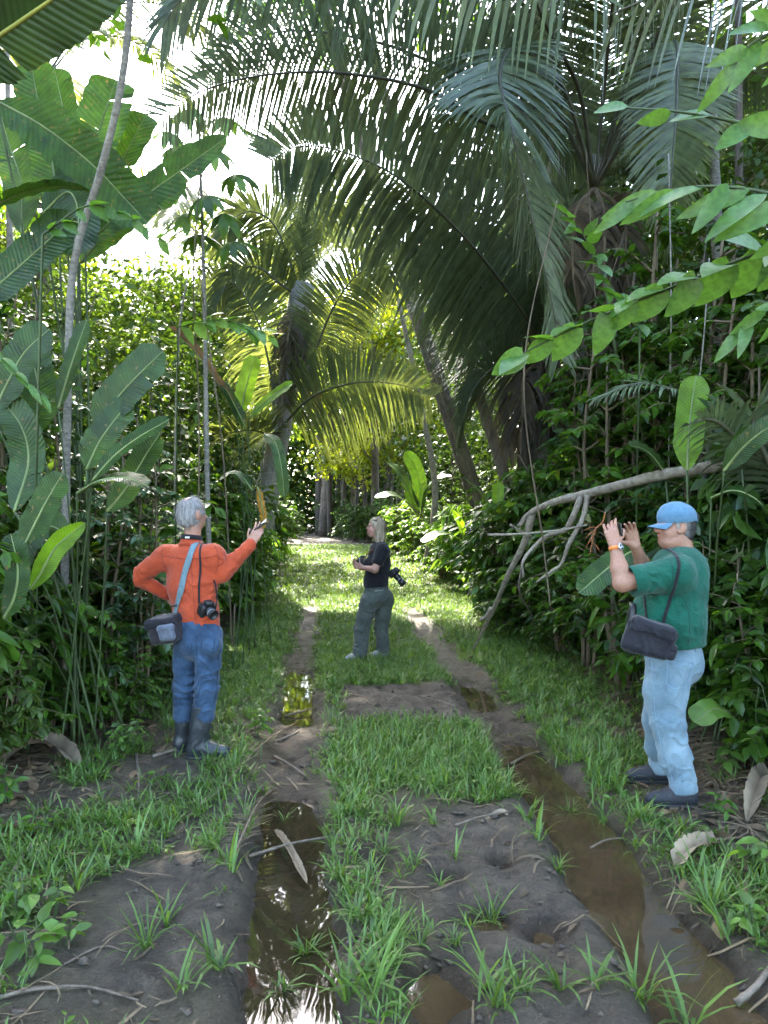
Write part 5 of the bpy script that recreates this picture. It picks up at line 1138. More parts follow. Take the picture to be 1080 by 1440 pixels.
# ================================================================== man in orange
D = 5.05
def A(px, py, dy=0.0): return P(px, py, D + dy)
t1 = thing('person', 'person in orange shirt, blue jeans and rubber boots, back turned, holding up a phone', 'person', gbase(278, D))
fw = nrm([.42, .9, 0]); rt1 = nrm([.9, -.42, 0])
hc = A(270, 722)
R1 = np.stack([rt1, nrm([.55, .83, 0]) * 1.0, UP], 1); hfw = nrm([.62, .78, .05]); hrt = nrm([.78, -.62, 0]); RH = np.stack([hrt, hfw, UP], 1)
LS, RS = A(235, 782, .06), A(300, 780, -.05); LE, LW = A(191, 812, .10), A(236, 836, .22); RE, RW = A(313, 806, -.02), A(352, 766, .05)
LH, RHp = A(263, 892, .05), A(293, 892, -.04); LK, RK = A(260, 964, .06), A(291, 964, -.04); LA, RA = A(258, 1043, .12), A(278, 1048, -.03)
F = fld([A(180, 700, -.2), A(375, 1075, .35)], .0055, .06)
F.ell(hc + UP * .012, (.076, .096, .10), RH).ell(hc + hfw * .03 - UP * .055, (.058, .068, .062), RH, .03)
F.cone(A(271, 740), .055, A(270, 772, .02), .062, .02); F.cone(hc + hfw * .09 - UP * .02, .012, hc + hfw * .115 - UP * .03, .014, .012)
for sd in (-1, 1): F.ell(hc + hrt * sd * .080 - hfw * .012 - UP * .012, (.012, .024, .034), RH, .008)
F.chain([A(270, 772, .02), A(272, 820, .03), A(276, 885, .0)], [.085, .09, .085], .03)
F.chain([LS, LE, LW], [.045, .036, .026], .02); F.chain([RS, RE, RW], [.045, .036, .027], .02)
F.chain([LH, LK, LA], [.07, .05, .04]); F.chain([RHp, RK, RA], [.07, .05, .04])
hand(F, LW, nrm([.6, .2, -.7]), (0, 1, .2), UP, [.5] * 4, 1.0)
hd = nrm(A(366, 742, .06) - RW); tips1 = hand(F, RW, hd, nrm([.15, .75, .75]), nrm([-.5, .3, .6]), [(.25, .5, .4), (.3, .5, .4), (.35, .5, .4), (.4, .5, .4)], 1.02, thumb=(.5, .75))
V, Fc = F.mesh()
obj('body', V, Fc, skin_m, t1, col=skin_tint(V, (.38, .20, .14), [(hc + UP * .10, .06, (.62, .28, .24), .5), (A(275, 760), .06, (.50, .22, .16), .6)]))
F = fld([hc - .16, hc + .16], .0055, .0)
F.ell(hc + UP * .014 - hfw * .008, (.081, .101, .104), RH, .01).ell(hc - hfw * .04 - UP * .035, (.071, .064, .07), RH, .03)
F.carve_ell(hc + hfw * .13 - UP * .05, (.11, .10, .12), RH).carve_ell(hc + UP * .115 - hfw * .052, (.042, .045, .036), RH); F.cut(hc - UP * .088, (0, 0, -1))
for sd in (-1, 1): F.carve_ell(hc + hrt * sd * .085 - hfw * .010 - UP * .02, (.02, .028, .04), RH)
m = np.abs(F.f) < .03; I = np.argwhere(m); p = F.lo + I * F.h; F.f[m] += (.012 * vnoise3(p * np.array([70, 70, 18.]), 3) + .008 * vnoise3(p * 30, 4)).astype(np.float32)
V, Fc = F.mesh(); nz = vnoise3(V * np.array([120, 120, 30.]), 6)[:, None]
h1 = obj('hair', V, Fc, hair_m, t1, col=np.clip(np.array([.25, .235, .225]) * (1 + .9 * nz), .05, .8))
strands('strands', V, hc, (0, 0, -1), 900, .045, .0022, hair_m, (.30, .28, .27), h1, 1, .5)
# shirt
F = fld([A(180, 745, -.2), A(360, 900, .35)], .0062, .05)
WD = (rt1, 1.45)
F.chain([A(268, 790, .02), A(270, 820, .02), A(275, 858, .01), A(278, 897, .005)], [.122, .128, .118, .118], .03, WD)
F.cone(LS, .070, RS, .068, .06); F.cone(A(268, 764, .02), .066, A(268, 790, .02), .09, .03)
F.chain([LS, LE], [.073, .058], .05); F.chain([LE, LW], [.06, .044], .03); F.chain([RS, RE], [.066, .058], .06); F.chain([RE, RW], [.062, .043], .03)
F.folds([(LE, nrm(LE - LS), 90, .016, .10), (RE, nrm(RE - RS), 90, .016, .11), (RE * .5 + RW * .5, nrm(RW - RE), 110, .010, .08), (LS * .6 + LE * .4, nrm(LE - LS) + UP * .6, 70, .011, .10), (RS * .6 + RE * .4, (.6, 0, .8), 60, .012, .10),
         (A(290, 880, -.1), (.9, 0, .25), 55, .012, .13), (A(262, 830, -.1), (.7, 0, .6), 42, .009, .16), (A(298, 830, -.1), (.8, 0, .3), 50, .010, .12), (A(262, 790, -.1), (.9, 0, .2), 45, .006, .12)], .006, 3)
F.cut(A(278, 893, 0), nrm([-.10, 0, -1])); F.cut(RW + nrm(RW - RE) * .0, nrm(RW - RE)) if False else None
V, Fc = F.mesh(); sh1 = obj('shirt', V, Fc, orange_c, t1); tree1 = bvh_of(sh1)
seam_o = cloth_mat('orange_seam', (.25, .040, .018), .1)
strap('seam', tree1, [(228, 781), (250, 785), (270, 786), (290, 784), (306, 780)], .006, seam_o, sh1, .0012); strap('seam', tree1, [(268, 787), (271, 820), (274, 860), (277, 888)], .004, seam_o, sh1, .0012)
strap('seam', tree1, [(229, 768), (228, 780), (231, 795), (237, 806)], .005, seam_o, sh1, .0012); strap('seam', tree1, [(300, 765), (306, 778), (307, 792), (303, 806)], .005, seam_o, sh1, .0012); strap('hem', tree1, [(250, 889), (270, 889), (290, 889), (308, 888)], .004, seam_o, sh1, .0012)
# collar and cuffs
for nm, c, ax, r0, r1 in (('cuff', RW - nrm(RW - RE) * .055, nrm(RW - RE), .051, .052), ('cuff', LW - nrm(LW - LE) * .05, nrm(LW - LE), .052, .052)):
    obj(nm, *disc_tube(c, ax, [(0, r0 - .008), (.004, r0 - .005), (.052, r1 - .008), (.056, r1 - .016)], 20), orange_c, sh1)
obj('collar', *disc_tube(A(269, 766, .015), nrm([.02, .10, 1]), [(-.01, .088), (.012, .079), (.050, .069), (.056, .070), (.056, .060), (.03, .060)], 28), orange_c, sh1)
# jeans
F = fld([A(235, 870, -.2), A(320, 1010, .3)], .006, .05)
F.cone(A(277, 880, 0), .120, A(278, 905, 0), .122, .03, (rt1, 1.30)); F.chain([LH, LK, A(258, 1005, .09)], [.098, .074, .068], .025); F.chain([RHp, RK, A(287, 1005, -.03)], [.098, .080, .076], .025)
F.ell(A(270, 905, -.06), (.085, .07, .08), R1, .03).ell(A(294, 905, -.10), (.085, .06, .08), R1, .03)
F.folds([(LK, (.2, 0, 1), 75, .020, .12), (RK, (-.25, 0, 1), 70, .022, .13), (A(262, 990, .05), (.1, 0, 1), 95, .018, .08), (A(289, 990, -.05), (-.1, 0, 1), 95, .02, .09), (A(282, 925, -.1), (.6, 0, .8), 60, .012, .10), (A(300, 935, -.1), (.9, 0, .4), 55, .012, .12), (A(252, 930, 0), (.9, 0, .4), 55, .012, .12)], .006, 8)
V, Fc = F.mesh(); je1 = obj('jeans', V, Fc, denim_dark, t1); treej = bvh_of(je1); seam_d = cloth_mat('denim_seam', (.012, .028, .06), .1)
for pix in ([(284, 899), (284, 915), (292, 921), (300, 915), (301, 899)], [(253, 905), (254, 918), (262, 922), (269, 916), (270, 903)], [(276, 893), (276, 905), (277, 922)], [(308, 900), (307, 930), (305, 965), (300, 992)]): strap('seam', treej, pix, .005, seam_d, je1, .0015)
def welly(top, ankle, toe_dir, parent, ground, R=.062):
    zg = ground; toe_dir = nrm(toe_dir); heel = np.array([ankle[0], ankle[1], zg]) - toe_dir * .045; toe = heel + toe_dir * .27
    F = fld([np.minimum(np.minimum(top, heel), toe) - .05, np.maximum(np.maximum(top, heel), toe) + .05], .0055, .06)
    mid = (np.asarray(top) + ankle) / 2
    F.chain([np.asarray(top), mid, np.array([ankle[0], ankle[1], zg + .10])], [R * 1.12, R * 1.03, R * .92], .02)
    F.chain([heel + UP * .055 + toe_dir * .02, heel + UP * .055 + toe_dir * .13, toe + UP * .048 - toe_dir * .045], [.052, .052, .045], .035, (np.cross(toe_dir, UP), .9))
    F.cut(heel + UP * .004, (0, 0, -1)); F.cut(np.asarray(top), UP)
    F.folds([(np.array([ankle[0], ankle[1], zg + .12]), UP, 90, .010, .07)], .003, 4); V, Fc = F.mesh(); b = obj('boot', V, Fc, rubber, parent)
    F2 = fld([heel - .08, toe + .08], .006, .03); F2.chain([heel + UP * .012 + toe_dir * .015, heel + UP * .012 + toe_dir * .14, toe + UP * .012 - toe_dir * .045], [.052, .052, .048], .02); F2.cut(heel + UP * .022, UP); F2.cut(heel, (0, 0, -1)); V, Fc = F2.mesh(); obj('sole', V, Fc, sole_m, b)
    obj('top_rim', *disc_tube(np.asarray(top) - UP * .008, UP, [(0, R * 1.12), (.0, R * 1.19), (.014, R * 1.19), (.014, R * 1.05)], 22), rubber, b)
    obj('emblem', *ring_on(np.asarray(top) - UP * .025 + np.array([0.1, -1, 0]) * R * 1.10, (.1, -1, 0), .016, .003), rubber, b)
    obj('emblem', *ring_on(np.asarray(top) - UP * .115 + np.array([.1, -1, 0]) * R * 1.05, (.1, -1, 0), .022, .003), rubber, b)
    return b
def ring_on(c, n, r, t):
    n = nrm(n); u = nrm(np.cross(n, UP)); w = np.cross(n, u); th = np.linspace(0, 2 * np.pi, 21); return tube(np.array([c + r * (math.cos(a) * u + math.sin(a) * w) for a in th]), t, 6, cap=False)
welly(A(259, 993, .09), LA, (.65, .75, 0), t1, float(ground_z(LA[0], LA[1])) + .002, .056)
welly(A(286, 993, -.03), RA, (.93, -.05, 0), t1, float(ground_z(RA[0], RA[1])) + .002, .066)
# phone in the raised hand
ph = np.mean(tips1[:4], axis=0) * .6 + (RW + hd * .09) * .4 + np.array([-.008, .005, .012]); Mp = frame_matrix(ph, nrm([.80, -.15, .50]), nrm([-.45, -.35, .75]))
tp = thing('phone', 'black smartphone in the raised hand of the man in orange', 'phone', ph); obj('case', *rbox((.15, .074, .010), .004, Mp), blackpl, tp); M_ = Mp.copy(); M_[:3, 3] += Mp[:3, 2] * .0052; obj('screen', *rbox((.138, .066, .0012), .0004, M_), glass_m, tp)
# shoulder bag with grey strap; camera on neck strap
bag = thing('camera_bag', 'dark brown camera bag with a grey pocket at the hip of the man in orange', 'bag', A(236, 908, -.12))
bc = A(233, 886, -.10); bx = nrm([.92, -.35, .16]); Mb = frame_matrix(bc, bx, nrm([-.18, -.12, 1]))
F = Field(bc - .22, bc + .22, .006); 
def soft_box(F, M, size, r, k=.01):
    sl, X = F._sub(F.lo, F.lo + F.n * F.h); q = np.abs((X - M[:3, 3]) @ M[:3, :3]) - (np.asarray(size) / 2 - r); d = np.linalg.norm(np.maximum(q, 0), axis=-1) + np.minimum(q.max(-1), 0) - r; F._merge(sl, d, k)
soft_box(F, Mb, (.21, .14, .17), .03); F.folds([(bc, (.5, 0, .8), 50, .008, .12)], .006, 4); V, Fc = F.mesh(); bb = obj('pouch', V, Fc, nylon_brown, bag)
Ml = Mb.copy(); Ml[:3, 3] = bc + Mb[:3, 2] * .062; F = Field(bc - .22, bc + .22, .006); soft_box(F, Ml, (.222, .155, .07), .026); F.folds([(bc, (.8, 0, .3), 40, .006, .12)], .004, 6); V, Fc = F.mesh(); obj('flap', V, Fc, nylon, bag)
Mq = Mb.copy(); Mq[:3, 3] = bc + Mb[:3, 0] * .035 - Mb[:3, 1] * 0 + (np.array([0, -1, 0])) * .085 - Mb[:3, 2] * .012; F = Field(bc - .25, bc + .25, .006); soft_box(F, Mq, (.115, .05, .105), .02); F.folds([], .003, 9); V, Fc = F.mesh(); pk = obj('front_pocket', V, Fc, nylon_grey, bag)
Mz = Mq.copy(); Mz[:3, 3] = Mq[:3, 3] + Mq[:3, 2] * .034; F = Field(bc - .25, bc + .25, .006); soft_box(F, Mz, (.120, .058, .048), .018); V, Fc = F.mesh(); obj('pocket_flap', V, Fc, nylon_grey, pk)
strap('strap', tree1, [(281, 753), (272, 770), (262, 800), (255, 830), (248, 858), (244, 872)], .042, strap_grey, bag, .008)
obj('buckle', *rbox((.05, .014, .03), .004, frame_matrix(hit(tree1, 248, 851, .012)[0], nrm([.95, -.2, .2]), nrm([.1, -1, 0]))), blackpl, bag)
cm = camera_prop('stills_camera', 'black stills camera hanging at the side of the man in orange', hit(tree1, 289, 857, .055)[0], nrm([.62, -.62, -.35]), UP, .07, None, .92)
strap('neck_strap', tree1, [(285, 757), (282, 775), (282, 800), (280, 825), (280, 848)], .014, strap_black, cm, .007)
strap('neck_strap', tree1, [(301, 815), (303, 830), (304, 845), (302, 853)], .010, strap_black, cm, .007)
obj('neck_strap', *disc_tube(A(269, 758, .015), nrm([.06, .10, 1]), [(-.006, .073), (-.006, .076), (.026, .0715), (.026, .068)], 26), strap_black, cm)
obj('strap_print', *rbox((.03, .002, .011), .0003, frame_matrix(A(269, 758, .015) + np.array([-.008, -.0735, .012]), nrm([1, -.12, 0]), UP)), white_print, cm)

# ================================================================== man in green
D = 4.32
t2 = thing('person', 'person in a green polo shirt, pale jeans and blue cap photographing with both hands raised', 'person', gbase(945, D))
ff = nrm([-.97, .22, 0]); ll = nrm([-.22, -.97, 0]); R2 = np.stack([-ff, ll, UP], 1)        # ll points to his left, towards the camera
hc = A(950, 741); hf = nrm([-.985, -.10, .03]); hl = nrm([.10, -.985, 0]); RH = np.stack([hf, hl, np.cross(hf, hl)], 1); hu = RH[:, 2]
Ls, Rs = A(950, 806, -.17), A(948, 802, .19); Le, Lw = A(875, 820, -.19), A(865, 768, -.14); Re, Rw = A(912, 812, .17), A(893, 768, .03)
Lh, Rh_ = A(948, 930, -.09), A(940, 930, .09); Lk, Rk = A(938, 1015, -.13), A(924, 1012, .12); La, Ra = A(962, 1112, -.17), A(930, 1082, .22)
F = fld([A(835, 700, -.35), A(1000, 1140, .4)], .005, .04)
F.ell(hc + hu * .018 - hf * .012, (.100, .076, .098), RH); F.ell(hc + hf * .035 - hu * .05, (.062, .060, .066), RH, .03); F.ell(hc + hf * .055 - hu * .092, (.034, .040, .026), RH, .025)
F.ell(hc + hf * .02 - hu * .085, (.07, .058, .035), RH, .03)
for sd in (-1, 1): F.ell(hc + hf * .055 - hu * .035 + hl * sd * .036, (.035, .026, .03), RH, .02)
F.ell(hc + hf * .082 + hu * .022, (.018, .05, .014), RH, .015)                                     # brow
F.cone(hc + hf * .092 + hu * .008, .010, hc + hf * .117 - hu * .022, .015, .012); F.ell(hc + hf * .104 - hu * .026, (.014, .019, .010), RH, .008)   # nose
F.ell(hc + hf * .093 - hu * .055, (.014, .024, .008), RH, .006); F.ell(hc + hf * .091 - hu * .067, (.014, .022, .009), RH, .006)   # lips
for sd in (-1, 1):
    F.carve_ell(hc + hf * .093 + hu * .007 + hl * sd * .031, (.012, .014, .008), RH); F.ell(hc - hf * .005 - hu * .008 + hl * sd * .079, (.022, .011, .033), RH, .008); F.ell(hc + hf * .012 - hu * .026 + hl * sd * .077, (.012, .010, .014), RH, .006)
F.cone(A(957, 758), .060, A(962, 795), .070, .03); F.ell(hc + hf * .035 - hu * .105, (.04, .045, .03), RH, .03)
F.chain([A(960, 795), A(950, 850), A(945, 905)], [.09, .12, .12], .04)
F.chain([Ls, Le], [.055, .050], .03); F.chain([Le, Lw * .4 + Le * .6, Lw], [.050, .047, .030], .02); F.chain([Rs, Re], [.05, .043], .03); F.chain([Re, Rw * .5 + Re * .5, Rw], [.044, .041, .029], .02)
F.chain([Lh, Lk, La], [.08, .055, .045]); F.chain([Rh_, Rk, Ra], [.08, .055, .045])
tl = hand(F, Lw, nrm(A(857, 746, -.10) - Lw + UP * .03), nrm([.35, .9, .1]), nrm([1, .1, -.1]), [(.15, .35, .3), (.45, .6, .4), (.55, .7, .5), (.3, .5, .4)], 1.06, thumb=(.7, .4), spread=.14)
tr = hand(F, Rw, nrm(A(884, 744, .0) - Rw + UP * .02), nrm([-.4, -.8, .1]), nrm([-.9, -.1, -.2]), [(.4, .7, .4), (.35, .6, .4), (.3, .5, .4), (.25, .5, .3)], 1.06, thumb=(.9, .1), spread=.15)
V, Fc = F.mesh()
obj('body', V, Fc, skin_m, t2, col=skin_tint(V, (.36, .185, .125), [(hc + hf * .092 - hu * .061, .020, (.42, .13, .11), .8), (hc + hf * .06 - hu * .03, .04, (.52, .20, .15), .5), (hc + hf * .09 - hu * .10, .03, (.40, .24, .18), .5), (hc + hf * .08 + hu * .024, .012, (.12, .08, .06), .5)]))
for sd in (-1, 1):
    F = Field(hc + hf * .084 + hu * .007 + hl * sd * .031 - .02, hc + hf * .084 + hu * .007 + hl * sd * .031 + .02, .003); F.ell(hc + hf * .083 + hu * .007 + hl * sd * .031, (.011, .012, .009), RH); V, Fc = F.mesh(); obj('eye', V, Fc, eye_m, t2)
# short hair under the cap
F = fld([hc - .15, hc + .15], .005, 0); F.ell(hc + hu * .01 - hf * .018, (.102, .082, .098), RH, .01); F.ell(hc - hf * .055 - hu * .045, (.05, .068, .05), RH, .02)
F.carve_ell(hc + hf * .10 - hu * .06, (.105, .12, .14), RH); F.cut(hc - hu * .085, -hu)
m = np.abs(F.f) < .03; I = np.argwhere(m); p = F.lo + I * F.h; F.f[m] += (.007 * vnoise3(p * 60, 3)).astype(np.float32)
V, Fc = F.mesh(); nz = vnoise3(V * 110, 6)[:, None]; gr = np.clip(((V - hc) @ hf + .06) / .07, 0, 1)[:, None]
obj('hair', V, Fc, hair_m, t2, col=np.clip((np.array([.025, .022, .02]) * (1 - gr) + np.array([.26, .25, .24]) * gr) * (1 + .8 * nz), .008, .6))
# cap: panels, brim, strap opening, button
cu = nrm(hu + hf * .10); cfw = nrm(hf - cu * np.dot(hf, cu)); RC = np.stack([cfw, np.cross(cu, cfw), cu], 1); cc = hc + hu * .038 - hf * .012
F = fld([hc - .2, hc + .2], .0045, 0); F.ell(cc + cu * .012, (.112, .090, .094), RC, .01); F.ell(cc + cu * .03 + cfw * .03, (.085, .082, .078), RC, .03); F.cut(cc - cu * .012, -cu)
F.folds([(cc + cu * .05, cfw, 30, .003, .1)], .003, 5); V, Fc = F.mesh(); cp = obj('cap', V, Fc, cap_c, t2)
brim = MB(); uu = np.linspace(-1.15, 1.15, 25); rows = []
for s_ in np.linspace(0, 1, 9):
    rows.append([cc - cu * .008 + cfw * (.108 * math.cos(a * .75) * (1) + s_ * .072 * math.cos(a) ** .8 * 1.0) + RC[:, 1] * (.086 * math.sin(a) * (1 - .10 * s_)) - cu * (.012 * s_ + .022 * s_ * math.sin(a) ** 2) for a in uu])
Bt = np.array(rows).reshape(-1, 3); brim.add(Bt, grid_faces(9, 25)); brim.add(Bt - cu * .005, grid_faces(9, 25)[:, ::-1])
edge = np.array(rows)[-1] - cu * .0025; brim.add(*tube(edge, .0035, 6)); brim.build('brim', cap_c, cp)
obj('button', *disc_tube(cc + cu * .105, cu, [(-.004, .010), (.002, .009), (.004, .005)], 12), cap_c, cp)
F = fld([hc - .2, hc + .2], .005, 0); F.ell(cc - cfw * .098 + cu * .012, (.025, .045, .034), RC); V, Fc = F.mesh(); obj('strap_opening', V, Fc, strap_black, cp)
obj('adjuster', *ribbon(np.array([cc + cu * -.008 + RC[:, 1] * .088 * math.sin(a) - cfw * .113 * math.cos(a) for a in np.linspace(-.6, .6, 9)]), .02, -cfw), cap_c, cp)
for a in (.5, 1.35):
    pts = np.array([cc + cu * (.012 + .0955 * math.sin(q)) + (cfw * math.cos(a * 2) + RC[:, 1] * math.sin(a * 2)) * .101 * math.cos(q) for q in np.linspace(.0, 1.5, 10)])
# polo shirt
F = fld([A(865, 760, -.35), A(1000, 925, .35)], .006, .05)
SX = (ll, 1.12)
F.chain([A(955, 805), A(947, 835), A(940, 872), A(945, 908)], [.165, .182, .205, .180], .04, SX)
F.cone(Ls + np.array([.01, 0, -.01]), .092, Rs, .090, .05); F.cone(A(964, 788), .072, A(957, 806), .115, .04); F.ell(A(975, 815), (.06, .14, .10), R2, .05)
F.chain([Ls, Ls * .42 + Le * .58], [.095, .084], .05); F.chain([Rs, Rs * .5 + Re * .5], [.092, .078], .05)
se = Ls * .10 + Le * .90; F2 = se; 
F.folds([(A(915, 850, -.2), (.6, 0, .75), 45, .014, .12), (A(925, 815, -.27), (.35, 0, .9), 50, .010, .11), (A(965, 880, -.2), (.6, 0, -.8), 40, .012, .14), (A(950, 895, -.2), (.2, 0, 1), 55, .010, .12), (A(975, 840, -.2), (.8, 0, -.5), 40, .009, .14), (A(900, 820, -.26), (.7, 0, .7), 60, .008, .07)], .006, 13)
F.cut(A(945, 906, 0), nrm([.04, 0, -1])); V, Fc = F.mesh()
ps = obj('polo_shirt', V, Fc, green_c, t2); tree2 = bvh_of(ps); seam_g = cloth_mat('green_seam', (.005, .05, .034), .1)
for pix in ([(940, 779), (946, 800), (944, 822), (934, 836)], [(945, 780), (962, 778), (980, 786)], [(968, 905), (970, 880), (966, 850), (955, 835)]): strap('seam', tree2, pix, .005, seam_g, ps, .0012)
ax = nrm(Le - Ls); obj('sleeve_hem', *disc_tube(Ls * .44 + Le * .56, ax, [(0, .080), (.01, .088), (.085, .086), (.088, .083), (.080, .074), (.05, .05)], 26), green_c, ps)
obj('collar', *disc_tube(A(964, 791), nrm([-.24, .02, 1]), [(-.012, .122), (.0, .118), (.052, .080), (.058, .081), (.055, .068), (.02, .066)], 30), green_c, ps)
# jeans
F = fld([A(885, 890, -.35), A(1000, 1130, .4)], .006, .06)
F.cone(A(944, 903), .158, A(946, 925), .150, .03, (ll, 1.12)); F.ell(A(966, 935, -.06), (.085, .10, .10), R2, .05); F.ell(A(962, 935, .08), (.085, .10, .10), R2, .05)
F.chain([A(943, 935, -.08), A(936, 975, -.10), Lk, A(950, 1065, -.15), La + UP * .055], [.135, .118, .092, .080, .070], .03); F.chain([Rh_, Rk, A(926, 1050, .18), Ra + UP * .055], [.125, .086, .075, .067], .03)
F.folds([(Lk, (.3, 0, 1), 60, .018, .14), (A(955, 1080, -.16), (-.2, 0, 1), 80, .020, .10), (Ra, (0, 0, 1), 85, .018, .10), (A(958, 955, -.15), (-.7, 0, .7), 50, .014, .12), (A(925, 945, -.15), (.5, 0, .8), 55, .010, .11), (A(940, 1040, -.14), (.4, 0, .9), 70, .013, .11)], .006, 23)
F.cut(La - UP * .02, (-.05, 0, -1)) if False else None
V, Fc = F.mesh(); jn = obj('jeans', V, Fc, denim_pale, t2)
for an, kn, rr in ((La, A(950, 1065, -.15), .073), (Ra, A(926, 1050, .18), .069)): obj('hem', *disc_tube(an - UP * .005, nrm(kn - an + UP * .1), [(0, rr * .9), (0, rr * 1.02), (.012, rr * 1.05), (.07, rr * 1.0), (.12, rr * .9)], 24), denim_pale, jn); tree3 = bvh_of(jn)
# back pocket stitching and belt loop
def stitch(pix, w=.004, mat=None): return strap('seam', tree3, pix, w, mat or denim_dark_s, jn, .0022, 30)
denim_dark_s = cloth_mat('jean_seam', (.17, .27, .36), .15)
stitch([(939, 926), (938, 945), (937, 962)]); stitch([(937, 962), (948, 968), (962, 966)]); stitch([(939, 926), (955, 928), (974, 932)]); stitch([(974, 932), (970, 950), (962, 966)]); stitch([(917, 930), (919, 960), (921, 1000), (928, 1040), (940, 1080), (952, 1112)], .003)
obj('belt_loop', *rbox((.014, .008, .05), .003, frame_matrix(hit(tree3, 977, 911, .003)[0], nrm([.9, -.4, 0]), UP)), denim_pale, jn)
def shoe(ankle, toe_dir, parent, mat, solem, zg, ln=.29, h=.10, lace=True):
    toe_dir = nrm(toe_dir); sd = np.cross(UP, toe_dir); heel = np.array([ankle[0], ankle[1], zg]) - toe_dir * .07; toe = heel + toe_dir * ln
    F = fld([np.minimum(heel, toe) - .07, np.maximum(heel, toe) + np.array([.07, .07, .17])], .005, .02)
    F.chain([heel + UP * .055 + toe_dir * .045, heel + UP * .052 + toe_dir * .15, toe + UP * .042 - toe_dir * .045], [.046, .047, .040], .03); F.cone(heel + UP * .06 + toe_dir * .05, .043, heel + UP * (h + .03) + toe_dir * .065, .050, .03)
    F.folds([(heel + toe_dir * .17 + UP * .08, toe_dir, 80, .006, .06)], .004, 3); F.cut(heel + UP * .022, (0, 0, -1)); F.cut(heel + UP * (h + .03), UP); V, Fc = F.mesh(); s_ = obj('shoe', V, Fc, mat, parent)
    F = fld([np.minimum(heel, toe) - .07, np.maximum(heel, toe) + np.array([.07, .07, .05])], .005, .02); F.chain([heel + UP * .015 + toe_dir * .045, heel + UP * .015 + toe_dir * .15, toe + UP * .018 - toe_dir * .045], [.050, .050, .045], .02); F.cut(heel + UP * .026, UP); F.cut(heel, (0, 0, -1)); V, Fc = F.mesh(); obj('sole', V, Fc, solem, s_)
    if lace:
        for i in range(4):
            c = heel + toe_dir * (.105 + .026 * i) + UP * (.108 - .010 * i); obj('lace', *tube(np.array([c - sd * .03 - UP * .012, c + UP * .002, c + sd * .03 - UP * .012]), .003, 5, n=7), plain_mat('lace', (.05, .05, .055), .8) if 'lace' not in MATS else MATS['lace'], s_)
    return s_
shoe(La - ff * .0, (-.97, .05, 0), t2, shoe_m, sole_m, float(ground_z(La[0], La[1])) - .005); shoe(Ra, (-.97, .05, 0), t2, shoe_m, sole_m, float(ground_z(Ra[0], Ra[1])) - .005)
# watch
wa = nrm(Lw - Le); wc = Lw - wa * .012; wt = thing('wrist_watch', 'steel wrist watch with an orange strap on the man in green', 'watch', wc)
obj('strap', *disc_tube(wc - wa * .011, wa, [(0, .033), (0, .037), (.022, .036), (.022, .032)], 22), strap_orange, wt)
wn_ = nrm(np.array([.55, -.8, .1])); wn_ = nrm(wn_ - wa * np.dot(wn_, wa)); cs = obj('case', *disc_tube(wc + wn_ * .033, wn_, [(0, .021), (.010, .021), (.012, .018)], 22), metal_m, wt); obj('dial', *disc_tube(wc + wn_ * .0452, wn_, [(0, .0165), (.001, .0162)], 22), dial_m, cs)
u_ = nrm(np.cross(wn_, UP)); w_ = np.cross(wn_, u_)
for sx, sy in ((.006, .004), (-.006, .004), (0, -.007)): obj('subdial', *disc_tube(wc + wn_ * .0463 + u_ * sx + w_ * sy, wn_, [(0, .004), (.0005, .0038)], 12), white_print, cs)
# phone held up between both hands, edge on to us
pc_ = (tl[0] + tl[4] + tr[0] + tr[4]) / 4 + np.array([-.005, 0, .0]); Mp = frame_matrix(pc_, nrm([.08, 1, .05]), nrm([.985, -.1, .12])); tp = thing('phone', 'dark smartphone held up between the hands of the man in green', 'phone', pc_)
obj('case', *rbox((.155, .076, .009), .004, Mp), blackpl, tp); M_ = Mp.copy(); M_[:3, 3] += Mp[:3, 2] * .0047; obj('screen', *rbox((.143, .068, .001), .0004, M_), glass_m, tp)
# hip bag
bag = thing('shoulder_bag', 'small black nylon shoulder bag at the hip of the man in green', 'bag', A(916, 925, -.30)); bc = A(912, 898, -.285)
Mb = frame_matrix(bc, nrm([.90, -.25, -.28]), nrm([.28, -.1, .92])); F = Field(bc - .25, bc + .25, .0055); soft_box(F, Mb, (.265, .12, .185), .038); F.folds([(bc + np.array([-.04, -.05, 0]), (.7, 0, .7), 55, .014, .09), (bc + np.array([.05, -.05, 0]), (.3, 0, -.9), 50, .012, .09)], .010, 4); V, Fc = F.mesh(); obj('pouch', V, Fc, nylon, bag)
Ml = Mb.copy(); Ml[:3, 3] = bc + Mb[:3, 2] * .06 + np.array([.0, -.012, 0]); F = Field(bc - .25, bc + .25, .0055); soft_box(F, Ml, (.235, .125, .09), .03); F.folds([(bc, (.8, 0, .3), 50, .01, .12)], .007, 6); V, Fc = F.mesh(); obj('flap', V, Fc, nylon, bag)
Ms = Mb.copy(); Ms[:3, 3] = bc + Mb[:3, 0] * .125 - Mb[:3, 2] * .03; F = Field(bc - .25, bc + .25, .0055); soft_box(F, Ms, (.06, .08, .09), .022); F.folds([], .006, 8); V, Fc = F.mesh(); obj('side_pocket', V, Fc, nylon, bag)
st1 = strap('strap', tree2, [(939, 773), (948, 778), (955, 793), (951, 815), (944, 838), (936, 865), (931, 884)], .017, strap_black, bag, .008)
strap('strap', tree2, [(907, 838), (909, 855), (911, 875)], .014, strap_black, bag, .010)
bin_ = thing('binoculars', 'black binoculars hanging at the belly of the man in green', 'binoculars', A(888, 880, .02))
for s_ in (-1, 1):
    c = A(890, 848, .0) + ll * s_ * .034; v, f = disc_tube(c, nrm([-.08, 0, -1]), [(0, .016), (.03, .018), (.05, .024), (.11, .026), (.15, .027), (.15, .02)], 18); obj('barrel', v, f, blackpl, bin_)
obj('bridge', *rbox((.03, .07, .05), .008, frame_matrix(A(890, 862, .0), nrm([1, .1, 0]), UP)), blackpl, bin_)

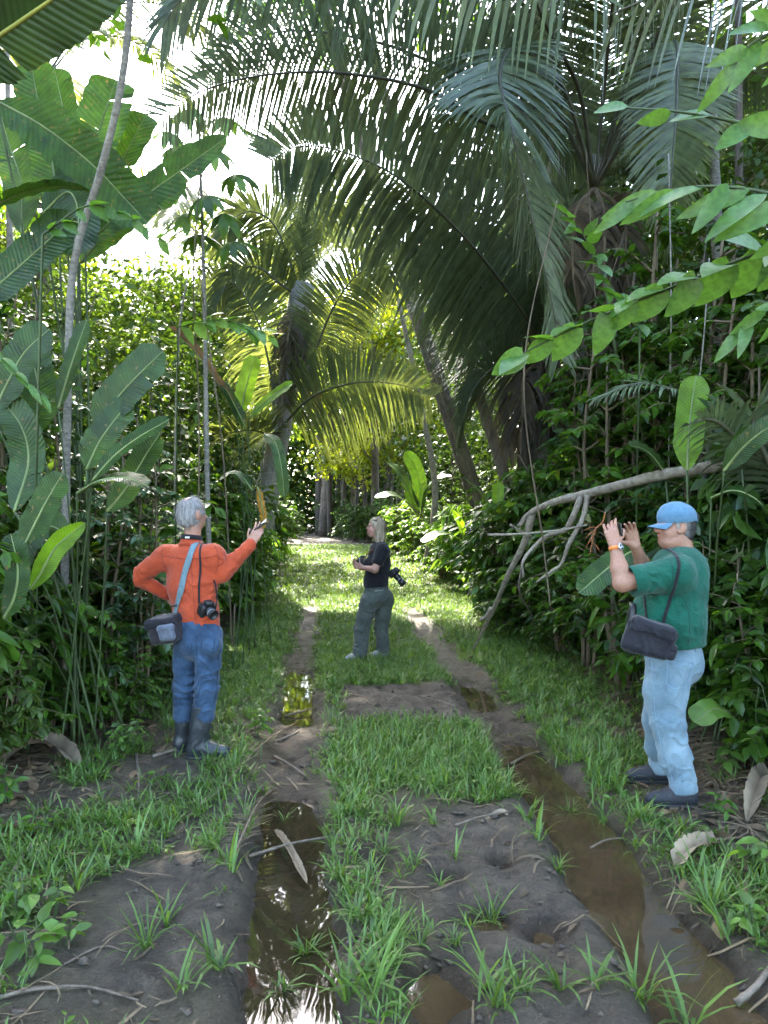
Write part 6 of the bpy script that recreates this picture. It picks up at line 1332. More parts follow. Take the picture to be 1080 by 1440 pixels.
# ================================================================== woman in black
D = 8.65
t3 = thing('person', 'person with shoulder-length blonde hair in black shirt and grey-green trousers, holding a camera', 'person', gbase(522, D))
ff = nrm([-.88, .47, 0]); ll = nrm([-.47, -.88, 0]); R3 = np.stack([-ff, ll, UP], 1)
hc = A(528, 742); hf = nrm([-.985, -.12, .10]); hl = nrm([.12, -.985, 0]); RH = np.stack([hf, hl, np.cross(hf, hl)], 1); hu = RH[:, 2]
Ls, Rs = A(538, 774, -.14), A(530, 774, .17); Le, Lw = A(527, 801, -.20), A(509, 798, -.06); Re, Rw = A(518, 800, .20), A(507, 793, .08)
Lh, Rh_ = A(520, 845, -.06), A(540, 845, .06); Lk, Rk = A(509, 885, -.06), A(536, 882, .08); La, Ra = A(505, 921, -.08), A(539, 913, .12)
F = fld([A(494, 715, -.35), A(560, 935, .4)], .006, .04)
F.ell(hc + hu * .018 - hf * .012, (.092, .070, .098), RH); F.ell(hc + hf * .03 - hu * .05, (.056, .052, .062), RH, .03); F.ell(hc + hf * .052 - hu * .090, (.028, .032, .024), RH, .022)
F.ell(hc + hf * .074 + hu * .022, (.014, .044, .012), RH, .012); F.cone(hc + hf * .080 + hu * .004, .007, hc + hf * .096 - hu * .022, .0095, .010)
F.ell(hc + hf * .084 - hu * .052, (.012, .022, .007), RH, .006); F.ell(hc + hf * .082 - hu * .064, (.012, .02, .008), RH, .006)
for sd in (-1, 1):
    F.ell(hc + hf * .05 - hu * .03 + hl * sd * .034, (.03, .022, .026), RH, .02); F.carve_ell(hc + hf * .086 + hu * .007 + hl * sd * .028, (.010, .012, .007), RH); F.ell(hc - hf * .002 - hu * .01 + hl * sd * .072, (.018, .010, .028), RH, .008)
F.cone(A(531, 755), .048, A(533, 775), .055, .03); F.chain([A(534, 775), A(533, 805), A(530, 838)], [.08, .10, .11], .04)
F.chain([Ls, Le], [.045, .042], .02); F.chain([Le, Lw], [.042, .026], .02); F.chain([Rs, Re], [.045, .04], .02); F.chain([Re, Rw], [.04, .026], .02); F.chain([Lh, Lk, La], [.075, .05, .04]); F.chain([Rh_, Rk, Ra], [.075, .05, .04])
hand(F, Lw, nrm([-.9, .3, .25]), nrm([.2, .9, .3]), UP, [.6, .65, .7, .7], 1.0, thumb=(.6, .5)); hand(F, Rw, nrm([-.8, -.5, .2]), nrm([-.2, -.8, .2]), UP, [.7] * 4, 1.0, thumb=(.6, .5))
V, Fc = F.mesh(); obj('body', V, Fc, skin_m, t3, col=skin_tint(V, (.40, .215, .16), [(hc + hf * .084 - hu * .058, .018, (.45, .14, .13), .8), (hc + hf * .055 - hu * .03 + hl * .03, .04, (.56, .24, .20), .5), (hc + hf * .085 + hu * .008 + hl * .028, .012, (.05, .04, .04), .8)]))
F = fld([hc - np.array([.2, .2, .3]), hc + .2], .0055, 0)
F.ell(hc + hu * .022 - hf * .018, (.100, .082, .106), RH, .01); F.ell(hc - hf * .055 - hu * .06, (.058, .080, .09), RH, .03); F.ell(hc - hf * .075 - hu * .13, (.048, .078, .085), RH, .03); F.ell(hc - hf * .06 - hu * .10 + hl * .045, (.05, .03, .10), RH, .02); F.cone(hc - hf * .02 - hu * .07 + hl * .07, .02, hc - hf * .03 - hu * .16 + hl * .055, .022, .02)
F.carve_ell(hc + hf * .115 - hu * .045, (.105, .13, .115), RH)
m = np.abs(F.f) < .03; I = np.argwhere(m); p = F.lo + I * F.h; F.f[m] += (.014 * vnoise3(p * np.array([60, 60, 9.]), 3)).astype(np.float32)
V, Fc = F.mesh(); nz = vnoise3(V * np.array([90, 90, 12.]), 6)[:, None]; h3 = obj('hair', V, Fc, hair_m, t3, col=np.clip(np.array([.33, .26, .18]) * (1 + 1.2 * nz), .06, .9))
strands('strands', V, hc, (.15, 0, -1), 900, .09, .003, hair_m, (.42, .33, .22), h3, 2, .2, lambda q: (q - hc) @ hf < .01)
gl = tag(obj('sunglasses', *tube(np.array([hc + hu * .085 + hf * .045 * math.cos(a) + hl * .085 * math.sin(a) - hf * .0 for a in np.linspace(-1.57, 1.57, 15)]), .007, 6), blackpl, loc=hc + hu * .085), 'dark sunglasses pushed up on the hair of the woman in black', 'sunglasses')
# shirt
F = fld([A(500, 755, -.35), A(558, 832, .35)], .0062, .05); SX = (ll, 1.25)
F.chain([A(534, 775), A(532, 795), A(529, 815), A(528, 832)], [.118, .128, .128, .138], .04, SX); F.cone(Ls, .072, Rs, .070, .05); F.cone(A(534, 762), .058, A(534, 778), .085, .03); F.ell(A(521, 792, .02), (.07, .13, .07), R3, .04)
F.chain([Ls, Ls * .45 + Le * .55], [.074, .070], .04); F.chain([Rs, Rs * .45 + Re * .55], [.072, .07], .04)
F.folds([(A(528, 808, -.1), (.5, 0, .8), 50, .010, .12), (A(536, 822, -.1), (.2, 0, 1), 60, .008, .10)], .006, 31); F.cut(A(528, 825), nrm([.05, 0, -1])); V, Fc = F.mesh(); ts = obj('shirt', V, Fc, black_c, t3); tree4 = bvh_of(ts)
# trousers
F = fld([A(490, 815, -.35), A(560, 935, .4)], .0065, .05)
F.cone(A(529, 822), .128, A(529, 838), .138, .03, (ll, 1.2)); F.ell(A(540, 840, .0), (.085, .13, .10), R3, .04)
F.chain([A(520, 845, -.06), A(513, 868, -.06), Lk, A(506, 918, -.08)], [.115, .098, .088, .084], .03); F.chain([Rh_, A(538, 865, .07), Rk, A(539, 911, .12)], [.115, .092, .080, .080], .03)
F.folds([(Lk, (.4, 0, 1), 60, .022, .14), (A(505, 912, -.08), (0, 0, 1), 75, .022, .10), (Rk, (-.3, 0, 1), 60, .02, .13), (A(538, 905, .1), (0, 0, 1), 75, .022, .10), (A(525, 850, -.1), (.6, 0, .8), 50, .014, .12), (A(513, 870, -.1), (.5, 0, .9), 60, .014, .1)], .008, 41); V, Fc = F.mesh(); tz = obj('trousers', V, Fc, olive_c, t3); tree5 = bvh_of(tz)
strap('pocket_seam', tree5, [(527, 831), (533, 831), (540, 829)], .010, plain_mat('pocket_edge', (.25, .28, .26), .8), tz, .003, 12)
for an in (La, Ra): shoe(an, (-.85, -.3, 0), t3, greyshoe, sole_m, float(ground_z(an[0], an[1])) - .01, .25, .07, False)
cA = camera_prop('stills_camera', 'small black camera with brown trim held in the hands of the woman in black', A(511, 789, -.0), nrm([-.9, -.25, .05]), UP, .05, None, .95)
obj('strap', *ribbon(PP((512, 790, D - .06), (514, 783, D - .10), (518, 778, D - .12), (524, 772, D - .16)), .02, (0, -1, 0), 14), cloth_mat('brown_strap', (.20, .11, .06), .2), cA)
cB = camera_prop('stills_camera', 'black camera with a long zoom lens slung behind the hip of the woman in black', hit(tree4, 545, 803, .05)[0] + np.array([.03, -.02, 0]), nrm([.55, -.35, -.62]), UP, .16, None, 1.05)
strap('strap', tree4, [(540, 763), (545, 775), (548, 788), (547, 800)], .03, strap_black, cB, .006, 20)
# ------------------------------------------------------------------ fallen branch
fb = thing('fallen_branch', 'pale bare fallen branch forking down to the grass behind the man in green', 'branch', P(663, 918, 9.05))
fb_main = [P(1120, 618, 5.10), P(1060, 640, 5.30), P(1000, 656, 5.50), P(930, 668, 5.80), P(870, 683, 6.10), P(820, 696, 6.40), P(780, 706, 6.70), P(745, 722, 7.00), P(730, 740, 7.10)]
v, f = tube(fb_main, [.048, .047, .045, .041, .038, .032, .022], 12, n=60, bump=.16, seed=2); obj('limb', v, f, bark_pale, fb)
for i, (pts, r0, r1) in enumerate([
    ([(748, 720, 7.00), (738, 762, 7.20), (715, 808, 7.60), (697, 850, 8.08), (690, 865, 8.27), (676, 893, 8.67), (663, 918, 9.05)], .038, .013),
    ([(818, 698, 6.40), (806, 726, 6.40), (795, 745, 6.50), (772, 752, 6.60), (752, 768, 6.70), (735, 790, 6.70), (736, 812, 6.70)], .030, .012),
    ([(826, 696, 6.30), (820, 728, 6.30), (800, 765, 6.30), (790, 792, 6.40), (772, 806, 6.40), (755, 818, 6.50)], .026, .010),
    ([(686, 752, 6.50), (730, 751, 6.40), (790, 745, 6.30), (826, 738, 6.20)], .011, .007),
    ([(690, 855, 8.13), (684, 866, 8.23), (675, 872, 8.28)], .022, .016),
    ([(718, 738, 7.00), (735, 748, 7.10), (748, 754, 7.10)], .012, .006),
    ([(735, 790, 6.70), (730, 830, 6.70), (745, 860, 7.07), (752, 880, 7.35)], .010, .005)]):
    v, f = tube(PP(*pts), [r0, r1], 8, n=26, bump=.2, seed=i + 4); obj('side_branch', v, f, bark_pale if i != 6 else bark_brown, fb)
# ------------------------------------------------------------------ near leaf sprays
def leaf_mesh(name, tmpl, mat): return mesh_data(name, tmpl[0], tmpl[1], mat)
def leaf_at(me, parent, pos, d, n, s, name='leaf', mat=None):
    o = bpy.data.objects.new(name, me); COL.objects.link(o); o.parent = parent
    R = basis(np.asarray(d, float)[None], np.asarray(n, float)[None])[0]; M = np.eye(4); M[:3, :3] = R * s; M[:3, 3] = np.asarray(pos) - wloc(parent); o.matrix_local = Matrix(M.tolist())
    if mat: o.material_slots[0].link = 'OBJECT'; o.material_slots[0].material = mat
    return o
spray_pale = leaf_mat('spray_leaf', (.085, .19, .045), tcol=(1.9, 1.7, .45), mix=.42, rough=.36, var=.25, spec=.55)
LM_H = leaf_mesh('leaf', leaf_template(7, .66, .14, .28, .34, heart=.8), spray_pale); LM_L = leaf_mesh('leaf', leaf_template(7, .30, .22, .30, .42), spray_pale); LM_O = leaf_mesh('leaf', leaf_template(6, .48, .2, .25, .42), spray_pale)
def spray(name, label, twig, nleaf, size, me, side_d, hang_d, loc, seed=0, mat=None, two=True, r=.006, jit=.2):
    rg = np.random.default_rng(seed); t = thing(name, label, 'branch', loc); pts = spline(PP(*twig), 60)
    v, f = tube(np.vstack([[np.asarray(loc)], pts]) if np.linalg.norm(pts[0] - loc) > .02 else pts, [r * 1.5, r, r * .5], 6); obj('twig', v, f, stem_green, t)
    for i in range(nleaf):
        u = (i + .6) / nleaf; p = pts[int(u * 59)]; tg = nrm(pts[min(59, int(u * 59) + 1)] - pts[max(0, int(u * 59) - 1)]); s = size * (1.1 - .35 * u) * (1 + .15 * rg.normal() * .6)
        for k, dv in enumerate((side_d, hang_d) if two else (side_d if i % 2 else hang_d,)):
            d = nrm(np.asarray(dv) + tg * .45 + rg.normal(size=3) * jit); n = nrm(np.array([0, -.25, 1.0]) + rg.normal(size=3) * .2) if (k == 0 and two) else nrm(np.array([.2, -1.0, .15]) + rg.normal(size=3) * .25)
            leaf_at(me, t, p + rg.normal(size=3) * .006, d, n, s, mat=mat)
    return t
spray('leafy_branch', 'arching branch of heart-shaped leaves reaching out over the green-shirted man', [(1150, 330, 3.2), (1060, 358, 3.3), (960, 398, 3.4), (860, 438, 3.45), (780, 474, 3.5), (716, 508, 3.5)], 10, .22, LM_H, (-.35, -.55, .10), (-.30, .15, -.85), gbase(1330, 3.0), 1)
spray('leafy_branch', 'branch of long narrow drooping leaves above the arching heart-leaved branch', [(1160, 300, 2.9), (1080, 272, 3.0), (1000, 262, 3.0), (930, 270, 3.1), (880, 284, 3.1)], 9, .27, LM_L, (-.75, -.1, -.55), (-.6, -.3, -.75), gbase(1420, 2.9), 2, two=False)
spray('leafy_branch', 'twig ending in two bright green leaves in front of the big palm crown', [(1150, 190, 2.9), (1060, 176, 3.0), (960, 158, 3.0), (858, 150, 3.1)], 5, .17, LM_O, (-.5, -.3, -.6), (-.8, -.1, .1), gbase(1440, 3.1), 3, two=False)
spray('leafy_branch', 'branch of big glossy leaves hanging high above the man in green', [(1180, 60, 2.7), (1110, 40, 2.8), (1060, 60, 2.8), (1020, 95, 2.8)], 7, .24, LM_L, (-.6, -.3, -.2), (-.5, -.2, -.8), gbase(1490, 2.7), 4, two=False)
spray('leafy_branch', 'low branch of long leaves beside the heart-leaved branch', [(1170, 420, 2.9), (1110, 425, 2.9), (1060, 440, 3.0), (1040, 470, 3.0)], 6, .2, LM_L, (-.5, -.3, -.5), (-.2, -.2, -.9), gbase(1450, 3.2), 5, two=False)
spray('leafy_branch', 'branch of oval leaves growing in front of the dark palm trunk', [(900, 460, 6.2), (850, 390, 6.2), (820, 330, 6.2), (795, 300, 6.2)], 12, .2, LM_O, (-.7, -.4, .1), (.3, -.4, -.5), gbase(890, 6.4), 6)
spray('leafy_branch', 'leafy twig hanging beside the slender leaning trunk', [(-60, 440, 4.2), (0, 500, 4.2), (40, 540, 4.2), (70, 560, 4.2)], 7, .15, LM_L, (.6, -.4, -.3), (.5, -.3, -.7), gbase(-90, 4.3), 7)
spray('leafy_branch', 'twig of pale oval leaves under the banana leaves', [(60, 330, 4.8), (120, 290, 4.8), (170, 300, 4.8), (230, 340, 4.8)], 9, .14, LM_O, (.4, -.4, .1), (.3, -.3, -.6), gbase(40, 5.0), 8)
spray('leafy_branch', 'sapling branch of pale leaves crossing below the cecropia', [(250, 460, 7), (300, 450, 7), (350, 460, 7), (385, 475, 7)], 9, .2, LM_O, (.4, -.4, .1), (.3, -.3, -.5), gbase(245, 7.1), 9)
# understory palm leaf
up_ = thing('understory_palm', 'small understory palm with stiff pale leaflets behind the man in green', 'palm', gbase(1110, 5.6))
frond(up_, PP((1120, 720, 5.2), (1060, 600, 5.1), (1085, 560, 5.0), (1120, 540, 4.9)), Lmax=.5, n=26, roll=-20, droop=.1, width=.045, seed=91, t0=.1)
frond(up_, PP((985, 700, 5.9), (1000, 600, 5.9), (970, 560, 5.8), (900, 540, 5.7), (840, 560, 5.6)), Lmax=.40, n=44, roll=10, droop=.4, width=.022, seed=92, t0=.2)
frond(up_, PP((1110, 700, 5.4), (1040, 620, 5.2), (1000, 590, 5.1), (960, 600, 5.0)), Lmax=.42, n=30, roll=-30, droop=.5, width=.03, seed=93, t0=.2)

# heliconia flower by the phone
hf_ = thing('heliconia_flower', 'hanging orange heliconia flower beyond the hands of the man in green', 'flower', P(857, 735, 5.6)); orange_fl = plain_mat('orange_bract', (.26, .075, .014), .5)
v, f = tube(PP((851, 722, 5.6), (847, 735, 5.6), (837, 745, 5.6), (831, 770, 5.6)), [.006, .004], 6, n=14); obj('stalk', v, f, orange_fl, hf_)
for i, (a, b) in enumerate([((841, 742), (821, 746)), ((839, 744), (823, 758)), ((839, 748), (823, 772)), ((835, 756), (829, 782)), ((834, 764), (845, 778))]):
    q0, q1 = P(*a, 5.6), P(*b, 5.58); v, f = tube(np.stack([q0, (q0 + q1) / 2 + [0, 0, .012], q1]), [.002, .005, .001], 6, n=10); obj('bract', v, f, orange_fl, hf_)

# hanging lianas and dry strips
rl = np.random.default_rng(61)
for i in range(14):
    s_ = 1 if i % 4 else 0; px = (rl.random() * 330 if s_ == 0 else 760 + rl.random() * 320); d = 5.6 + rl.random() * 5; y0 = 200 + rl.random() * 200; y1 = y0 + 250 + rl.random() * 300
    v, f = tube(PP((px + rl.normal() * 30, y0, d), (px + rl.normal() * 18, (y0 + y1) / 2, d), (px, y1, d + .2), (px + rl.normal() * 10, 850, d + .1)), [.006, .008, .007], 5, n=30, bump=.2, seed=i)
    tag(obj('liana', v, f, [stem_brown, bark_grey][i % 2], loc=P(px, y1, d)), 'thin liana hanging in the thicket on the side of the man in ' + ('orange' if s_ == 0 else 'green'), 'liana', 'lianas hanging in the thicket')

# ------------------------------------------------------------------ grass
def blades(mb, pos, az, ln, wd, lean, bend):
    n = len(pos); s = np.array([0, .35, .7, 1.0]); h = np.stack([np.cos(az), np.sin(az), 0 * az], 1); side = np.stack([-np.sin(az), np.cos(az), 0 * az], 1)
    ang = lean[:, None] + bend[:, None] * s[None]                       # from vertical
    seg = np.diff(s, prepend=0)[None] * ln[:, None]; hx = np.cumsum(seg * np.sin(ang), 1); hz = np.cumsum(seg * np.cos(ang), 1)
    c = pos[:, None] + h[:, None] * hx[..., None] + UP * hz[..., None]
    w = np.array([.55, 1.0, .8, .04])[None] * wd[:, None] * .5
    V = np.stack([c - side[:, None] * w[..., None], c + side[:, None] * w[..., None]], 2).reshape(-1, 3); a = (np.arange(n) * 8)[:, None] + (np.arange(3) * 2)[None]
    mb.add(V, np.stack([a, a + 1, a + 3, a + 2], -1).reshape(-1, 4))
def grass_cover(x, y):
    m = mud_mask(x, y); g = 1 - sstep(.25, .65, m)
    e0 = np.interp(y, [q[0] for q in EL], [q[1] for q in EL]); e1 = np.interp(y, [q[0] for q in ER], [q[1] for q in ER])
    g = g * sstep(-.2, .5, x - e0) * sstep(-.3, .4, e1 - x)
    near = 1 - sstep(5.6, 7.5, y); patch = sstep(-.07, .06, fbm2(x * 1.6 + 5, y * 1.6 + 2, 3, 77))
    wx = x + .5 * fbm2(x * 1.7, y * 1.7, 3, 201); wy = y + 1.3 * fbm2(x * 1.5 + 4, y * 1.5, 3, 202); ridge = np.exp(-((wx - .22) / .55) ** 4) * sstep(3.8, 4.5, wy) * (1 - sstep(5.5, 6.3, wy))
    bank = .8 * np.exp(-((wx - np.interp(y, [q[0] for q in RUT_L], [q[1] for q in RUT_L]) - .33) / .13) ** 2) * (1 - sstep(5, 6, y)) + .6 * np.exp(-((wx - np.interp(y, [q[0] for q in RUT_L], [q[1] for q in RUT_L]) + .40) / .16) ** 2) * sstep(2.9, 3.6, y) * (1 - sstep(5, 6, y)); g = np.maximum(g, np.minimum(bank, 1) * near); g = g * (1 - near * (1 - np.maximum.reduce([patch * .62, ridge, np.minimum(bank, 1)]))); g = np.where(y < 4.0, g * .75, g)
    water = ground_z(x, y) < WATER_Z + .02
    return np.where(water & (y < 9), 0, g)
rgx = np.random.default_rng(500)
def sample_cover(n, y0, y1, x0=-4.5, x1=2.8):
    y = y0 + (y1 - y0) * rgx.random(n); x = x0 + (x1 - x0) * rgx.random(n); ok = rgx.random(n) < grass_cover(x, y); return x[ok], y[ok]
gm = MB()
def add_grass(x, y, k, ln, wd, spread):
    n = len(x) * k; X = np.repeat(x, k) + rgx.normal(size=n) * spread; Y = np.repeat(y, k) + rgx.normal(size=n) * spread
    s = np.repeat(.7 + .6 * rgx.random(len(x)), k); Z = ground_z(X, Y) - .005
    blades(gm, np.stack([X, Y, Z], 1), rgx.random(n) * 6.283, ln * s * (.5 + .8 * rgx.random(n)), wd * (.7 + .6 * rgx.random(n)), .1 + .5 * rgx.random(n), .3 + 1.3 * rgx.random(n))
x, y = sample_cover(6500, 2.1, 4.0, -2.2, 2.4); add_grass(x, y, 7, .105, .0075, .018)
x, y = sample_cover(6500, 3.9, 6.2, -2.6, 2.6); add_grass(x, y, 8, .125, .008, .022)
x, y = sample_cover(11000, 6.0, 9.5, -3, 2.8); add_grass(x, y, 7, .105, .009, .025)
x, y = sample_cover(12000, 9.0, 16, -3.2, 2.8); add_grass(x, y, 5, .115, .013, .04)
x, y = sample_cover(16000, 15.5, 38, -6, 2.6); add_grass(x, y, 4, .13, .026, .07)
g_ = gm.build('grass', grass_m, None, smooth=False); tag(g_, 'short green grass covering the track between and beside the ruts', 'grass', kind='stuff')

# creeping weeds among the grass
wm = MB(); x, y = sample_cover(3800, 2.2, 8.0, -2.6, 2.6); n = len(x) * 5; X = np.repeat(x, 5) + rgx.normal(size=n) * .02; Y = np.repeat(y, 5) + rgx.normal(size=n) * .02
stamp(wm, T_OV, np.stack([X, Y, ground_z(X, Y) + .015 + .035 * rgx.random(n)], 1), nrm(rgx.normal(size=(n, 3)) * [1, 1, .2] + [0, 0, .15]), nrm(UP + rgx.normal(size=(n, 3)) * .3), .022 + .03 * rgx.random(n))
tag(wm.build('weeds', leaf_mid, None), 'small creeping weeds among the grass of the track', 'weeds', kind='stuff')
# single grass plants in the mud
def tuft_geo(seed, nb, ln, wd):
    rg = np.random.default_rng(seed); mb = MB(); z = np.zeros(nb)
    blades(mb, np.stack([rg.normal(size=nb) * .012, rg.normal(size=nb) * .012, z - .005], 1), rg.random(nb) * 6.283, ln * (.5 + .7 * rg.random(nb)), wd * (.7 + .5 * rg.random(nb)), .08 + .4 * rg.random(nb), .3 + 1.3 * rg.random(nb)); return mb
tuft_protos = [tuft_geo(i, n_, l_, w_) for i, (n_, l_, w_) in enumerate([(16, .17, .011), (12, .14, .010), (22, .20, .009), (9, .22, .013), (26, .13, .007)])]
tuft_me = [mesh_data('grass_tuft', np.concatenate(t.V), [np.concatenate(q) for q in t.F.values()], grass_m, False) for t in tuft_protos]
tp_ = [(310, 1375, 1.3), (255, 1400, 1.2), (205, 1340, 1), (235, 1300, .9), (430, 1320, 1.1), (395, 1370, .8), (500, 1300, 1), (490, 1400, 1.3), (525, 1420, 1.2), (515, 1250, .9), (540, 1200, .9), (660, 1300, .8), (690, 1280, .9), (680, 1390, 1.1), (735, 1400, 1.2), (790, 1390, 1), (840, 1400, 1.1), (700, 1420, 1.1), (760, 1190, 1), (785, 1220, 1), (740, 1160, 1.1), (610, 1160, 1), (560, 1160, 1.1), (640, 1210, .7), (800, 1130, 1), (850, 1145, 1), (900, 1160, 1.2), (1000, 1290, 1.2), (1020, 1320, 1.3), (1050, 1270, 1.2), (960, 1170, 1), (985, 1240, 1.2), (870, 1110, 1), (330, 1240, 1), (300, 1200, 1), (345, 1180, .9), (150, 1230, 1.1), (110, 1250, 1), (190, 1200, 1), (230, 1180, .9), (280, 1150, 1), (370, 1110, 1), (330, 1090, 1), (400, 1140, .7), (470, 1190, 1), (480, 1240, 1), (620, 1250, .6), (900, 1400, 1.2), (970, 1420, 1.2), (640, 1330, .8), (590, 1330, .7)]
for i, (px, py, s_) in enumerate(tp_):
    d = F_PX * CAMH / (py - HY); x = (px - CX) / F_PX * d; zg = float(ground_z(x, d)); o = bpy.data.objects.new('grass_tuft', tuft_me[i % 5]); COL.objects.link(o)
    o.location = (x, d, max(zg, WATER_Z - .02)); o.rotation_euler = (0, 0, i * 1.7); o.scale = (s_, s_, s_ * 1.1)
    tag(o, 'single grass plant with long arching blades growing out of the mud', 'grass', 'grass plants growing in the mud')
for i, (px, py, s_) in enumerate([(40, 1350, .55), (20, 1290, .6), (75, 1290, .5), (15, 1130, .8), (90, 1330, .4), (230, 1110, .45), (180, 1060, .6), (120, 1090, .5), (1050, 1090, .7), (1010, 1150, .5), (1070, 1230, .6), (60, 1180, .5), (1060, 1330, .5), (360, 1040, .4), (120, 1000, .8), (60, 1020, .8), (200, 1000, .6), (30, 960, 1), (90, 940, 1)]):
    d = F_PX * CAMH / (py - HY); x = (px - CX) / F_PX * d; (seedlings[i % 2] if py > 1080 else herbs[i % 3]).place((x, d, float(ground_z(x, d))), i * 2.1, s_ * (1.9 if py > 1080 else 1.0), 'small broad-leaved seedling in the leaf litter at the track edge', 'seedlings in the leaf litter', [leaf_bright, leaf_mid][i % 2])

# ------------------------------------------------------------------ litter
def on_ground(px, py, lift=.01):
    d = F_PX * CAMH / (py - HY); x = (px - CX) / F_PX * d; return np.array([x, d, max(float(ground_z(x, d)), WATER_Z) + lift])
rs = np.random.default_rng(77); st_ = MB(); dl = MB()
n = 4800; y = 2.1 + 8 * rs.random(n) ** 1.6; side = rs.random(n) < .5; e = np.where(side, np.interp(y, [q[0] for q in EL], [q[1] for q in EL]), np.interp(y, [q[0] for q in ER], [q[1] for q in ER]))
x = np.where(rs.random(n) < .86, e + np.where(side, 1, -1) * np.abs(rs.normal(size=n)) * .5 - np.where(side, .25, -.25), -2 + 4 * rs.random(n))
z = ground_z(x, y); ok = (z > WATER_Z + .004); x, y, z = x[ok], y[ok], z[ok]; n = len(x)
az = rs.random(n) * 6.283; ln = .06 + .34 * rs.random(n) ** 2; wd = .004 + .008 * rs.random(n); bend = rs.normal(size=n) * .25; ss = np.linspace(-.5, .5, 5)
h = np.stack([np.cos(az), np.sin(az)], 1); pr = np.stack([-np.sin(az), np.cos(az)], 1)
cx_ = x[:, None] + h[:, :1] * ss * ln[:, None] + pr[:, :1] * (bend * ln)[:, None] * (ss ** 2 * 2); cy_ = y[:, None] + h[:, 1:] * ss * ln[:, None] + pr[:, 1:] * (bend * ln)[:, None] * (ss ** 2 * 2)
cz_ = ground_z(cx_, cy_) + .006 + .02 * rs.random((n, 1)); C = np.stack([cx_, cy_, cz_], -1); Wv = np.stack([pr[:, 0], pr[:, 1], rs.normal(size=n) * .3], 1)[:, None] * (wd[:, None] * np.array([.6, 1, 1, 1, .4])[None])[..., None] * .5
V = np.stack([C - Wv, C + Wv], 2).reshape(-1, 3); a = (np.arange(n) * 10)[:, None] + (np.arange(4) * 2)[None]; st_.add(V, np.stack([a, a + 1, a + 3, a + 2], -1).reshape(-1, 4))
tag(st_.build('dry_litter', straw_m, None, smooth=False), 'dry straw and twigs scattered over the soil at the track edges', 'litter', kind='stuff')
n = 2300; y = 2.3 + 8 * rs.random(n) ** 1.4; side = rs.random(n) < .6; e = np.where(side, np.interp(y, [q[0] for q in EL], [q[1] for q in EL]), np.interp(y, [q[0] for q in ER], [q[1] for q in ER]))
x = e + np.where(side, 1, -1) * rs.normal(size=n) * .45; z = ground_z(x, y); ok = z > WATER_Z + .01; x, y, z = x[ok], y[ok], z[ok]; n = len(x)
stamp(dl, T_OV, np.stack([x, y, z + .012], 1), nrm(rs.normal(size=(n, 3)) * [1, 1, .15]), nrm(UP + rs.normal(size=(n, 3)) * .35), .05 + .09 * rs.random(n))
tag(dl.build('leaf_litter', dead_leaf, None), 'brown fallen leaves lying at the foot of the thicket', 'litter', kind='stuff')
stick_pale = bark_mat('stick_pale', (.09, .07, .05), (.24, .19, .14), (4, 4, 4), .5)
sticks = [((170, 1152), (238, 1120), .009), ((262, 1156), (312, 1112), .008), ((192, 1062), (195, 1132), .012), ((350, 1206), (470, 1178), .008), ((460, 1108), (545, 1128), .010), ((30, 1398), (195, 1412), .006), ((0, 1408), (128, 1394), .007), ((780, 902), (885, 916), .018), ((1032, 1082), (1082, 1008), .014), ((1035, 1396), (1085, 1372), .014), ((718, 1066), (758, 1050), .010), ((20, 1230), (75, 1150), .012), ((215, 1068), (310, 1052), .012), ((730, 918), (790, 912), .012), ((560, 1008), (660, 998), .008), ((590, 985), (640, 1002), .007), ((470, 975), (530, 985), .007), ((100, 1205), (240, 1185), .005), ((830, 1180), (880, 1170), .006), ((400, 1000), (445, 992), .010), ((385, 1062), (430, 1090), .009), ((390, 1040), (425, 1020), .008), ((960, 1200), (1060, 1180), .008), ((900, 1010), (990, 1040), .012), ((860, 985), (930, 978), .010), ((60, 1290), (130, 1300), .005), ((90, 1360), (180, 1345), .005), ((640, 1165), (720, 1150), .006)]
for i, (a, b, r) in enumerate(sticks):
    p0, p1 = on_ground(*a, r), on_ground(*b, r); m_ = (p0 + p1) / 2 + np.array([0, 0, .012]) + rs.normal(size=3) * [.02, .02, .004]
    v, f = tube([p0, m_, p1], [r, r * .6], 6, n=14, bump=.25, seed=i); tag(obj('fallen_stick', v, f, [stick_pale, stem_brown, bark_brown][i % 3], loc=(p0 + p1) / 2), ['pale dry stick lying on the ground', 'brown dry stick lying on the ground', 'dark dry stick lying on the ground'][i % 3], 'stick', 'dry sticks lying on the ground')
def ground_blade(name, label, pix, W, mat, lift=.03, hint=(0, -.4, 1), **kw):
    c = [on_ground(px, py, lift * (1 if 0 < i < len(pix) - 1 else .3)) for i, (px, py) in enumerate(pix)]; mb, pts = blade_geo(c, W, hint=hint, **kw); return tag(mb.build(name, mat, None, loc=c[0]), label, 'dead leaf')
ground_blade('palm_sheath', 'pale split palm sheath lying in the water of the rut', [(386, 1158), (400, 1185), (415, 1210), (432, 1232)], .06, dead_pale, .05, fold=.95, tears=4, ragged=.06, seed=1)
ground_blade('palm_sheath', 'weathered pale palm sheath on the mud beyond the brown rut', [(948, 1232), (965, 1220), (985, 1205), (1008, 1190)], .12, dead_pale, .05, fold=.8, tears=4, ragged=.06, seed=2, tip=.05, base=.05)
ground_blade('curled_leaf', 'pale curled dead leaf lying behind the boots of the man in orange', [(165, 965), (178, 980), (188, 995), (200, 1008)], .16, dead_pale, .08, fold=.6, tears=3, seed=3)
ground_blade('curled_leaf', 'large crumpled dead leaf at the foot of the heliconia clump', [(5, 1085), (40, 1072), (80, 1070), (112, 1085)], .17, dead_pale, .09, fold=.9, tears=6, ragged=.06, seed=4)
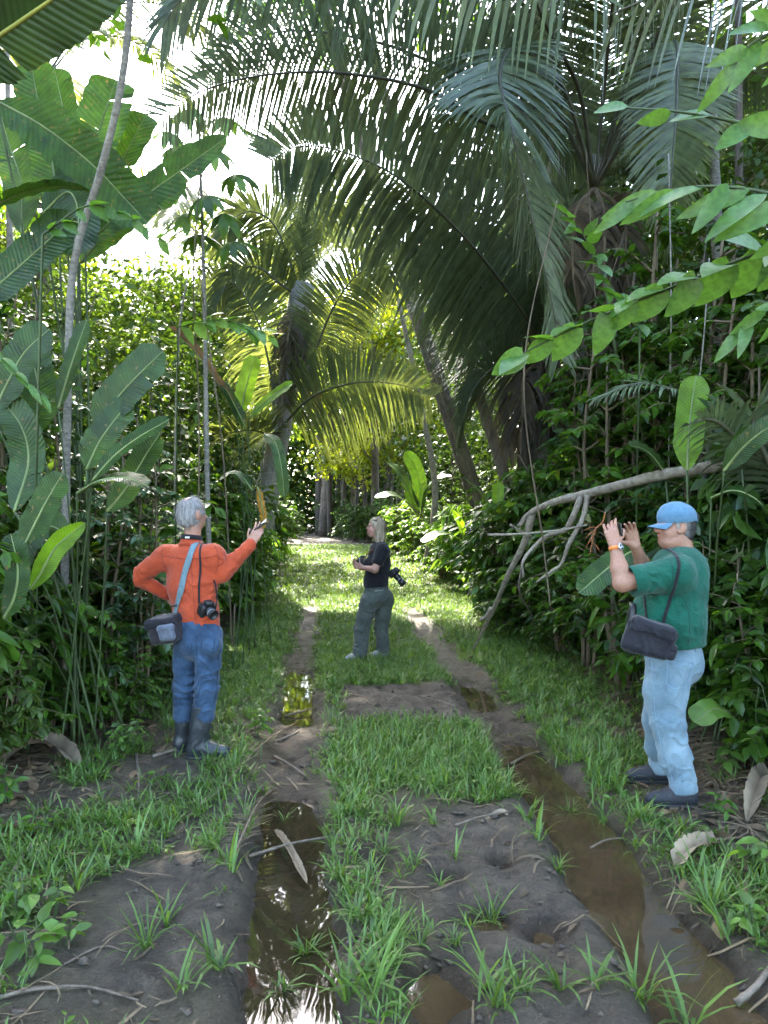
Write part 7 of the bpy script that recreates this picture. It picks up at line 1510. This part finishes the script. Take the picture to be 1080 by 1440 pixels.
ground_blade('curled_leaf', 'crumpled pale dead leaf behind the shoes of the man in green', [(1050, 1165), (1062, 1140), (1072, 1120), (1085, 1105)], .16, dead_pale, .09, fold=.9, tears=5, ragged=.06, seed=5)
ground_blade('curled_leaf', 'grey dead leaf curled among the herbs beside the man in orange', [(215, 962), (230, 955), (245, 955), (258, 965)], .15, dead_leaf, .08, fold=.6, tears=3, seed=6)
ground_blade('curled_leaf', 'small brown dead leaf on the mud between the ruts', [(680, 1158), (692, 1153), (705, 1150), (714, 1153)], .03, dead_pale, .015, fold=.4, tears=0, seed=7)
for i, (a, b) in enumerate([((1000, 985), (930, 1080)), ((1020, 990), (960, 1090)), ((990, 1000), (985, 1100)), ((1040, 1010), (1000, 1110)), ((300, 1130), (420, 1010)), ((330, 1230), (385, 1110))]):   # dry fallen fronds
    p0, p1 = on_ground(*a, .05), on_ground(*b, .03); t = thing('fallen_frond', 'dry fallen palm frond lying ' + ('behind the shoes of the man in green' if i < 4 else 'in the grass beside the rut near the man in orange'), 'frond', p0, 'dry fallen fronds')
    frond(t, [p0, (p0 + p1) / 2 + UP * .06, p1], mat=palm_dead if i < 4 else straw_m, rib=stem_brown, Lmax=.32 if i < 4 else .16, n=34, roll=8, droop=.15, seed=200 + i, t0=.05, width=.014, rad=.008)

# clods and bits of bark pressed into the mud
rc = np.random.default_rng(88); n = 900; x = -1.5 + 3.1 * rc.random(n); y = 2.2 + 5 * rc.random(n) ** 1.3; ok = (rc.random(n) < mud_mask(x, y)) & (ground_z(x, y) > WATER_Z + .01); x, y = x[ok], y[ok]; z = ground_z(x, y); cl = MB()
ico = np.array([[0, 0, 1], [.9, 0, .3], [.28, .85, .35], [-.72, .53, .3], [-.72, -.53, .35], [.28, -.85, .3], [0, 0, -.5]]); icf = np.array([[0, 1, 2], [0, 2, 3], [0, 3, 4], [0, 4, 5], [0, 5, 1], [6, 2, 1], [6, 3, 2], [6, 4, 3], [6, 5, 4], [6, 1, 5]])
for i in range(len(x)):
    r = .006 + .018 * rc.random() ** 2.5; cl.add(np.array([x[i], y[i], z[i] + r * .2]) + (ico * (1 + .35 * rc.normal(size=(7, 1)))) * r * np.array([1.3, 1, .7]), icf)
tag(cl.build('mud_clods', bark_mat('clod', (.035, .027, .02), (.11, .085, .06), (6, 6, 6), .6, .8), None), 'small clods and crumbs of mud lying between the wheel ruts', 'mud', kind='stuff')
n = 700; x = -1.6 + 3.3 * rc.random(n); y = 2.2 + 4.5 * rc.random(n) ** 1.2; z = ground_z(x, y); ok = z > WATER_Z + .005; x, y, z = x[ok], y[ok], z[ok]; n = len(x); bt = MB()
stamp(bt, T_LAN, np.stack([x, y, z + .006], 1), nrm(rc.normal(size=(n, 3)) * [1, 1, .12]), nrm(UP + rc.normal(size=(n, 3)) * .3), .02 + .06 * rc.random(n) ** 2)
tag(bt.build('leaf_bits', leaf_mat('rotten_leaf', (.055, .038, .022), mix=.05, rough=.7, var=.7), None), 'dark bits of rotten leaf trodden into the mud', 'litter', kind='stuff')
# ------------------------------------------------------------------ say which plant is which: tone, kind and what it stands by
MARKS = [(-2.7, 4.8, 'at the foot of the big heliconia clump'), (-3.4, 6.4, 'below the banana plant'), (-2.4, 7.4, 'just beyond the man in orange'), (-2.4, 9.2, 'around the small heliconia with the withered leaf'), (-2.2, 12.6, 'in front of the pale shaggy palm'), (-4.6, 10.5, 'deep behind the small heliconia'), (-5.2, 15.0, 'deep behind the pale shaggy palm'), (-2.8, 18.0, 'just past the pale shaggy palm'), (-7.5, 21.0, 'far behind the banana plant'), (-4.2, 26.0, 'by the sunlit far palm'), (-6.0, 36.0, 'by the dark trunk at the end of the track'),
         (2.4, 4.9, 'right behind the man in green'), (3.9, 5.6, 'deep behind the man in green'), (2.5, 7.0, 'behind the fallen branch'), (4.4, 8.2, 'behind the big palm trunk'), (2.2, 9.3, 'at the tip of the fallen branch'), (2.1, 11.2, 'at the foot of the dark-skirted palm'), (5.0, 12.5, 'deep behind the dark-skirted palm'), (2.0, 14.5, 'just past the dark-skirted palm'), (1.7, 19.0, 'by the leaning pale pole'), (5.0, 20.0, 'deep behind the leaning pale pole'), (1.0, 25.0, 'past the young sunlit banana'), (4.5, 29.0, 'deep in the forest past the young banana'), (-1.5, 36.0, 'by the row of trunks closing the track')]
TONE = {'leaf_dark': 'dark green', 'leaf_mid': 'mid green', 'leaf_blue': 'bluish green', 'leaf_bright': 'bright green', 'leaf_far': 'yellow-green'}
KINDS = {'leafy_shrub': 'small-leaved shrub', 'broadleaf_shrub': 'large-leaved shrub', 'forest_sapling': 'tall sapling', 'ground_herb': 'low herb', 'ginger_plant': 'long-leaved plant'}
for o in list(COL.objects):
    base = o.name.split('.')[0]
    if o.parent is not None or base not in KINDS: continue
    tone = ''
    for ch in o.children:
        if ch.name.startswith('foliage'): tone = TONE.get(ch.material_slots[0].material.name, '')
    x, y = o.location.x, o.location.y; w = min(MARKS, key=lambda m: (x - m[0]) ** 2 + (y - m[1]) ** 2)[2]
    o['label'] = (tone + ' ' + KINDS[base] + ' ' + w).strip(); o['group'] = KINDS[base] + 's ' + w
GM = [(-1.5, 3.2, 'on the bare ground below the heliconia clump'), (-1.2, 4.6, 'near the boots of the man in orange'), (-.75, 2.7, 'on the bank of the sky-reflecting rut'), (-.05, 2.7, 'beside the sky-reflecting rut, towards the middle'), (.35, 2.6, 'among the small puddles between the ruts'), (.1, 3.7, 'in front of the grassy middle strip'), (.75, 2.6, 'on the near bank of the brown rut'), (.75, 3.7, 'on the bank where the brown rut begins'), (1.3, 3.8, 'between the brown rut and the man in green'), (1.4, 3.0, 'beyond the brown rut by the pale palm sheath')]
for o in list(COL.objects):
    base = o.name.split('.')[0]
    if o.parent is not None or base not in ('grass_tuft', 'fallen_stick'): continue
    x, y = o.location.x, o.location.y; w = min(GM, key=lambda m: (x - m[0]) ** 2 + (y - m[1]) ** 2)[2]
    if base == 'grass_tuft': o['label'] = 'single long-bladed grass plant ' + w; o['group'] = 'grass plants ' + w
    elif y < 5.2:
        o['label'] = o['label'].split(' lying')[0] + ' ' + w; o['group'] = 'sticks ' + w
